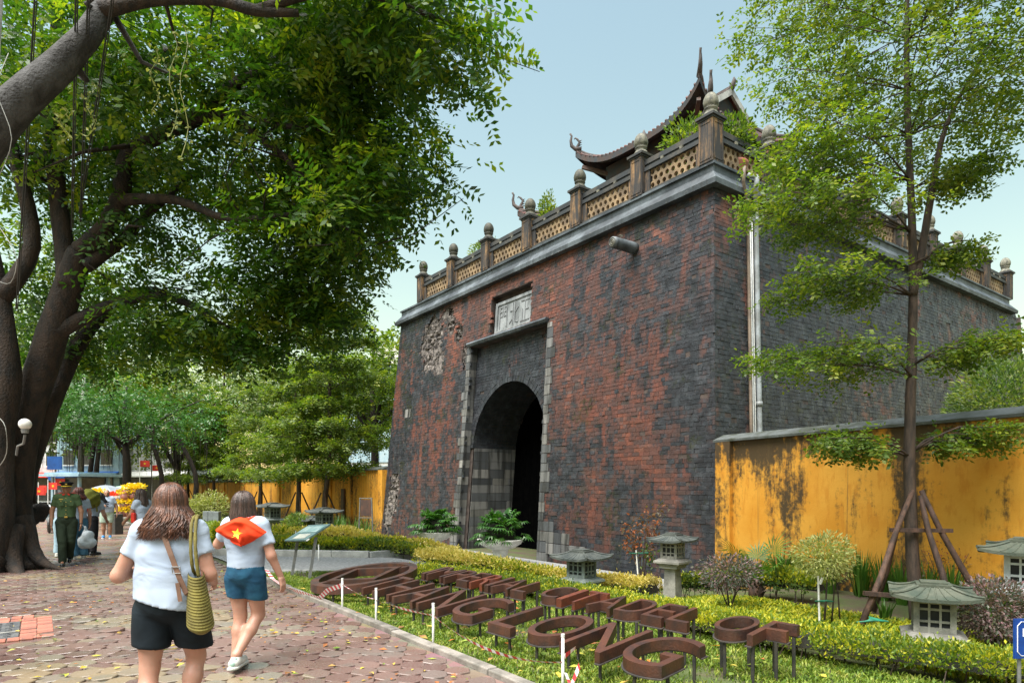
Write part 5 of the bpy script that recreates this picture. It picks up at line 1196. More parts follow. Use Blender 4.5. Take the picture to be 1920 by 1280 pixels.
# ================================================================ STONE LANTERNS
MAT['lan_stone'] = surf('lantern_stone', (0.28, 0.265, 0.235), (0.15, 0.145, 0.125), 5, 0.75, 0.4, 0.08)
MAT['lan_dark'] = surf('lantern_roof', (0.030, 0.038, 0.036), (0.07, 0.078, 0.07), 5, 0.7, 0.5, 0.08)
MAT['lan_green'] = surf('lantern_roof_green', (0.028, 0.042, 0.028), (0.065, 0.072, 0.05), 5, 0.7, 0.5, 0.08)
MAT['dark_in'] = surf('lantern_inside', (0.015, 0.016, 0.018), (0.03, 0.03, 0.03), 5, 0.8, 0, 0)
def lantern(loc, rw, rz, label, ped=0.0, scale_h=1.0, roofm='lan_dark', bodym='lan_stone', group='stone garden lanterns'):
    t = empty('stone_lantern', loc, rz, label, 'lantern', group); w = rw * .46; h = w * 1.0 * scale_h; z = -.05
    if ped:
        MB().lathe([(.02, 0), (rw * .27, 0), (rw * .215, ped * .97), (rw * .30, ped), (.02, ped)], (0, 0, z), 4, mod=None).build('pedestal', MAT['lan_stone' if bodym != 'lan_white' else 'lan_stone'], t).rotation_euler = (0, 0, R(45)); z += ped
    else:
        MB().box((0, 0, z + .06), (w * 1.0, w * 1.0, .14)).build('foot', MAT['lan_stone'], t); z += .12
    b = MB(); b.box((0, 0, z + .025), (w * 1.15, w * 1.15, .05)); b.box((0, 0, z + .066), (w * 1.35, w * 1.35, .035)); b.box((0, 0, z + .10), (w * 1.62, w * 1.62, .04)); b.box((0, 0, z + .139), (w * 1.6, w * 1.6, .04), top=.72); b.build('base', MAT[bodym], t, bevel=.006); z += .158
    # lamp box with 3 x 3 openings on every side
    MB().box((0, 0, z + h / 2), (w * .8, w * .8, h)).build('lamp_core', MAT['dark_in'], t)
    fr = MB()
    for q_ in range(4):
        e = Euler((0, 0, R(90 * q_))).to_matrix()
        for xx, ww in ((-.44, .15), (.44, .15), (-.135, .055), (.135, .055)):
            if q_ % 2 == 0 or abs(xx) < .4: fr.box(e @ Vector((xx * w, -w * .46, z + h / 2)), (ww * w, .07 * w, h), e)
        for zz, hh in ((.09, .16), (.93, .14), (.34, .07), (.70, .07)): fr.box(e @ Vector((0, -w * .457, z + h * zz)), (w * .74, .05 * w, h * hh), e)
    fr.build('lamp_frame', MAT[bodym], t); z += h
    # flared roof
    rfm = MB(); N = 12
    def S(sd, i, j):
        tq = i * 2 - 1; ext = rw / 2 + (rw * .17 - rw / 2) * j; x, y = tq * ext, -ext; zz = z + .03 + rw * .125 * j ** 1.35 + rw * .055 * abs(tq) ** 3 * (1 - j) ** 2
        e = R(90 * sd); c, s_ = math.cos(e), math.sin(e); return (x * c - y * s_, x * s_ + y * c, zz)
    for sd in range(4):
        rfm.grid(lambda i, j: S(sd, i, j), N, 6); rfm.grid(lambda i, j: tuple(np.array(S(sd, 1 - i, 0)) * np.array((1 - .55 * j, 1 - .55 * j, 1)) - np.array((0, 0, .035 + .012 * j))), N, 2)
        rfm.grid(lambda i, j: tuple(np.array(S(sd, i, 0)) - np.array((0, 0, .035 * (1 - j)))), N, 1)
    rf = rfm.build('roof', MAT[roofm], t)
    rr = MB()
    for sd in range(4):
        rr.tube([Vector(S(sd, 1, j)) + Vector((0, 0, .005)) for j in np.linspace(0, 1, 6)], rw * .022, 6)
        for i in (.25, .38, .5, .62, .75): rr.tube([Vector(S(sd, i, j)) + Vector((0, 0, .001)) for j in np.linspace(0.02, 1, 5)], rw * .010, 5)
    rr.build('roof_ribs', MAT[roofm], rf)
    cpz = z + .03 + rw * .125; MB().box((0, 0, cpz + .005), (rw * .40, rw * .40, .03)).box((0, 0, cpz + .03), (rw * .30, rw * .30, .022)).build('roof_cap', MAT[roofm], rf)
    return t
MAT['lan_white'] = surf('lantern_white', (0.50, 0.53, 0.54), (0.36, 0.38, 0.39), 5, 0.7, 0.3, 0.05)
MAT['lan_grey'] = surf('lantern_grey', (0.19, 0.22, 0.205), (0.11, 0.13, 0.12), 5, 0.75, 0.4, 0.08)
lz = YAW + R(12)
lantern((1.16, 10.9, -.08), .76, lz, 'small grey stone lantern behind the letter hedge', 0, .85, 'lan_dark', 'lan_grey')
lantern(gp(1261, 1121), .62, lz, 'stone lantern on a tall tapered pedestal before the brick wall', .58, .95, 'lan_dark', 'lan_stone')
lantern((4.48, 6.95, -.10), .80, lz + R(14), 'squat cream stone lantern beside the propped tree', 0, .95, 'lan_green', 'lan_stone')
lantern((5.78, 7.32, -.12), .84, lz, 'tall white stone lantern on a pedestal at the right edge', .55, .95, 'lan_green', 'lan_white')
for px, Y, lab, ped in ((608, 22.5, 'dark stone lantern on pedestal left of the frame stand', .5), (511, 25, 'small dark stone lantern behind the information stand', .45), (590, 24, 'low stone lantern roof beside the second tiered tree', .2)):
    X = (px - 960) / 1225 * Y; lantern((X, Y, float(gz(X, Y))), .95, lz, lab, ped, .95, 'lan_dark', 'lan_grey')

# ================================================================ RUSTY LETTERS
MAT['corten'] = surf('rusty_steel', (0.070, 0.025, 0.014), (0.026, 0.015, 0.013), 6, 0.42, 0.35, 0.12, lo=.3, hi=.7)
MAT['corten_hot'] = surf('rusty_steel_orange', (0.12, 0.03, 0.013), (0.055, 0.018, 0.013), 5, 0.45, 0.35, 0.1)
MAT['base_plate'] = surf('base_plate', (0.03, 0.028, 0.027), (0.05, 0.04, 0.035), 8, 0.5, 0.2, 0)
fcache = {}
def glyph(ch):
    if ch in fcache: return fcache[ch]
    cu = bpy.data.curves.new('glyph', 'FONT'); cu.body = ch; cu.size = 1.0; cu.offset = -0.008; cu.resolution_u = 8; cu.extrude = 0.5; cu.fill_mode = 'BOTH'
    ob = bpy.data.objects.new('glyph', cu); me = bpy.data.meshes.new_from_object(ob)
    co = np.empty(len(me.vertices) * 3, np.float32); me.vertices.foreach_get('co', co); co = co.reshape(-1, 3)
    bpy.data.objects.remove(ob); fcache[ch] = (me, co.min(0), co.max(0)); return fcache[ch]
def letter(ch, u, v, cap, wd, rot, z0, tilt, label, th=.092, mat='corten', group='rusty steel letters lying on the lawn'):
    """a letter lying on legs: (u,v) is its lower left corner on the lawn"""
    me, lo, hi = glyph(ch); X, Y = W2(u, v); t = empty('steel_letter', (X, Y, float(gz(X, Y))), YAW + rot, label, 'letter', group)
    m2 = me.copy(); co = np.empty(len(m2.vertices) * 3, np.float32); m2.vertices.foreach_get('co', co); co = co.reshape(-1, 3)
    co = (co - np.array((lo[0], lo[1], (lo[2] + hi[2]) / 2))) / np.array((hi[0] - lo[0], hi[1] - lo[1], hi[2] - lo[2])) * np.array((wd, cap, th))
    if ch in 'I1': pass
    pl_ = co.copy(); y = co[:, 1].copy(); co[:, 2] += z0 - th / 2 + y * math.tan(tilt); m2.vertices.foreach_set('co', co.ravel()); m2.update()
    m2.materials.clear(); body = link('letter_body', m2, MAT[mat], t)
    # thin plate under the letter, a little wider
    m3 = me.copy(); c3 = (pl_ - np.array((wd / 2, cap / 2, 0))) * np.array((1 + .03 / wd, 1 + .03 / cap, .10)) + np.array((wd / 2, cap / 2, 0)); c3[:, 2] += z0 - th - .008 + c3[:, 1] * math.tan(tilt); m3.vertices.foreach_set('co', c3.astype(np.float32).ravel()); m3.update(); m3.materials.clear(); link('base_plate', m3, MAT['base_plate'], t)
    legs = {'I': ((.5, .15), (.5, .85)), 'T': ((.5, .12), (.5, .9), (.15, .93)), 'L': ((.15, .1), (.15, .9), (.8, .08)), 'F': ((.12, .1), (.12, .9), (.85, .92), (.6, .5)), 'P': ((.12, .1), (.12, .9), (.8, .7)), 'A': ((.08, .06), (.92, .06), (.5, .92)), 'O': ((.06, .5), (.94, .5), (.5, .06), (.5, .94)), 'C': ((.06, .5), (.85, .22), (.85, .8), (.5, .06)), 'G': ((.06, .5), (.9, .28), (.8, .88), (.5, .06))}.get(ch, ((.1, .1), (.1, .9), (.88, .1), (.88, .9)))
    for a, b in legs:
        mb = MB(); mb.tube([(a * wd, b * cap, -.12), (a * wd, b * cap, z0 - th - .012 + b * cap * math.tan(tilt))], .016, 8); mb.build('leg', MAT['black_metal'], t)
    return t
WID_ = {'T': .66, 'H': .74, 'A': .82, 'N': .78, 'G': .82, 'L': .58, 'O': .86, 'I': .20, 'M': .92, 'P': .64, 'E': .60, 'R': .68, 'C': .78, 'D': .74, 'F': .58}
def row(text, u0, v0, u1, v1, cap, z0, tilt, where, gap=.13, space=.42, hot=()):
    tot = sum((space if c == ' ' else WID_[c] + gap) for c in text) - gap; L = math.hypot(u1 - u0, v1 - v0); k = L / tot; rot = math.atan2(v1 - v0, u1 - u0); s = 0; seen = {}; total = {c: text.count(c) for c in text}
    nth = ['', 'first', 'second', 'third']
    for c in text:
        if c == ' ': s += space; continue
        seen[c] = seen.get(c, 0) + 1; which = (nth[seen[c]] + ' ') if total[c] > 1 else ''
        letter(c, u0 + math.cos(rot) * s * k, v0 + math.sin(rot) * s * k, cap, WID_[c] * k, rot, z0, tilt, f'{which}rusty steel letter {c} in the {where} row on the lawn', mat='corten_hot' if text.index(c) >= 0 and random.random() < .3 and where == 'back' else 'corten')
        s += WID_[c] + gap
row('THANG LONG', -8.75, 3.62, -3.42, 3.86, .70, .25, R(7.5), 'front')
row('IMPERIAL CITADEL OF', -8.45, 4.50, -3.08, 4.88, .45, .40, R(7.5), 'back', .12, .36)
# round emblem: ring with a square frame inside, its corners joined to the ring
ex, ey = W2(-9.45, 4.06); em = empty('ring_emblem', (ex, ey, float(gz(ex, ey))), YAW, 'rusty steel ring emblem with a square frame inside, left of the letters', 'emblem')
tl = math.tan(R(7.5)); ZE = .32; TH = .115; R1, R0 = .80, .68
mb = MB(); N = 56; V = []
for r, zz in ((R1, 0), (R0, 0), (R0, -TH), (R1, -TH)):
    for k in range(N): a = 2 * math.pi * k / N; V.append((r * math.cos(a), r * math.sin(a), ZE + zz + r * math.sin(a) * tl))
mb.add(V, [(q_ * N + k, ((q_ + 1) % 4) * N + k, ((q_ + 1) % 4) * N + (k + 1) % N, q_ * N + (k + 1) % N) for q_ in range(4) for k in range(N)]); mb.build('ring', MAT['corten'], em)
mb = MB(); sq1, sq0 = .58, .45; V = []
for s_, zz in ((sq1, 0), (sq0, 0), (sq0, -TH), (sq1, -TH)):
    for k in range(4): a = R(90 * k + 45 + 36); V.append((s_ * math.cos(a), s_ * math.sin(a), ZE + .003 + zz + s_ * math.sin(a) * tl))
mb.add(V, [(q_ * 4 + k, ((q_ + 1) % 4) * 4 + k, ((q_ + 1) % 4) * 4 + (k + 1) % 4, q_ * 4 + (k + 1) % 4) for q_ in range(4) for k in range(4)]); mb.build('square_frame', MAT['corten'], em)
for k in (0, 2):
    a = R(90 * k + 45 + 36); p0 = Vector((.51 * math.cos(a), .51 * math.sin(a), ZE - TH / 2 + .51 * math.sin(a) * tl)); p1 = Vector((.72 * math.cos(a), .72 * math.sin(a), ZE - TH / 2 + .72 * math.sin(a) * tl)); MB().bar(p0, p1, TH * .96, .09).build('joining_bar', MAT['corten'], em)
for k in range(6):
    a = 2 * math.pi * k / 6; MB().tube([(.74 * math.cos(a), .74 * math.sin(a), -.05), (.74 * math.cos(a), .74 * math.sin(a), ZE - TH + .74 * math.sin(a) * tl)], .018, 7).build('leg', MAT['black_metal'], em)

# ================================================================ BARRIER POSTS AND TAPE
MAT['tape_white'] = surf('tape_white', (0.78, 0.76, 0.75), (0.66, 0.64, 0.64), 6, 0.35, 0.1, 0.05); MAT['tape_red'] = surf('tape_red', (0.5, 0.03, 0.04), (0.5, 0.03, 0.04), 6, 0.35, 0.1, 0)
posts = []
for (u, v, h, lab) in ((-8.43, 3.30, .42, 'white barrier post in front of the ring emblem'), (-7.37, 3.31, .42, 'white barrier post before the front letter A'), (-6.01, 3.34, .43, 'white barrier post before the first front letter G'), (-4.02, 3.42, .46, 'white barrier post at the last front letter G'), (-14.3, 5.05, .36, 'short white post at the far side of the entrance path'), (-17.0, 5.4, .5, 'white post behind the information stand')):
    X, Y = W2(u, v); p = empty('barrier_post', (X, Y, 0), 0, lab, 'post', 'white barrier posts'); MB().tube([(0, 0, -.1), (0, 0, h)], .013, 8).build('rod', MAT['white_paint'], p, True); MB().lathe([(.001, h - .02), (.016, h - .02), (.016, h + .006), (.001, h + .006)], n=8).build('rod_cap', MAT['white_paint'], p); posts.append((X, Y, h))
def ribbon(mb, P, wdt, tw0=0, tw1=0, stripes=0.05):
    P = [Vector(p) for p in P]; fine = []
    for a, b in zip(P[:-1], P[1:]):
        n = max(1, int((b - a).length / (stripes / 2)))
        fine += [a.lerp(b, k / n) for k in range(n)]
    fine.append(P[-1]); n = len(fine)
    for i in range(n - 1):
        a, b = fine[i], fine[i + 1]; t_ = (b - a).normalized(); Q = []
        for p, f_ in ((a, i / (n - 1)), (b, (i + 1) / (n - 1))):
            an = tw0 + (tw1 - tw0) * f_ + .25 * math.sin(f_ * 9); upv = Vector((0, 0, 1)); sd = t_.cross(upv).normalized(); dv = (upv * math.cos(an) + sd * math.sin(an)) * wdt / 2; Q += [p - dv, p + dv]
        o_ = t_.cross(Vector((0, 0, 1))).normalized() * .0012
        mb.add([Q[0], Q[2], Q[3], Q[1]], [(0, 1, 2, 3)], (1 if (i % 4 in (1, 2)) else 0)) if True else None
        # red marks only in the middle of the band
def tape(name, label, P, wdt, tw0, tw1):
    t = empty(name, P[0], 0, label, 'tape', 'red and white barrier tape'); mb = MB(); o0 = Vector(P[0]); ribbon(mb, [Vector(p) - o0 for p in P], wdt, tw0, tw1); mb.build('band', [MAT['tape_white'], MAT['tape_red']], t)
def sag(a, b, s, n=10): return [tuple(Vector(a).lerp(Vector(b), k / n) - Vector((0, 0, s * 4 * (k / n) * (1 - k / n)))) for k in range(n + 1)]
p1, p2, p3, p4 = [Vector((x, y, h)) for x, y, h in posts[:4]]
tape('barrier_tape', 'red and white barrier tape between the first and second posts', sag(p1 - Vector((0, .012, .07)), p2 - Vector((0, .012, .13)), .03), .035, .9, 1.2)
tape('barrier_tape', 'red and white barrier tape running under the letters H and A', sag(p2 - Vector((0, .012, .13)), p3 - Vector((0, .012, .12)), .02), .035, 1.0, .6)
tape('barrier_tape', 'long sagging red and white barrier tape before the letters LONG', sag(p3 - Vector((0, .012, .12)), p4 - Vector((0.0, .012, .22)), .13, 16), .04, .5, .9)
q0 = Vector((-3.50, 10.25, .03))
tape('barrier_tape', 'slack barrier tape lying on the kerb left of the first post', [(-4.25, 11.3, .22), (-4.05, 11.05, .10), (-3.75, 10.6, .06), (-3.3, 10.0, .05), (-2.9, 9.55, .045), (-2.75, 9.35, .06), (-2.55, 9.05, .22), tuple(p1 - Vector((0, .015, .09)))], .07, 1.3, .3)
tape('barrier_tape', 'loose tape ends tied around the post at the last letter G', [tuple(p4 - Vector((0, .015, .18))), tuple(p4 + Vector((.10, -.02, -.10))), tuple(p4 + Vector((.13, -.03, -.24))), tuple(p4 + Vector((.06, -.05, -.40))), tuple(p4 + Vector((.02, -.02, -.30)))], .05, .2, 1.8)

# ================================================================ INFORMATION STAND, FRAME STAND, BLUE SIGN, GREEN TIE LITTER
MAT['panel_teal'] = surf('panel_print', (0.03, 0.08, 0.09), (0.08, 0.14, 0.14), 3, 0.25, 0, 0)
MAT['panel_pale'] = surf('panel_print_pale', (0.45, 0.44, 0.36), (0.32, 0.32, 0.28), 6, 0.3, 0, 0)
MAT['stand_steel'] = surf('stand_steel', (0.11, 0.115, 0.12), (0.17, 0.165, 0.155), 6, 0.5, 0.1, 0.05)
b1, b2 = Vector((-4.14, 12.25, 0)), Vector((-3.66, 11.75, 0)); mid = (b1 + b2) / 2; dirb = (b2 - b1).normalized()
st = empty('information_stand', mid, math.atan2(dirb.y, dirb.x), 'low slanted information stand with teal panel on two grey legs', 'stand')
hb = (b2 - b1).length / 2
for sx in (-1, 1): MB().bar((sx * hb, 0, -.1), (sx * hb + .05, .12, .74), .075, .05).build('leg', MAT['stand_steel'], st)
pe = Euler((R(28), R(-4), 0)); pm = MB().box((0, 0, 0), (.84, .56, .03)).build('panel', MAT['panel_teal'], st); pm.location = (.06, .12, .80); pm.rotation_euler = pe
MB().box((.06, -.15, .019), (.46, .16, .006)).build('printed_text_block', MAT['panel_pale'], pm); MB().box((0, .10, .019), (.74, .22, .004)).build('printed_picture', surf('print_pic', (.10, .20, .20), (.26, .34, .33), 5, .25, 0, 0), pm)
MB().box((.36, -.24, -.01), (.16, .06, .02)).build('edge_trim', MAT['white_paint'], pm)
X, Y = (686 - 960) / 1225 * 23.5, 23.5; fs = empty('frame_stand', (X, Y, float(gz(X, Y))), R(-25), 'thin metal frame stand with small rusty board by the left wall', 'stand')
for sx in (-.3, .3): MB().bar((sx * 1.1, 0, 0), (sx * .85, 0, 1.75), .035).build('upright', MAT['stand_steel'], fs)
for z in (1.75, 1.05): MB().bar((-.29, 0, z), (.29, 0, z), .03).build('cross_rail', MAT['stand_steel'], fs)
MB().box((0, 0, 1.4), (.46, .02, .6)).build('board', MAT['timber'], fs)
MAT['sign_blue'] = surf('sign_blue', (0.006, 0.045, 0.25), (0.006, 0.04, 0.2), 2, 0.3, 0, 0); MAT['sign_white'] = surf('sign_white', (0.8, 0.8, 0.8), (0.75, 0.75, 0.75), 2, 0.4, 0, 0)
sY = 5.0; sx0 = (1896 - 960) / 1225 * sY; sg_ = empty('blue_sign', (sx0 + .36, sY, 0), R(4), 'blue notice board with white border cut off at the right edge', 'sign')
zt_, zb_ = CAM_H - (1158 - 912) / 1225 * sY, CAM_H - (1232 - 912) / 1225 * sY
MB().box((0, 0, (zt_ + zb_) / 2), (.72, .015, zt_ - zb_)).build('board', MAT['sign_blue'], sg_)
for sx in (-.3, .3): MB().tube([(sx, .02, -.1), (sx, .02, zb_ + .1)], .014, 8).build('leg', MAT['stand_steel'], sg_)
bd = MB(); zc_ = (zt_ + zb_) / 2; hh = (zt_ - zb_) / 2 - .022; hw = .36 - .022
for (a, b) in (((-hw + .03, zc_ + hh), (hw - .03, zc_ + hh)), ((-hw + .03, zc_ - hh), (hw - .03, zc_ - hh)), ((-hw, zc_ - hh + .03), (-hw, zc_ + hh - .03)), ((hw, zc_ - hh + .03), (hw, zc_ + hh - .03)), ((-hw, zc_ + hh - .03), (-hw + .03, zc_ + hh)), ((-hw, zc_ - hh + .03), (-hw + .03, zc_ - hh)), ((hw, zc_ + hh - .03), (hw - .03, zc_ + hh)), ((hw, zc_ - hh + .03), (hw - .03, zc_ - hh))): bd.bar((a[0], -.0085, a[1]), (b[0], -.0085, b[1]), .006, .003)
bd.build('border', MAT['sign_white'], sg_)
for ch, x0 in (('K', -.295), ('H', -.247)):
    me, lo, hi = glyph(ch); m2 = me.copy(); co = np.empty(len(m2.vertices) * 3, np.float32); m2.vertices.foreach_get('co', co); co = co.reshape(-1, 3)
    co = (co - lo) / (hi - lo) * np.array((.042, .062, .004)); co = np.stack([co[:, 0] + x0, -.0075 - co[:, 2], co[:, 1] + zt_ - .135], 1); m2.vertices.foreach_set('co', co.astype(np.float32).ravel()); m2.update(); m2.materials.clear(); link('sign_letter', m2, MAT['sign_white'], sg_)
X, Y, Z = gp(1662, 1225); gl = empty('green_ties', (X - .1, Y + .1, .27), 0, 'bunch of green plastic ties lying on the hedge', 'litter')
for k in range(5): MB().tube([(-.17 + .04 * k, -.04, .0), (0, .02 * k - .04, .015 + .006 * k), (.17, .02 * math.sin(k), .0)], .007, 5).build('strip', MAT['green_tie'], gl)

# ================================================================ FLOWER URNS at the doorway
MAT['urn'] = surf('urn_stone', (0.78, 0.76, 0.71), (0.55, 0.53, 0.48), 5, 0.6, 0.2, 0.05)
def urn(px, Y, rbowl, zrim, hplant, rpl, label):
    X = (px - 960) / 1225 * Y; g0 = float(gz(X, Y)); t = empty('flower_urn', (X, Y, g0), 0, label, 'urn', 'white urns before the doorway'); hz = zrim - g0
    MB().lathe([(.02, 0), (rbowl * .62, 0), (rbowl * .62, .06), (rbowl * .44, .12), (rbowl * .33, hz * .4), (rbowl * .36, hz - .30), (rbowl * .62, hz - .24), (rbowl * .92, hz - .13), (rbowl, hz - .03), (rbowl * 1.03, hz), (rbowl * .95, hz + .005), (rbowl * .88, hz - .06), (.02, hz - .08)], n=32).build('urn_bowl', MAT['urn'], t, True)
    P_ = empty('potted_palm', (X, Y, zrim - .06), 0, 'dense glossy fan-leaved plant in the ' + label.split(' urn')[0] + ' urn', 'plant', 'plants in the urns'); lf = []
    for k in range(95):
        a = rng.uniform(0, 6.28); e = rng.uniform(.05, 1.35); d = np.array((math.cos(a) * math.cos(e), math.sin(a) * math.cos(e), math.sin(e))); hub = d * np.array((rpl, rpl, hplant)) * rng.uniform(.55, .95); hub[2] = max(hub[2], .05)
        dd = unit(d + np.array((0, 0, -.45))); B_ = unit(np.cross(dd, np.array((0, 0, 1.0)))); N_ = np.cross(B_, dd)
        for q_ in range(9):
            an = R(-95 + 190 * q_ / 8); dr = dd * math.cos(an) + B_ * math.sin(an); l2 = .26 * (1 - .25 * abs(q_ - 4) / 4); wv = np.cross(dr, N_) * .032; tp = hub + dr * l2 - np.array((0, 0, .07)); md = hub + dr * l2 * .55 + N_ * .012
            lf.append([hub, md + wv, tp, md - wv])
    V = np.array(lf); V[..., 2] = np.maximum(V[..., 2], -.10); cards_mesh('foliage', V, MAT['leaf_dark'], P_)
    mb = MB(); mb.lathe([(.01, .0), (rbowl * .8, .0), (rbowl * .5, hplant * .5), (.02, hplant * .7)], n=12); mb.build('inner_stems', MAT['hedge_core'], P_)
urn(816, 20.6, .60, CAM_H - (996 - 912) / 1225 * 20.6, .80, .82, 'left white urn of palm leaves before the doorway')
urn(938, 18.4, .64, CAM_H - (1010 - 912) / 1225 * 18.4, .95, .85, 'right white urn of palm leaves before the doorway')

# ================================================================ PLANTS ON THE GATE TERRACE
def terrace_bush(x, y, zc, r, label, mat='leaf_tier', n=1800, leaf=.12):
    X, Y, _ = gworld((x, y, 0)); t = bush('terrace_plant', label, (X, Y, 9.16), zc - 9.16, r, n, leaf, mat, [([(0, 0, 0), (.05, 0, (zc - 9.16) * .5), (0, 0, zc - 9.16)], .05)], 'plant', group='plants on the gate terrace', hollow=.1)
    MB().lathe([(.02, 0), (.22, 0), (.32, .45), (.34, .5), (.28, .5), (.26, .42), (.02, .42)], n=14).build('pot', MAT['rust_brick'], t, True)
terrace_bush(-12.4, 2.4, 10.75, (.85, .6, .62), 'leafy plant behind the second finial from the left', 'leaf_bg', 1500)
terrace_bush(-8.3, 2.0, 10.55, (.34, .34, 1.05), 'clipped cone of green leaves behind the fourth finial', 'leaf_tier', 2200, .10)
terrace_bush(-2.0, 1.7, 10.35, (.85, .5, .85), 'bright green plant behind the rail left of the corner finial', 'leaf_tier', 1500, .13)
terrace_bush(-0.95, 2.0, 10.35, (.5, .4, .5), 'bright green plant right of the corner finial', 'leaf_tier', 800, .13)
# ================================================================ FAR STREET
MAT['glass_blue'] = surf('far_glass', (0.25, 0.36, 0.42), (0.34, 0.42, 0.46), 3, 0.2, 0, 0.15); MAT['far_wall'] = surf('far_wall', (0.55, 0.52, 0.48), (0.45, 0.43, 0.40), 2, 0.7, 0.1, 0)
Yb = 95; bxc = (712 - 960) / 1225 * Yb
fb = empty('office_building', (bxc, Yb, 0), R(-20), 'pale glass-fronted office block far behind the trees', 'building')
MB().box((0, 4, 10.2), (13, 8, 20.4)).build('wall', MAT['far_wall'], fb)
for r_ in range(6):
    for c_ in range(8): 
        w_ = MB().box((-5.6 + c_ * 1.6, -.06, 3.5 + r_ * 2.9), (1.5, .2, 2.4)).build('window', MAT['glass_blue'], fb)
MB().box((1.5, 3, 21.3), (7, 5, 2.4)).build('roof_house', MAT['far_wall'], fb)
# shop row, far down the street
MAT['shop_wall'] = surf('shop_wall', (0.50, 0.50, 0.50), (0.32, 0.33, 0.35), 2, 0.7, 0.1, 0.1); MAT['blue_cloth'] = surf('blue_cloth', (0.02, 0.13, 0.50), (0.02, 0.10, 0.38), 2, 0.6, 0, 0.1); MAT['dark_glass'] = surf('dark_glass', (0.02, 0.025, 0.03), (0.05, 0.055, 0.06), 2, 0.2, 0, 0.2)
MAT['red_cloth'] = surf('red_cloth', (0.62, 0.03, 0.015), (0.48, 0.025, 0.015), 3, 0.6, 0, 0.1); MAT['light_blue'] = surf('light_blue', (0.32, 0.45, 0.52), (0.22, 0.34, 0.42), 2, 0.5, 0, 0.1)
for i, (px, Y, wd_, h, lab) in enumerate(((60, 70, 8, 9, 'pale shop house far behind the old trunk'), (165, 66, 7, 8, 'light blue shop house far behind the officer'), (280, 66, 9, 5.5, 'low white building far behind the flower stand'))):
    X = (px - 960) / 1225 * Y; s_ = empty('shop_house', (X, Y, 0), R(-8), lab, 'building'); MB().box((0, 3, h / 2), (wd_, 6, h)).build('wall', MAT['shop_wall' if i != 1 else 'light_blue'], s_)
    MB().box((0, -.03, 1.5), (wd_ * .8, .12, 2.6)).build('shop_front', MAT['dark_glass'], s_)
    for k in range(3):
        for r_ in range(int((h - 3.4) // 2.4)): w_ = MB().box((-wd_ * .3 + k * wd_ * .3, -.04, 4.6 + 2.5 * r_), (1.2, .14, 1.5)).build('window', MAT['dark_glass'], s_); MB().box((-wd_ * .3 + k * wd_ * .3, -.1, 3.8 + 2.5 * r_), (1.4, .2, .1)).build('sill', MAT['white_paint'], w_)
    mb = MB(); mb.add([(-wd_ / 2, -.02, 3.2), (wd_ / 2, -.02, 3.2), (wd_ / 2, -1.3, 2.7), (-wd_ / 2, -1.3, 2.7), (-wd_ / 2, -.02, 3.1), (wd_ / 2, -.02, 3.1), (wd_ / 2, -1.3, 2.6), (-wd_ / 2, -1.3, 2.6)], [(0, 3, 2, 1), (4, 5, 6, 7), (3, 7, 6, 2), (0, 4, 7, 3), (1, 2, 6, 5)]); mb.build('awning', MAT[('red_cloth', 'blue_cloth', 'white_paint')[i]], s_)
# guard booth
kx, kY = (152 - 960) / 1225 * 38, 38; kb = empty('guard_booth', (kx, kY, 0), R(-15), 'grey-blue guard booth with flat overhanging roof behind the officer', 'booth')
for sx in (-1, 1):
    for sy in (-1, 1): MB().box((sx * .95, sy * .95, 1.1), (.14, .14, 2.2)).build('corner_post', MAT['light_blue'], kb)
MB().box((0, 0, .45), (1.8, 1.8, .9)).build('lower_panel', MAT['light_blue'], kb); MB().box((0, 0, 1.55), (1.76, 1.76, 1.2)).build('glazing', MAT['dark_glass'], kb)
MB().box((0, 0, 2.3), (2.9, 2.9, .14)).box((0, 0, 2.42), (2.5, 2.5, .1)).build('roof', MAT['light_blue'], kb)
px_, pY_ = (148 - 960) / 1225 * 44, 44; lp = empty('street_pole', (px_, pY_, 0), 0, 'pale concrete pole rising behind the guard booth', 'pole'); MB().tube([(0, 0, 0), (.1, 0, 5), (.35, 0, 9)], [.16, .13, .1], 10).build('shaft', MAT['concrete'], lp, True); MB().box((.1, 0, 8.6), (1.4, .1, .1)).build('cross_arm', MAT['concrete'], lp)
bs = empty('blue_hanging_sign', ((104 - 960) / 1225 * 40, 40, 0), 0, 'small blue hanging signs on a post beside the booth', 'sign'); MB().tube([(0, 0, 0), (0, 0, 3.6)], .05, 8).build('post', MAT['stand_steel'], bs); MB().box((0, -.06, 3.1), (.9, .05, .8)).build('board', MAT['blue_cloth'], bs); MB().box((.1, -.06, 2.2), (1.0, .05, .35)).build('board', MAT['blue_cloth'], bs)
MAT['flag_yellow'] = surf('flag_yellow', (0.75, 0.5, 0.02), (0.65, 0.42, 0.02), 3, 0.6, 0, 0)
def star(r, y, c=(0, 0)):
    mb = MB(); V = [(c[0] + (r if k % 2 == 0 else r * .42) * math.sin(math.pi * k / 5), y, c[1] + (r if k % 2 == 0 else r * .42) * math.cos(math.pi * k / 5)) for k in range(10)]; V2 = [(a, y + .01, b) for a, _, b in V]
    return mb.add(V + V2, [tuple(range(10)), tuple(range(19, 9, -1))] + [(k, 10 + k, 10 + (k + 1) % 10, (k + 1) % 10) for k in range(10)])
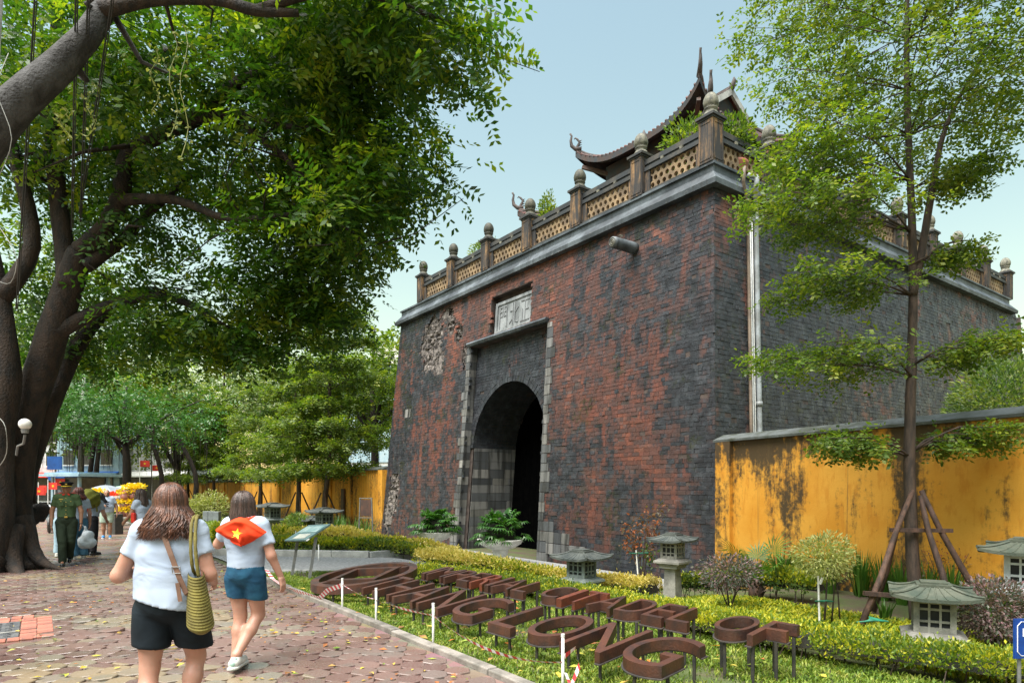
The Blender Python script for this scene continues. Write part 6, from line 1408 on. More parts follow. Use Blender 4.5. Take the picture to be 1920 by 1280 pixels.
for i, (px, py, Y) in enumerate(((72, 918, 34), (90, 912, 36), (103, 905, 37), (262, 870, 40), (285, 878, 44), (60, 922, 32))):
    p = at(px, py, Y); fl_ = empty('red_flag', (p[0], p[1], 0), R(-10 + 9 * i), ('second red star flag from the left, far behind the old trunk', 'third red star flag from the left along the far street', 'fourth red star flag from the left, beside the blue signs', 'red star flag hanging above the flower stand', 'rightmost red star flag high among the far trees', 'leftmost red star flag at the edge of the old trunk')[i], 'flag', 'red flags along the far street')
    MB().tube([(0, 0, 0), (0, 0, p[2] + .4)], .02, 6).build('staff', MAT['white_paint'], fl_); MB().grid(lambda a, b: (.55 * a, .06 * math.sin(5 * a), p[2] - .15 + .38 * b), 8, 2).build('cloth', MAT['red_cloth'], fl_); o = star(.09, 0).build('star', MAT['flag_yellow'], fl_); o.location = (.275, -.0, p[2] + .04)
# tiered stand of yellow flower pots, red flowers, umbrellas, black pedestal
fX, fY = (248 - 960) / 1225 * 25.5, 25.5; fd = empty('flower_stand', (fX, fY, -.1), R(-20), 'white tiered stand carrying pots of yellow flowers', 'stand')
MAT['flower_y'] = leafmat('flower_yellow', [(0.75, 0.5, 0.01), (0.8, 0.58, 0.02), (0.6, 0.4, 0.01)], .2, .6); MAT['flower_r'] = leafmat('flower_red', [(0.65, 0.03, 0.015), (0.75, 0.07, 0.02), (0.5, 0.02, 0.01)], .2, .6)
for sx in (-.45, .45): MB().bar((sx * 1.3, 0, 0), (sx * .3, 0, 1.9), .07, .05).build('upright', MAT['white_paint'], fd)
for k, z in enumerate((.55, 1.0, 1.45)): MB().bar((-.75 + .15 * k, 0, z), (.75 - .15 * k, 0, z), .05).build('cross_rail', MAT['white_paint'], fd)
def pot(px, py, Y, r, label, mat='flower_y', grp='pots of yellow flowers on the white stand'):
    p = at(px, py, Y); t = empty('flower_pot', (p[0], p[1], p[2] - .3), 0, label, 'flower pot', grp); MB().lathe([(.02, 0), (r * .6, 0), (r * .8, .22), (r * .7, .22), (.02, .18)], n=12).build('pot', MAT['rust_brick'] if mat == 'flower_y' else MAT['urn'], t, True)
    Q, d = in_ell(160, (0, 0, .27), (r, r, .11), .3); Q[:, 2] += .03; cards_mesh('flowers', leaf_cards(Q, .09, .8, dirs=d + np.array((0, 0, .5))), MAT[mat], t); Q, d = in_ell(60, (0, 0, .20), (r * .9, r * .9, .07), .3); cards_mesh('leaves', leaf_cards(Q, .09, .5, dirs=d), MAT['leaf_bg'], t)
POTN = ['left pot of yellow flowers on the top tier', 'right pot of yellow flowers on the top tier', 'left pot of yellow flowers on the second tier', 'right pot of yellow flowers on the second tier', 'left pot of yellow flowers on the third tier', 'right pot of yellow flowers on the third tier', 'left pot of yellow flowers on the lowest tier', 'middle pot of yellow flowers on the lowest tier', 'right pot of yellow flowers on the lowest tier', 'upper pot of yellow flowers left of the man in shorts', 'lower pot of yellow flowers left of the man in shorts']
for px, py in ((243, 914), (257, 913), (237, 922), (254, 921), (236, 940), (253, 941), (232, 954), (246, 953), (255, 958), (184, 922), (186, 934)):
    i_ = POTN.pop(0); pot(px, py, 25.3, .30, i_)
for px, py, wh_ in ((212, 928, 'upper left'), (219, 926, 'upper right'), (216, 938, 'middle'), (222, 942, 'lower right'), (211, 945, 'lower left')): pot(px, py, 28, .5, wh_ + ' mass of red flowers beside the tiered stand', 'flower_r', 'red flowers beside the stand')
MAT['umb_grey'] = surf('umbrella_grey', (0.22, 0.24, 0.27), (0.17, 0.19, 0.21), 2, 0.5, 0, 0); MAT['umb_green'] = surf('umbrella_green', (0.30, 0.42, 0.33), (0.24, 0.34, 0.27), 2, 0.5, 0, 0)
for px, py, Y, r, mt, lab in ((198, 921, 30, .85, 'umb_grey', 'open grey umbrella behind the man in the printed shirt'), (226, 922, 32, .75, 'umb_green', 'pale green umbrella beside the grey one')):
    p = at(px, py, Y); t = empty('umbrella', (p[0], p[1], 0), 0, lab, 'umbrella'); mb = MB(); n = 8
    for k in range(n):
        a0, a1 = 2 * math.pi * k / n, 2 * math.pi * (k + 1) / n; mb.grid(lambda i, j: (r * (j) * (math.cos(a0) * (1 - i) + math.cos(a1) * i), r * j * (math.sin(a0) * (1 - i) + math.sin(a1) * i), p[2] + .30 * (1 - j ** 1.8)), 3, 4)
    mb.build('canopy', MAT[mt], t, True); MB().tube([(0, 0, 0), (0, 0, p[2] + .36)], .015, 6).build('shaft', MAT['stand_steel'], t)
pX, pY = (216 - 960) / 1225 * 23, 23; pd_ = empty('black_pedestal', (pX, pY, -.15), R(-20), 'black stone pedestal box standing on the pavement', 'pedestal'); MB().box((0, 0, .42), (.40, .34, .84), top=.94).build('block', MAT['black_metal'], pd_, bevel=.02); MB().box((0, 0, .03), (.5, .44, .08)).build('plinth', MAT['black_metal'], pd_)
MAT['slate'] = surf('slate_block', (0.16, 0.18, 0.185), (0.10, 0.11, 0.115), 4, 0.6, 0.2, 0.1)
for i, px in enumerate((388, 397, 407)): 
    X = (px - 960) / 1225 * 30; o = MB().box((0, 0, .30), (.26, .3, .66)).build('slate_block', MAT['slate'], None, bevel=.01); o.location = (X, 30, float(gz(X, 30)) - .1); tag(o, ('left', 'middle', 'right')[i] + ' of three upright slate blocks before the far bushes', 'block', 'upright slate blocks')
# motorbike parked by the old tree, far
mX, mY = (96 - 960) / 1225 * 24, 24; mo = empty('motorbike', (mX, mY, 0), R(-60), 'parked motorbike half hidden behind the old tree', 'motorbike')
for sx in (-.6, .6):
    mb = MB(); mb.tube([(sx + .26 * math.cos(a), 0, .29 + .26 * math.sin(a)) for a in np.linspace(0, 2 * math.pi, 19)], .05, 6); wl = mb.build('wheel', MAT['black_metal'], mo); MB().tube([(sx, -.03, .29), (sx, .03, .29)], .12, 10).build('hub', MAT['stand_steel'], wl)
mb = MB(); mb.tube([(-.75, 0, .62), (-.3, 0, .62), (0, 0, .5), (.3, 0, .45), (.45, 0, .8), (.5, 0, 1.0)], [.09, .15, .14, .12, .10, .06], 10); mb.build('body', MAT['light_blue'], mo, True); MB().box((-.35, 0, .76), (.7, .24, .1)).build('seat', MAT['black_metal'], mo); MB().tube([(.42, -.3, 1.02), (.5, 0, 1.0), (.42, .3, 1.02)], .02, 6).build('handlebar', MAT['stand_steel'], mo); MB().lathe([(.01, -.07), (.09, -.05), (.1, .02), (.05, .07), (.01, .08)], (.56, 0, .9), 12).build('headlight', MAT['white_paint'], mo, True)
# street lamp globe and pole at the left edge, hanging wires
gl_p = at(47, 795, 11.0); gl_o = empty('globe_lamp', (gl_p[0] - .45, gl_p[1] + .4, gl_p[2]), 0, 'white globe lamp on a bracket beside the old trunk', 'lamp'); MB().lathe([(.095 * math.sin(a) + .001, -.095 * math.cos(a)) for a in np.linspace(0, math.pi, 12)], (.45, -.4, 0), 18).build('globe', MAT['white_paint'], gl_o, True); MB().lathe([(.01, -.15), (.05, -.15), (.06, -.085), (.01, -.08)], (.45, -.4, 0), 12).build('collar', MAT['stand_steel'], gl_o); MB().tube([(0, 0, -.5), (.1, -.1, -.35), (.35, -.3, -.32), (.45, -.4, -.18)], .02, 6).build('bracket', MAT['stand_steel'], gl_o)
ut = at(-14, 300, 6.0); up_ = empty('utility_pole', (ut[0] - .02, ut[1], 0), 0, 'pale utility pole with wires at the left edge', 'pole'); MB().tube([(-.34, 0, 0), (-.10, 0, 4), (.10, 0, 7.5)], [.10, .085, .075], 10).build('shaft', MAT['concrete'], up_, True)
for k, pts in enumerate((((16, 100, 6), (-5, 170, 5.9), (22, 260, 5.9), (-6, 340, 6)), ((-5, 420, 5.9), (30, 480, 5.8), (20, 530, 5.9), (-8, 525, 6)), ((-5, 780, 5.9), (10, 800, 5.8), (12, 850, 5.9), (-6, 880, 6)))):
    mb = MB(); mb.tube([Vector(p[:3]) - Vector(up_.location) for p in limb(MB(), [(*at(*q_), .01) for q_ in pts])], .0035, 5); mb.build('loose_cable', MAT['concrete'], up_, True)
MAT['cable'] = surf('dark_cable', (0.02, 0.022, 0.022), (0.03, 0.03, 0.03), 3, 0.6, 0, 0)
for k, (a, b, lab) in enumerate((((142, -20, 8.5), (134, 430, 12.6), 'first dark cable hanging through the tree from the left'), ((165, -20, 8.5), (150, 420, 12.6), 'second dark cable hanging through the tree'), ((212, -20, 8.5), (148, 400, 12.6), 'third dark cable hanging through the tree'), ((66, -20, 8.5), (30, 580, 12.0), 'dark cable hanging left of the others down the old trunk'))):
    A_, B_ = Vector(at(*a)), Vector(at(*b)); t = empty('hanging_cable', A_, 0, lab, 'cable', 'cables hanging in the old tree'); MB().tube([p - A_ for p in (A_, A_.lerp(B_, .3) - Vector((0, 0, .05)), A_.lerp(B_, .7) - Vector((0, 0, .04)), B_)], .012, 5).build('strand', MAT['cable'], t); MB().tube([p - A_ + Vector((.03, 0, 0)) for p in (A_, A_.lerp(B_, .5) - Vector((0, 0, .1)), B_)], .008, 5).build('strand', MAT['cable'], t)

# ================================================================ PEOPLE
def surfnet(fn, lo, hi, h):
    ax = [np.arange(l, u + h, h) for l, u in zip(lo, hi)]; Pg = np.stack(np.meshgrid(*ax, indexing='ij'), -1).astype(np.float32)
    D = fn(Pg.reshape(-1, 3)).reshape(Pg.shape[:3]); ins = D < 0; sh = np.array(D.shape) - 1
    cs = [(i, j, k) for i in (0, 1) for j in (0, 1) for k in (0, 1)]; sl_ = lambda A, c: A[c[0]:c[0] + sh[0], c[1]:c[1] + sh[1], c[2]:c[2] + sh[2]]
    cnt = sum(sl_(ins, c).astype(np.int8) for c in cs); act = (cnt > 0) & (cnt < 8); idx_ = np.argwhere(act); n = len(idx_)
    acc = np.zeros((n, 3)); num = np.zeros((n, 1))
    for a in cs:
        for b in cs:
            if sum(abs(x - y) for x, y in zip(a, b)) == 1 and a < b:
                ia = tuple((idx_ + np.array(a)).T); ib = tuple((idx_ + np.array(b)).T); da, db = D[ia], D[ib]; m = (da < 0) != (db < 0)
                t = np.where(m, da / np.where(da == db, 1, da - db), 0)[:, None]; p = np.array(a) + (np.array(b) - np.array(a)) * t; acc += p * m[:, None]; num += m[:, None]
    V = np.array(lo) + (idx_ + acc / num) * h
    vid = -np.ones(sh, np.int64); vid[tuple(idx_.T)] = np.arange(n); Fs = []
    for axn in range(3):
        o1, o2 = [(1, 2), (2, 0), (0, 1)][axn]; e = np.zeros(3, int); e[axn] = 1
        A_ = ins[tuple(slice(0, s) for s in np.array(D.shape) - e)]; B_ = ins[tuple(slice(x, None) for x in e)]; ch = np.argwhere(A_ != B_)
        ch = ch[(ch[:, o1] > 0) & (ch[:, o2] > 0) & (ch[:, 0] < sh[0] + (axn != 0) * 0) & (ch[:, 1] < sh[1]) & (ch[:, 2] < sh[2])]
        d1 = np.zeros(3, int); d1[o1] = 1; d2 = np.zeros(3, int); d2[o2] = 1
        q_ = np.stack([vid[tuple((ch - d1 - d2).T)], vid[tuple((ch - d2).T)], vid[tuple(ch.T)], vid[tuple((ch - d1).T)]], 1); fl_ = A_[tuple(ch.T)]; q_[~fl_] = q_[~fl_][:, ::-1]; Fs.append(q_[(q_ >= 0).all(1)])
    return V, np.concatenate(Fs)
def cone(p, a, b, r0, r1, flat=None):
    a, b = np.array(a, np.float32), np.array(b, np.float32); ba = b - a; pa = p - a; t = np.clip((pa @ ba) / max(ba @ ba, 1e-9), 0, 1)[:, None]; d = pa - t * ba
    if flat is not None: d = d / np.array(flat, np.float32)
    return np.linalg.norm(d, axis=1) - (r0 + (r1 - r0) * t[:, 0])
def ell(p, c, r): q_ = (p - np.array(c, np.float32)) / np.array(r, np.float32); l = np.linalg.norm(q_, axis=1); return (l - 1) * min(r)
def smin(ds, k):
    r = ds[0]
    for d in ds[1:]: h_ = np.clip(.5 + .5 * (r - d) / k, 0, 1); r = r * (1 - h_) + d * h_ - k * h_ * (1 - h_)
    return r
def mirror(P): return (-P[0], P[1], P[2])
def cloth(name, c1, c2, scale=3, rough=.85):
    m, t_ = newmat(name); s = NT(t_); p = s.obj(); wv = s.noise(p, 3.2, 2, 0.4, sc3=(1.0, 1.0, 1.7), dist=1.0)
    c = s.mix(s.ramp(s.noise(p, scale, 3), .35, .65), c1, c2); s.out(c, rough, s.math('ADD', wv, s.math('MULTIPLY', s.noise(p, 160, 2), .02)), .75, .04, spec=.2); return m
def skinmat(name, c1, c2, c3):
    m, t_ = newmat(name); s = NT(t_); p = s.obj(); c = s.mix(s.ramp(s.noise(p, 5, 4), .35, .65), c1, c2); c = s.mix(s.ramp(s.noise(p, 22, 5, .7), .5, .8, 0, .5), c, c3)
    b = s.out(c, .48, s.noise(p, 120, 3), .08, .003); b.inputs['Subsurface Weight'].default_value = .12; b.inputs['Subsurface Radius'].default_value = (.012, .005, .003); return m
MAT['skin'] = skinmat('skin', (0.43, 0.235, 0.17), (0.38, 0.19, 0.13), (0.45, 0.17, 0.12)); MAT['skin_tan'] = skinmat('skin_tan', (0.33, 0.17, 0.105), (0.27, 0.135, 0.08), (0.3, 0.12, 0.08))
MAT['tee_white'] = cloth('tee_white', (0.35, 0.41, 0.50), (0.30, 0.36, 0.46)); MAT['shorts_navy'] = cloth('shorts_navy', (0.008, 0.014, 0.019), (0.006, 0.010, 0.014)); MAT['denim'] = cloth('denim', (0.022, 0.095, 0.165), (0.012, 0.052, 0.10), 7); MAT['jeans'] = cloth('jeans', (0.07, 0.17, 0.26), (0.05, 0.13, 0.2), 6)
MAT['uniform_shirt'] = cloth('uniform_shirt', (0.055, 0.09, 0.04), (0.042, 0.072, 0.032)); MAT['uniform_trousers'] = cloth('uniform_trousers', (0.022, 0.033, 0.02), (0.016, 0.025, 0.016)); MAT['black_cloth'] = cloth('black_cloth', (0.012, 0.013, 0.016), (0.02, 0.02, 0.024)); MAT['mint'] = cloth('mint_shorts', (0.36, 0.45, 0.37), (0.30, 0.38, 0.32)); MAT['flag_red'] = cloth('flag_red_cloth', (0.72, 0.055, 0.012), (0.60, 0.04, 0.010), 3)
MAT['hair_brown'] = surf('hair_brown', (0.115, 0.044, 0.022), (0.04, 0.016, 0.009), 8, 0.42, 0.3, 0.35, sc3=(4, 4, .6)); MAT['hair_ash'] = surf('hair_ash', (0.065, 0.037, 0.028), (0.03, 0.018, 0.014), 8, 0.4, 0.3, 0.3, sc3=(4, 4, .6)); MAT['hair_black'] = surf('hair_black', (0.014, 0.011, 0.010), (0.025, 0.018, 0.014), 8, 0.4, 0.3, 0.2); MAT['hair_red'] = surf('hair_red', (0.14, 0.03, 0.02), (0.07, 0.02, 0.015), 8, 0.45, 0.3, 0.2)
MAT['shoe_white'] = surf('shoe_white', (0.62, 0.62, 0.58), (0.5, 0.5, 0.46), 5, 0.5, 0.1, 0.1); MAT['shoe_black'] = surf('shoe_black', (0.012, 0.014, 0.018), (0.02, 0.022, 0.026), 5, 0.25, 0, 0.1); MAT['shoe_blue'] = surf('shoe_blue', (0.02, 0.20, 0.45), (0.02, 0.12, 0.3), 5, 0.5, 0, 0.1); MAT['mint_trim'] = surf('shoe_mint', (0.30, 0.45, 0.38), (0.24, 0.36, 0.3), 6, 0.6, 0, 0)
MAT['leather'] = surf('leather', (0.19, 0.10, 0.065), (0.13, 0.07, 0.045), 8, 0.5, 0.1, 0); MAT['olive_knit'] = surf('olive_knit', (0.15, 0.125, 0.022), (0.10, 0.082, 0.015), 8, 0.85, 0.5, 0.1); MAT['brass'] = surf('brass', (0.55, 0.38, 0.10), (0.4, 0.27, 0.07), 8, 0.35, 0, 0, metal=.8); MAT['olive_bag'] = cloth('olive_bag', (0.17, 0.17, 0.03), (0.11, 0.115, 0.02)); MAT['plastic_white'] = cloth('plastic_bag', (0.6, 0.65, 0.7), (0.45, 0.52, 0.58), 3, .35)
def person(loc, rz, label, J, skin='skin', build=1.0, h=.016, hipw=1.0, group=None, face=True, belly=0.0, name='person'):
    """J: joints in the figure's own frame (x right, y forward, z up)."""
    t = empty(name, loc, rz, label, 'person', group); b = build; S = J
    def body(p):
        hd, nk, ch_, wa, pe_ = S['head'], S['neck'], S['chest'], S['waist'], S['pelvis']
        hd = np.array(hd); fd = np.array(S.get('face', (0, 1, 0)), float); fd /= np.linalg.norm(fd); up = np.array((0, 0, 1.0)); rt = np.cross(fd, up)
        q_ = p - hd; loc_ = np.stack([q_ @ rt, q_ @ fd, q_[:, 2]], 1)
        H_ = [ell(loc_, (0, 0, .015), (.077, .095, .108)), ell(loc_, (0, .022, -.055), (.056, .066, .066))]
        if face: H_ += [cone(loc_, (0, .088, .012), (0, .112, -.022), .010, .015), cone(loc_, (-.022, .09, -.058), (.022, .09, -.058), .009, .009), ell(loc_, (-.078, -.005, -.01), (.012, .022, .032)), ell(loc_, (.078, -.005, -.01), (.012, .022, .032)), cone(loc_, (-.04, .082, .028), (.04, .082, .028), .011, .011)]
        d = [smin(H_, .018), cone(p, nk, hd + np.array((0, -.01, -.05)), .056 * b ** .5, .052 * b ** .5)]
        if face: d[0] = np.maximum(d[0], -np.minimum(ell(loc_, (-.031, .096, .010), (.013, .012, .008)), ell(loc_, (.031, .096, .010), (.013, .012, .008))))
        sl__, sr = np.array(S['shL']), np.array(S['shR'])
        d += [cone(p, sl__ * .8 + np.array(nk) * .2, sr * .8 + np.array(nk) * .2, .062 * b, .062 * b), cone(p, ch_, np.array(nk) - (0, 0, .06), .125 * b, .085 * b, (1.2, .85, 1)), cone(p, wa, ch_, .108 * b + belly, .13 * b, (1.15, .9, 1)), cone(p, pe_, wa, .125 * b * hipw, .11 * b + belly, (1.18, .95, 1))]
        for sd in 'LR':
            hp, kn, an, to = S['hip' + sd], S['kn' + sd], S['an' + sd], S['toe' + sd]; sh_, el_, wr = S['sh' + sd], S['el' + sd], S['wr' + sd]
            d += [cone(p, hp, kn, .092 * b * hipw, .058 * b ** .7), cone(p, kn, np.array(kn) * .62 + np.array(an) * .38, .054 * b ** .7, .058 * b ** .7), cone(p, np.array(kn) * .62 + np.array(an) * .38, an, .058 * b ** .7, .037), cone(p, an, to, .036, .027), cone(p, sh_, el_, .056 * b, .043 * b ** .8), cone(p, el_, wr, .043 * b ** .8, .028)]
        return smin(d, .028)
    def hand(p, sd):
        wr = np.array(S['wr' + sd], float); el_ = np.array(S['el' + sd], float); fw = wr - el_; fw /= np.linalg.norm(fw); sx = -1 if sd == 'L' else 1
        fw = np.array(S.get('hdir' + sd, fw)); fw = fw / np.linalg.norm(fw); pn = np.array(S.get('palm' + sd, (-sx, 0, 0)), float); pn -= fw * (pn @ fw); pn /= np.linalg.norm(pn); ac = np.cross(pn, fw) * (1 if sd == 'R' else -1); ac = ac if ac[1] > 0 else -ac
        d = [cone(p, wr - fw * .03, wr + fw * .02, .027, .026), cone(p, wr + fw * .02 - ac * .018, wr + fw * .078 - ac * .022, .017, .014), cone(p, wr + fw * .02 + ac * .018, wr + fw * .08 + ac * .022, .017, .014), cone(p, wr + fw * .03, wr + fw * .08, .017, .015)]; d0 = smin(d, .012); F_ = []
        for k, L in enumerate((.062, .073, .078, .070)):
            of = (-.030 + .020 * k); base = wr + fw * .078 + ac * of; m1 = base + fw * L * .5 + pn * .010; tp = m1 + fw * L * .40 + pn * .022; F_ += [cone(p, base, m1, .0092, .0086), cone(p, m1, tp, .0086, .007)]
        tb = wr + fw * .03 + ac * .028; F_ += [cone(p, tb, tb + fw * .035 + ac * .022 + pn * .012, .012, .0105), cone(p, tb + fw * .035 + ac * .022 + pn * .012, tb + fw * .066 + ac * .022 + pn * .02, .0105, .008)]
        return smin([d0] + [np.min(F_, axis=0)], .006)
    pts_ = np.array([v for k, v in S.items() if k not in ('face', 'hdirL', 'hdirR', 'palmL', 'palmR')]); lo, hi = pts_.min(0) - .22, pts_.max(0) + .22; lo[2] = pts_[:, 2].min() - .06
    V, Fq = surfnet(body, lo, hi, h); Vs, Fs, nb_ = [V], [Fq], len(V)
    for sd in 'LR':
        if S.get('hide' + sd): continue
        wr = np.array(S['wr' + sd]); v2, f2 = surfnet(lambda p: hand(p, sd), wr - .20, wr + .20, .0062 if h < .017 else .008); Vs.append(v2); Fs.append(f2 + nb_); nb_ += len(v2)
    link('body', npmesh(np.concatenate(Vs), np.concatenate(Fs), 'body'), MAT[skin], t, True)
    return t, body
def garment(t, name, parts, clips, mat, h=.016, k=.03, wr=.006, wf=17, parent=None, grow=None):
    """parts: cones/ellipsoids (fn(p)); clips: half spaces (point, normal) keeping the side the normal points away from"""
    A_ = np.array([q_ for pr in parts for q_ in (pr[0], pr[1])]); mr = max(max(pr[2], pr[3]) for pr in parts) * 1.35; lo, hi = A_.min(0) - mr, A_.max(0) + mr
    def fn(p):
        ds = []
        for pr in parts:
            dd = cone(p, *pr[:5])
            if len(pr) > 5: c_, n_ = np.array(pr[5][0], float), np.array(pr[5][1], float); dd = np.maximum(dd, (p - c_) @ (n_ / np.linalg.norm(n_)))
            ds.append(dd)
        d = smin(ds, k)
        d = d + wr * (np.sin(p[:, 2] * wf + 4 * np.sin(p[:, 0] * 9) + p[:, 1] * 7) * .6 + np.sin(p[:, 0] * 23 + p[:, 2] * 11) * .4)
        for c, nrm_ in clips: nrm_ = np.array(nrm_, float); nrm_ /= np.linalg.norm(nrm_); d = np.maximum(d, (p - np.array(c)) @ nrm_)
        return d
    V, Fq = surfnet(fn, lo, hi, h); return link(name, npmesh(V, Fq, name), mat, parent or t, True)
def locks(t, name, head, fd, n, L, mat, r=.012, wave=.02, seed=0, spread=1.0, zc=.03, drop_front=False, curl=0.0):
    """head of hair: a scalp cap plus many falling locks"""
    rr = random.Random(seed); hd = Vector(head); f_ = Vector(fd).normalized(); rt = f_.cross(Vector((0, 0, 1))); mb = MB()
    for i in range(n):
        az = rr.uniform(-2.45, 2.45) if not drop_front else rr.uniform(-3.1, 3.1); e0 = rr.uniform(.25, 1.5) if rr.random() < .7 else rr.uniform(1.2, 1.56)
        out_ = (-f_ * math.cos(az) + rt * math.sin(az)); ph = rr.uniform(0, 6.28); thk = rr.uniform(1.0, 1.22); pts = []; c0 = hd + Vector((0, 0, .02)) - f_ * .012
        for k in range(6):                                   # first along the scalp
            e_ = e0 + (-.12 - e0) * k / 5; pts.append(c0 + out_ * (.087 * thk * math.cos(e_)) + Vector((0, 0, .112 * thk * math.sin(e_))))
        q_ = pts[-1].copy(); ll = L * rr.uniform(.72, 1.08); st_ = 8
        for k in range(1, st_ + 1):                          # then hanging free
            s_ = k / st_; q_ = q_ + out_ * (spread * .010 * (1 - s_ * .6)) + Vector((0, 0, -ll * .72 / st_))
            pts.append(q_ + rt * wave * math.sin(ph + s_ * 9) * s_ ** .7 + f_ * wave * .7 * math.cos(ph * 1.3 + s_ * 8) * s_ + out_ * (curl * .012 * s_ ** 2))
        mb.tube(pts, [r * .6] + [r] * 4 + [r * rr.uniform(.9, 1.3)] * (len(pts) - 7) + [r * .7, r * .2], 4)
    c_ = MB(); c_.lathe([(.087 * math.sin(a) + .001, -.112 * math.cos(a)) for a in np.linspace(.9, math.pi, 10)], hd + Vector((0, 0, .022)) - f_ * .014, 18); o = c_.build('hair_cap', mat, t, True)
    return mb.build(name, mat, t, True)
def shoe(t, an, to, mat, sole, z0=0.0, trim=None):
    a, b = np.array(an, float), np.array(to, float); fw = b - a; fw[2] = 0; fw /= max(np.linalg.norm(fw), 1e-6); a2 = np.array((a[0], a[1], z0)); parts = [(a2 - fw * .05 + (0, 0, .05), a2 + fw * .06 + (0, 0, .055), .042, .042), (a2 + fw * .04 + (0, 0, .045), a2 + fw * .155 + (0, 0, .036), .043, .038), (a2 - fw * .02 + (0, 0, .05), a2 + (0, 0, .09), .042, .042)]
    s = garment(t, 'shoe', parts, [((0, 0, z0 + .018), (0, 0, -1))], MAT[mat], .010, .02, 0)
    garment(t, 'sole', [(a2 - fw * .055 + (0, 0, .012), a2 + fw * .16 + (0, 0, .012), .047, .043)], [((0, 0, z0 + .026), (0, 0, 1)), ((0, 0, z0 + .001), (0, 0, -1))], MAT[sole], .009, .02, 0, parent=s)
    if trim: garment(t, 'heel_trim', [(a2 - fw * .06 + (0, 0, .05), a2 - fw * .045 + (0, 0, .075), .034, .03)], [], MAT[trim], .009, .02, 0, parent=s)
AR_ = np.array
def stand(H=1.70, **kw):
    """neutral standing joints for a figure of height H"""
    k = H / 1.70; J = dict(head=(0, .015, 1.575), neck=(0, 0, 1.44), chest=(0, 0, 1.26), waist=(0, .005, 1.08), pelvis=(0, 0, .93), shL=(-.175, 0, 1.385), shR=(.175, 0, 1.385), elL=(-.225, -.01, 1.10), elR=(.225, -.01, 1.10), wrL=(-.235, .06, .86), wrR=(.235, .06, .86), hipL=(-.09, 0, .88), hipR=(.09, 0, .88), knL=(-.095, .02, .49), knR=(.095, .02, .49), anL=(-.10, -.02, .08), anR=(.10, -.02, .08), toeL=(-.11, .13, .03), toeR=(.11, .13, .03))
    J.update(kw); flags = {q_: v for q_, v in J.items() if q_ in ('hideL', 'hideR', 'face', 'hdirL', 'hdirR', 'palmL', 'palmR')}; J = {q_: tuple(AR_(v, float) * k) for q_, v in J.items() if q_ not in flags}; return J, flags
def mk(loc, rz, label, H, skin='skin', build=1.0, h=.016, hipw=1.0, face=True, belly=0, **kw):
    J, fl_ = stand(H, **kw); JJ = dict(J); hide = {q_: fl_.pop(q_) for q_ in list(fl_) if q_.startswith('hide')}; JJ.update({q_: v for q_, v in fl_.items()})
    class D(dict): pass
    S = D(JJ); S.get = lambda q_, d=None, S=S: dict.get(S, q_, hide.get(q_, d)); t, _ = person(loc, rz, label, S, skin, build, h, hipw, None, face, belly); return t, J, H / 1.70
def tee(t, J, k, mat, b=1.0, belly=0, loose=.018, hem=.86, sleeve=.55, h=.014, hemtilt=(0, 0), hipw=1.0, name='shirt', extra=()):
    nk = AR_(J['neck']); parts = [(AR_(J['chest']) * 1.0, nk - (0, 0, .07), .128 * b + loose, .088 * b + loose, (1.2, .86, 1)), (J['waist'], J['chest'], .112 * b + belly + loose, .132 * b + loose, (1.16, .92, 1)), (AR_(J['pelvis']) - (0, 0, .05), J['waist'], .128 * b * hipw + loose, .114 * b + belly + loose, (1.18, .97, 1)), (AR_(J['shL']) * .82 + nk * .18, AR_(J['shR']) * .82 + nk * .18, .062 * b + loose, .062 * b + loose)]; clips = []
    for sd in 'LR': s_, e = AR_(J['sh' + sd]), AR_(J['el' + sd]); parts.append((s_, s_ + (e - s_) * sleeve * 1.3, .054 * b + .012, .050 * b + .018, None, (s_ + (e - s_) * sleeve, e - s_))) 
    clips = [((0, 0, hem * k), (hemtilt[0], hemtilt[1], -1)), (nk + (0, 0, .045), (0, .25, 1))]
    o = garment(t, name, list(parts) + list(extra), clips, mat, h, .03, .0065, 13); 
    return o
def legs(t, J, k, mat, b=1.0, hipw=1.0, loose=.015, top=1.0, bottom=.62, h=.014, name='shorts', flare=0.0, sides='LR', tilt=(0, 0)):
    parts = [(AR_(J['pelvis']) + (0, 0, .0), AR_(J['pelvis']) + (0, 0, .09), .128 * b * hipw + loose, .12 * b * hipw + loose, (1.18, .96, 1))]
    for sd in 'LR':
        hp, kn, an = AR_(J['hip' + sd]), AR_(J['kn' + sd]), AR_(J['an' + sd])
        if bottom >= .4: parts.append((hp, hp + (kn - hp) * .95, .090 * b * hipw + loose, .066 * b * hipw + loose + flare))
        else: parts += [(hp, kn, .094 * b * hipw + loose, .064 * b + loose), (kn, an + (an - kn) * .08, .062 * b + loose, .058 + loose + flare)]
    return garment(t, name, parts, [((0, 0, top * k), (0, 0, 1)), ((0, 0, bottom * k), (tilt[0], tilt[1], -1))], mat, h, .012, .004, 21)

# --- woman with curly brown hair, seen from behind
HD = R(8)
t, J, k = mk((-2.28, 4.36, 0), HD, 'woman with wavy brown hair in white tee and dark shorts carrying an olive knitted bag', 1.645, build=1.07, hipw=1.16, h=.014, belly=.03, face=True,
    shL=(-.19, 0, 1.38), shR=(.18, 0, 1.38), elL=(-.325, -.02, 1.10), wrL=(-.22, .20, 1.12), elR=(.265, -.04, 1.10), wrR=(.23, .18, 1.02), hipL=(-.11, 0, .86), hipR=(.11, 0, .86), knL=(-.125, -.02, .47), anL=(-.11, -.16, .10), toeL=(-.12, .0, .03), knR=(.125, .14, .50), anR=(.10, .02, .16), toeR=(.11, .14, .10), pelvis=(0, -.015, .94))
tee(t, J, k, MAT['tee_white'], 1.07, .03, .034, .905, .52, .012, (-.24, 0), 1.16); legs(t, J, k, MAT['shorts_navy'], 1.07, 1.16, .014, .97, .60, .012, flare=.018, tilt=(-.12, 0))
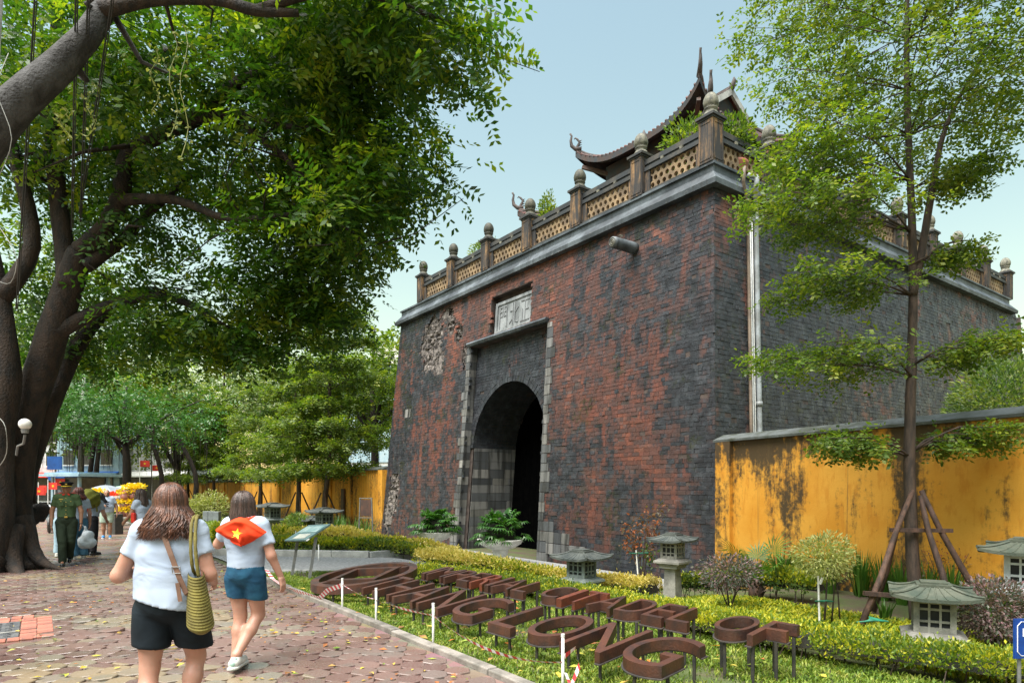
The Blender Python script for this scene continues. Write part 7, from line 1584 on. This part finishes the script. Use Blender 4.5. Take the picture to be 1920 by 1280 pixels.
locks(t, 'hair', J['head'], (-.05, 1, 0), 1700, .295, MAT['hair_brown'], .0042, .022, 1, 1.15, curl=1.6)
for sd in 'LR': shoe(t, J['an' + sd], J['toe' + sd], 'shoe_white', 'shoe_white', max(0, J['an' + sd][2] - .1))
wo1 = t
sb = empty('crossbody_strap', (-2.28, 4.365, -.012), HD, 'brown leather crossbody strap with buckle on the woman’s back'.replace('’', ''), 'strap')
P = [(-.055, .05, 1.475), (-.04, -.075, 1.46), (.015, -.172, 1.36), (.075, -.20, 1.22), (.125, -.205, 1.08), (.165, -.20, .98), (.24, -.12, .92)]
mb = MB(); PP = [Vector(p) for p in P]
for i, p in enumerate(PP):
    tn = (PP[min(i + 1, 6)] - PP[max(i - 1, 0)]).normalized(); sd_ = Vector((.8, .0, .5)).normalized(); sd_ = (sd_ - tn * sd_.dot(tn)).normalized() * .016; nn_ = tn.cross(sd_).normalized() * .003
    mb.v += [tuple(p + sd_ + nn_), tuple(p - sd_ + nn_), tuple(p - sd_ - nn_), tuple(p + sd_ - nn_)]
for i in range(6): mb.f += [(i * 4 + a, i * 4 + (a + 1) % 4, i * 4 + 4 + (a + 1) % 4, i * 4 + 4 + a) for a in range(4)]
mb.m = [0] * len(mb.f); mb.build('band', MAT['leather'], sb)
MB().tube([Vector((.107, -.212, 1.13)) + Vector(q_) for q_ in ((-.024, 0, .02), (.024, 0, .02), (.03, 0, -.02), (-.02, 0, -.02), (-.024, 0, .02))], .004, 5).build('buckle', MAT['stand_steel'], sb)
MB().box((.125, -.215, .99), (.025, .006, .12), (0, -.15, 0)).build('strap_end', MAT['leather'], sb)
# knitted bag: ribbed sack hanging from two cords over the shoulder
kb_ = empty('knitted_bag', (-2.28, 4.36, -.012), HD, 'olive knitted shoulder bag hanging at the woman\'s right side', 'bag')
bc = (.235, -.13); mb = MB(); prof = []
zb0, zb1 = .73, 1.10; nr = 30
for i in range(nr * 4 + 1):
    f_ = i / (nr * 4); z = zb0 + (zb1 - zb0) * f_; rib = .5 + .5 * math.sin(f_ * nr * 2 * math.pi * .66); wr_ = (.15 * (1 - .45 * f_ ** 1.3)) * min(1, (f_ * 10 + .12)) ** .4; prof.append((wr_ + .006 * rib, z))
def bagpt(r, z, a): cx = bc[0] - .03 * (z - zb0) / (zb1 - zb0); return (cx + r * math.cos(a) * .55, bc[1] + r * math.sin(a) * 1.0, z + .02 * math.sin(a))
n = 28; V = [bagpt(r, z, 2 * math.pi * j / n) for r, z in prof for j in range(n)]; m_ = len(prof)
mb.add(V, [(i * n + j, i * n + (j + 1) % n, (i + 1) * n + (j + 1) % n, (i + 1) * n + j) for i in range(m_ - 1) for j in range(n)] + [tuple(range(n - 1, -1, -1))]); kb_o = mb.build('sack', MAT['olive_knit'], kb_, True); kb_o.rotation_euler = (0, 0, R(20)); 
rot = Euler((0, 0, R(20))).to_matrix(); kb_o.location = Vector((bc[0], bc[1], 0)) - rot @ Vector((bc[0], bc[1], 0))
for o_ in (-1, 1):
    pts = [(.215 + .025 * o_, -.14 - .05 * o_, 1.085), (.215 + .018 * o_, -.185 - .01 * o_, 1.14), (.20 + .014 * o_, -.175, 1.28), (.18 + .012 * o_, -.09, 1.44), (.175, .03, 1.45), (.20, .12, 1.25), (.26, .02, 1.06)]
    c_ = limb(MB(), [(*p, .010) for p in pts]); mb = MB(); mb.tube([p[:3] for p in c_], [.010 + .0025 * (i % 2) for i in range(len(c_))], 6); mb.build('cord_handle', MAT['olive_knit'], kb_, True)

# --- girl with the flag scarf
t, J, k = mk((-2.44, 5.98, 0), R(-4), 'girl in white tee and denim shorts with a red star flag around her shoulders', 1.58, build=.98, hipw=1.06, h=.013,
    elL=(-.33, .10, 1.20), wrL=(-.20, .16, 1.43), hideL=True, elR=(.27, -.02, 1.10), wrR=(.335, .05, .89), hdirR=(.25, .1, -1), palmR=(-1, .2, 0), head=(-.045, .05, 1.57), face=(-.35, 1, 0), knL=(-.075, .05, .50), anL=(-.075, -.05, .11), toeL=(-.075, .10, .03), knR=(.085, .10, .50), anR=(-.01, -.16, .16), toeR=(-.02, -.04, .06), hipR=(.09, 0, .88), hipL=(-.09, 0, .88))
tee(t, J, k, MAT['tee_white'], .98, 0, .026, .985, .62, .012, (.0, 0)); legs(t, J, k, MAT['denim'], .98, 1.06, .013, 1.0, .675, .011, flare=.006, name='denim_shorts', tilt=(-.12, 0))
locks(t, 'hair', J['head'], (-.35, 1, 0), 1400, .44, MAT['hair_ash'], .0040, .009, 5, .55)
for sd in 'LR': shoe(t, J['an' + sd], J['toe' + sd], 'shoe_white', 'shoe_white', max(0, J['an' + sd][2] - .11), 'mint_trim')
fg = empty('flag_scarf', (-2.44, 5.98, 0), R(-4), 'red flag with yellow star draped as a scarf over the girl\'s shoulders', 'flag')
def scarf(i, j):                                            # i across the shoulders, j down to the point
    a = (i * 2 - 1); wj = (1 - j ** 1.25) ** .9; x = a * .235 * wj + .055 * j
    zt2 = 1.355 - .10 * abs(a) ** 1.7 * (1 - .4 * j) - .235 * j * (1 - .25 * abs(a)) + .008 * math.sin(5 * a + 3 * j)
    back = min(1, j * 4.0 + .42); y = -.058 - .128 * back * (1 - .75 * abs(a) ** 2.2 * (1 - .6 * j))
    fold = math.sin(9 * j + 5.5 * abs(a - .1) + 1.2 * math.sin(4 * a)) * .011 + math.sin(17 * j - 7 * a) * .005
    return (x, y - .014 - fold * min(1, j * 4 + .2), zt2 + .02 * (1 - abs(a)) * (1 - j))
mb = MB(); mb.grid(scarf, 44, 34); mb.grid(lambda i, j: tuple(AR_(scarf(1 - i, j)) + AR_((0, .008, -.003))), 44, 34); mb.tube([(.10 * math.cos(a_), .01 + .085 * math.sin(a_), 1.362 + .02 * math.sin(a_ + .5)) for a_ in np.linspace(math.pi, 2 * math.pi, 12)], [.012] + [.02] * 10 + [.012], 8, wob=.1)
for sx in (-1, 1): mb.tube([(sx * .14, -.06, 1.315), (sx * .13, .02, 1.335), (sx * .08, .12, 1.27), (0, .17, 1.17)], [.028, .03, .03, .025], 8)
scf = mb.build('cloth', MAT['flag_red'], fg, True)
st_m = MB(); V = []
for k2 in range(10):
    r = .058 if k2 % 2 == 0 else .025; a = math.pi * k2 / 5 + .2; x = .018 + r * math.sin(a); z = 1.235 + r * math.cos(a) * .9; best = min(((i / 40, j / 40) for i in range(41) for j in range(31)), key=lambda q_: (scarf(*q_)[0] - x) ** 2 + (scarf(*q_)[2] - z) ** 2); V.append((x, scarf(*best)[1] - .006, z))
cx_ = min(((i / 40, j / 40) for i in range(41) for j in range(31)), key=lambda q_: (scarf(*q_)[0] - .018) ** 2 + (scarf(*q_)[2] - 1.235) ** 2)
V.append((.018, scarf(*cx_)[1] - .007, 1.235)); st_m.add(V, [(10, (i + 1) % 10, i) for i in range(10)]); st_m.build('star', MAT['flag_yellow'], fg)

# --- officer in green uniform walking towards us
t, J, k = mk((-9.34, 13.7, 0), R(180 + 30), 'officer in green uniform shirt, dark trousers and peaked cap walking by the old tree', 1.74, 'skin_tan', 1.0, .016, 1.0,
    knR=(.07, .12, .50), anR=(.06, .10, .10), toeR=(.06, .25, .04), knL=(-.08, .02, .49), anL=(-.03, -.22, .17), toeL=(-.04, -.10, .06), elL=(-.25, .0, 1.11), elR=(.25, -.02, 1.11), wrL=(-.25, .03, .85), wrR=(.25, .06, .85))
sh = tee(t, J, k, MAT['uniform_shirt'], 1.0, 0, .02, .985, .62, .014, name='uniform_shirt'); legs(t, J, k, MAT['uniform_trousers'], 1.0, 1.0, .018, 1.0, .07, .014, name='trousers')
MB().lathe([(.005, .985 * k), (.165, .985 * k), (.165, 1.02 * k), (.005, 1.02 * k)], (0, 0, 0), 24, mod=lambda a, z: 1 - .16 * abs(math.sin(a))).build('belt', MAT['shoe_black'], t, True); MB().box((0, .148 * k, 1.0 * k), (.05, .02, .034)).build('buckle', MAT['brass'], t)
for sx in (-1, 1):
    MB().box((sx * .135, 0, 1.475 * k), (.13, .05, .012), (0, sx * R(16), 0)).build('shoulder_board', MAT['red_cloth'], t); MB().box((sx * .045, .105, 1.455 * k), (.045, .012, .03), (R(-25), sx * .4, 0)).build('collar_tab', MAT['red_cloth'], t); MB().box((sx * .085, .157, 1.28 * k), (.09, .01, .11)).build('chest_pocket', MAT['uniform_shirt'], t); MB().tube([(sx * .085, .16, 1.315 * k), (sx * .085, .168, 1.315 * k)], .008, 8).build('pocket_button', MAT['brass'], t)
for z in (1.06, 1.14, 1.22, 1.30, 1.38): MB().tube([(0, .15, z * k), (0, .162, z * k)], .008, 8).build('button', MAT['brass'], t)
MB().box((.085, .158, 1.36 * k), (.07, .008, .016)).build('name_bar', MAT['brass'], t); MB().lathe([(.02, -.012), (.034, -.012), (.034, .012), (.02, .012)], J['wrL'], 10).build('wristwatch', MAT['shoe_black'], t)
hx = Vector(J['head']); cp_ = MB(); cp_.lathe([(.01, .04), (.095, .04), (.097, .085), (.128, .115), (.130, .125), (.06, .145), (.005, .148)], hx, 24); cap = cp_.build('peaked_cap', MAT['black_cloth'], t, True)
MB().lathe([(.094, .038), (.099, .038), (.0995, .058), (.094, .058)], hx, 24).build('gold_band', MAT['flag_yellow'], cap, True); vz = MB(); vz.grid(lambda i, j: (hx.x + (.085 + .055 * j * math.cos((i - .5) * 2.6)) * math.sin((i - .5) * 2.4), hx.y + .04 + (.05 + .06 * j) * math.cos((i - .5) * 2.4), hx.z + .045 - .028 * j), 10, 3); vz.build('visor', MAT['shoe_black'], cap, True); MB().box(hx + Vector((0, .108, .095)), (.035, .015, .035)).build('badge', MAT['brass'], cap)
ch2 = MB(); ch2.lathe([(.082 * math.sin(a) + .001, -.1 * math.cos(a)) for a in np.linspace(1.0, 2.2, 6)], hx + Vector((0, -.012, .012)), 16); ch2.build('short_hair', MAT['hair_black'], t, True)
for sd in 'LR': shoe(t, J['an' + sd], J['toe' + sd], 'shoe_black', 'shoe_black', max(0, J['an' + sd][2] - .11))

# --- people behind the officer
t, J, k = mk((-9.95, 15.0, 0), R(35), 'person with reddish hair in white tee and blue jeans walking behind the officer', 1.60, 'skin', .95, .018, 1.0, anL=(-.10, -.1, .1), toeL=(-.1, .05, .03), knR=(.09, .1, .5))
sh = tee(t, J, k, MAT['tee_white'], .95, 0, .02, .96, .55, .018); legs(t, J, k, MAT['jeans'], .95, 1.0, .016, 1.0, .08, .018, name='jeans', flare=.03); locks(t, 'hair', J['head'], (0, 1, 0), 120, .20, MAT['hair_red'], .014, .01, 9); 
MB().box((.17, -.02, 1.18 * k), (.012, .09, .07)).build('flag_patch', MAT['red_cloth'], t)
for sd in 'LR': shoe(t, J['an' + sd], J['toe' + sd], 'shoe_white', 'shoe_white')
bgp = empty('plastic_bag', (-9.60, 14.72, .40), 0, 'crumpled white plastic bag carried beside the blue jeans', 'bag'); o = garment(bgp, 'bag_film', [((-.02, 0, 0), (.06, 0, .14), .15, .11), ((.1, 0, -.02), (.0, 0, .1), .12, .1), ((0, 0, .14), (-.02, 0, .34), .08, .02)], [], MAT['plastic_white'], .016, .04, .012, 31); MB().tube([(-.02, 0, .30), (-.06, .0, .38), (-.1, 0, .42)], .008, 5).build('bag_handle', MAT['plastic_white'], bgp)
t, J, k = mk((-10.15, 15.75, 0), R(-20), 'person in white top and black trousers bent forward under an olive backpack', 1.62, 'skin', 1.0, .018, 1.0, head=(.02, .24, 1.42), neck=(.01, .16, 1.36), chest=(0, .10, 1.20), waist=(0, .03, 1.05), shL=(-.16, .14, 1.30), shR=(.17, .12, 1.30), elR=(.27, .15, 1.02), wrR=(.17, .30, .86), elL=(-.2, .2, 1.0))
tee(t, J, k, MAT['tee_white'], 1.0, 0, .02, .97, .55, .018); legs(t, J, k, MAT['black_cloth'], 1.0, 1.0, .016, 1.0, .09, .018, name='trousers'); locks(t, 'hair', J['head'], (0, 1, 0), 80, .15, MAT['hair_black'], .014, .01, 11)
for sd in 'LR': shoe(t, J['an' + sd], J['toe' + sd], 'shoe_black', 'shoe_black')
bp_ = empty('backpack', (-10.10, 15.62, 1.36), R(-20), 'olive green gathered drawstring backpack on the bent person', 'backpack'); mb = MB(); mb.lathe([(.02, -.17), (.12, -.16), (.19, -.06), (.205, .04), (.16, .13), (.09, .17), (.05, .175), (.06, .2), (.02, .2)], n=36, mod=lambda a, z: 1 + .07 * math.cos(9 * a) * (.4 + z * 3 + .5)); o = mb.build('sack', MAT['olive_bag'], bp_, True); o.rotation_euler = (R(-55), R(30), 0); o.scale = (1.15, 1.15, 1.15)
MB().tube([(.12, -.05, .1), (.2, .02, -.15), (.12, .1, -.3)], .02, 6).build('shoulder_strap', MAT['olive_bag'], bp_)
t, J, k = mk((-13.15, 21.2, -.02), R(180 + 30), 'man in white printed tee, mint shorts and blue shoes facing us', 1.56, 'skin_tan', 1.12, .018, 1.0, belly=.03, elR=(.26, .02, 1.12), wrR=(.12, .24, 1.14), elL=(-.29, -.02, 1.12), wrL=(-.31, .06, .88))
tee(t, J, k, MAT['tee_white'], 1.12, .03, .022, .92, .6, .018); legs(t, J, k, MAT['mint'], 1.1, 1.0, .02, 1.0, .55, .018, flare=.015)
for dx_, dz_, wv in ((-.03, 1.27, .10), (.05, 1.24, .07), (0, 1.20, .13), (.01, 1.15, .12)): MB().box((dx_, .205 * k + .018, dz_ * k), (wv, .012, .035), (0, random.uniform(-.3, .3), 0)).build('shirt_print', MAT['black_cloth'], t)
ch2 = MB(); ch2.lathe([(.084 * math.sin(a) + .001, -.106 * math.cos(a)) for a in np.linspace(1.7, math.pi, 7)], Vector(J['head']) + Vector((0, -.012, .02)), 16); ch2.build('short_hair', MAT['hair_black'], t, True); br_ = MB(); br_.lathe([(.045, -.09), (.062, -.075), (.066, -.05), (.05, -.045)], Vector(J['head']) + Vector((0, .03, 0)), 12); br_.build('beard', MAT['hair_black'], t, True)
for sd in 'LR': shoe(t, J['an' + sd], J['toe' + sd], 'shoe_blue', 'shoe_white')
t, J, k = mk((-8.15, 14.4, 0), R(70), 'woman with long dark hair in white top with red bag beside the pavement edge', 1.58, 'skin_tan', .95, .018, 1.0, head=(0, .05, 1.56), face=(.1, 1, 0), elL=(-.22, .10, 1.12), wrL=(-.20, .32, .95), elR=(.22, .08, 1.10), wrR=(.2, .3, .95))
tee(t, J, k, MAT['tee_white'], .95, 0, .02, .95, .5, .018); legs(t, J, k, MAT['jeans'], .95, 1.0, .016, 1.0, .08, .018, name='jeans'); locks(t, 'hair', J['head'], (.1, 1, 0), 150, .42, MAT['hair_ash'], .013, .008, 13)
for sd in 'LR': shoe(t, J['an' + sd], J['toe' + sd], 'shoe_white', 'shoe_white')
MB().box((-.20, .02, 1.05 * k), (.07, .10, .22)).build('red_bag', MAT['red_cloth'], t, bevel=.02)
t, J, k = mk((-10.75, 15.6, 0), R(30), 'person in pale jeans and white shoes half hidden between the tree and the officer', 1.55, 'skin', .9, .02, 1.0, elL=(-.2, .1, 1.1), wrL=(-.15, .25, 1.0))
tee(t, J, k, MAT['tee_white'], .9, 0, .02, .95, .5, .02); legs(t, J, k, MAT['light_blue'], .9, 1.0, .016, 1.0, .08, .02, name='jeans'); locks(t, 'hair', J['head'], (0, 1, 0), 60, .2, MAT['hair_black'], .015, .008, 15)
for sd in 'LR': shoe(t, J['an' + sd], J['toe' + sd], 'shoe_white', 'shoe_white')
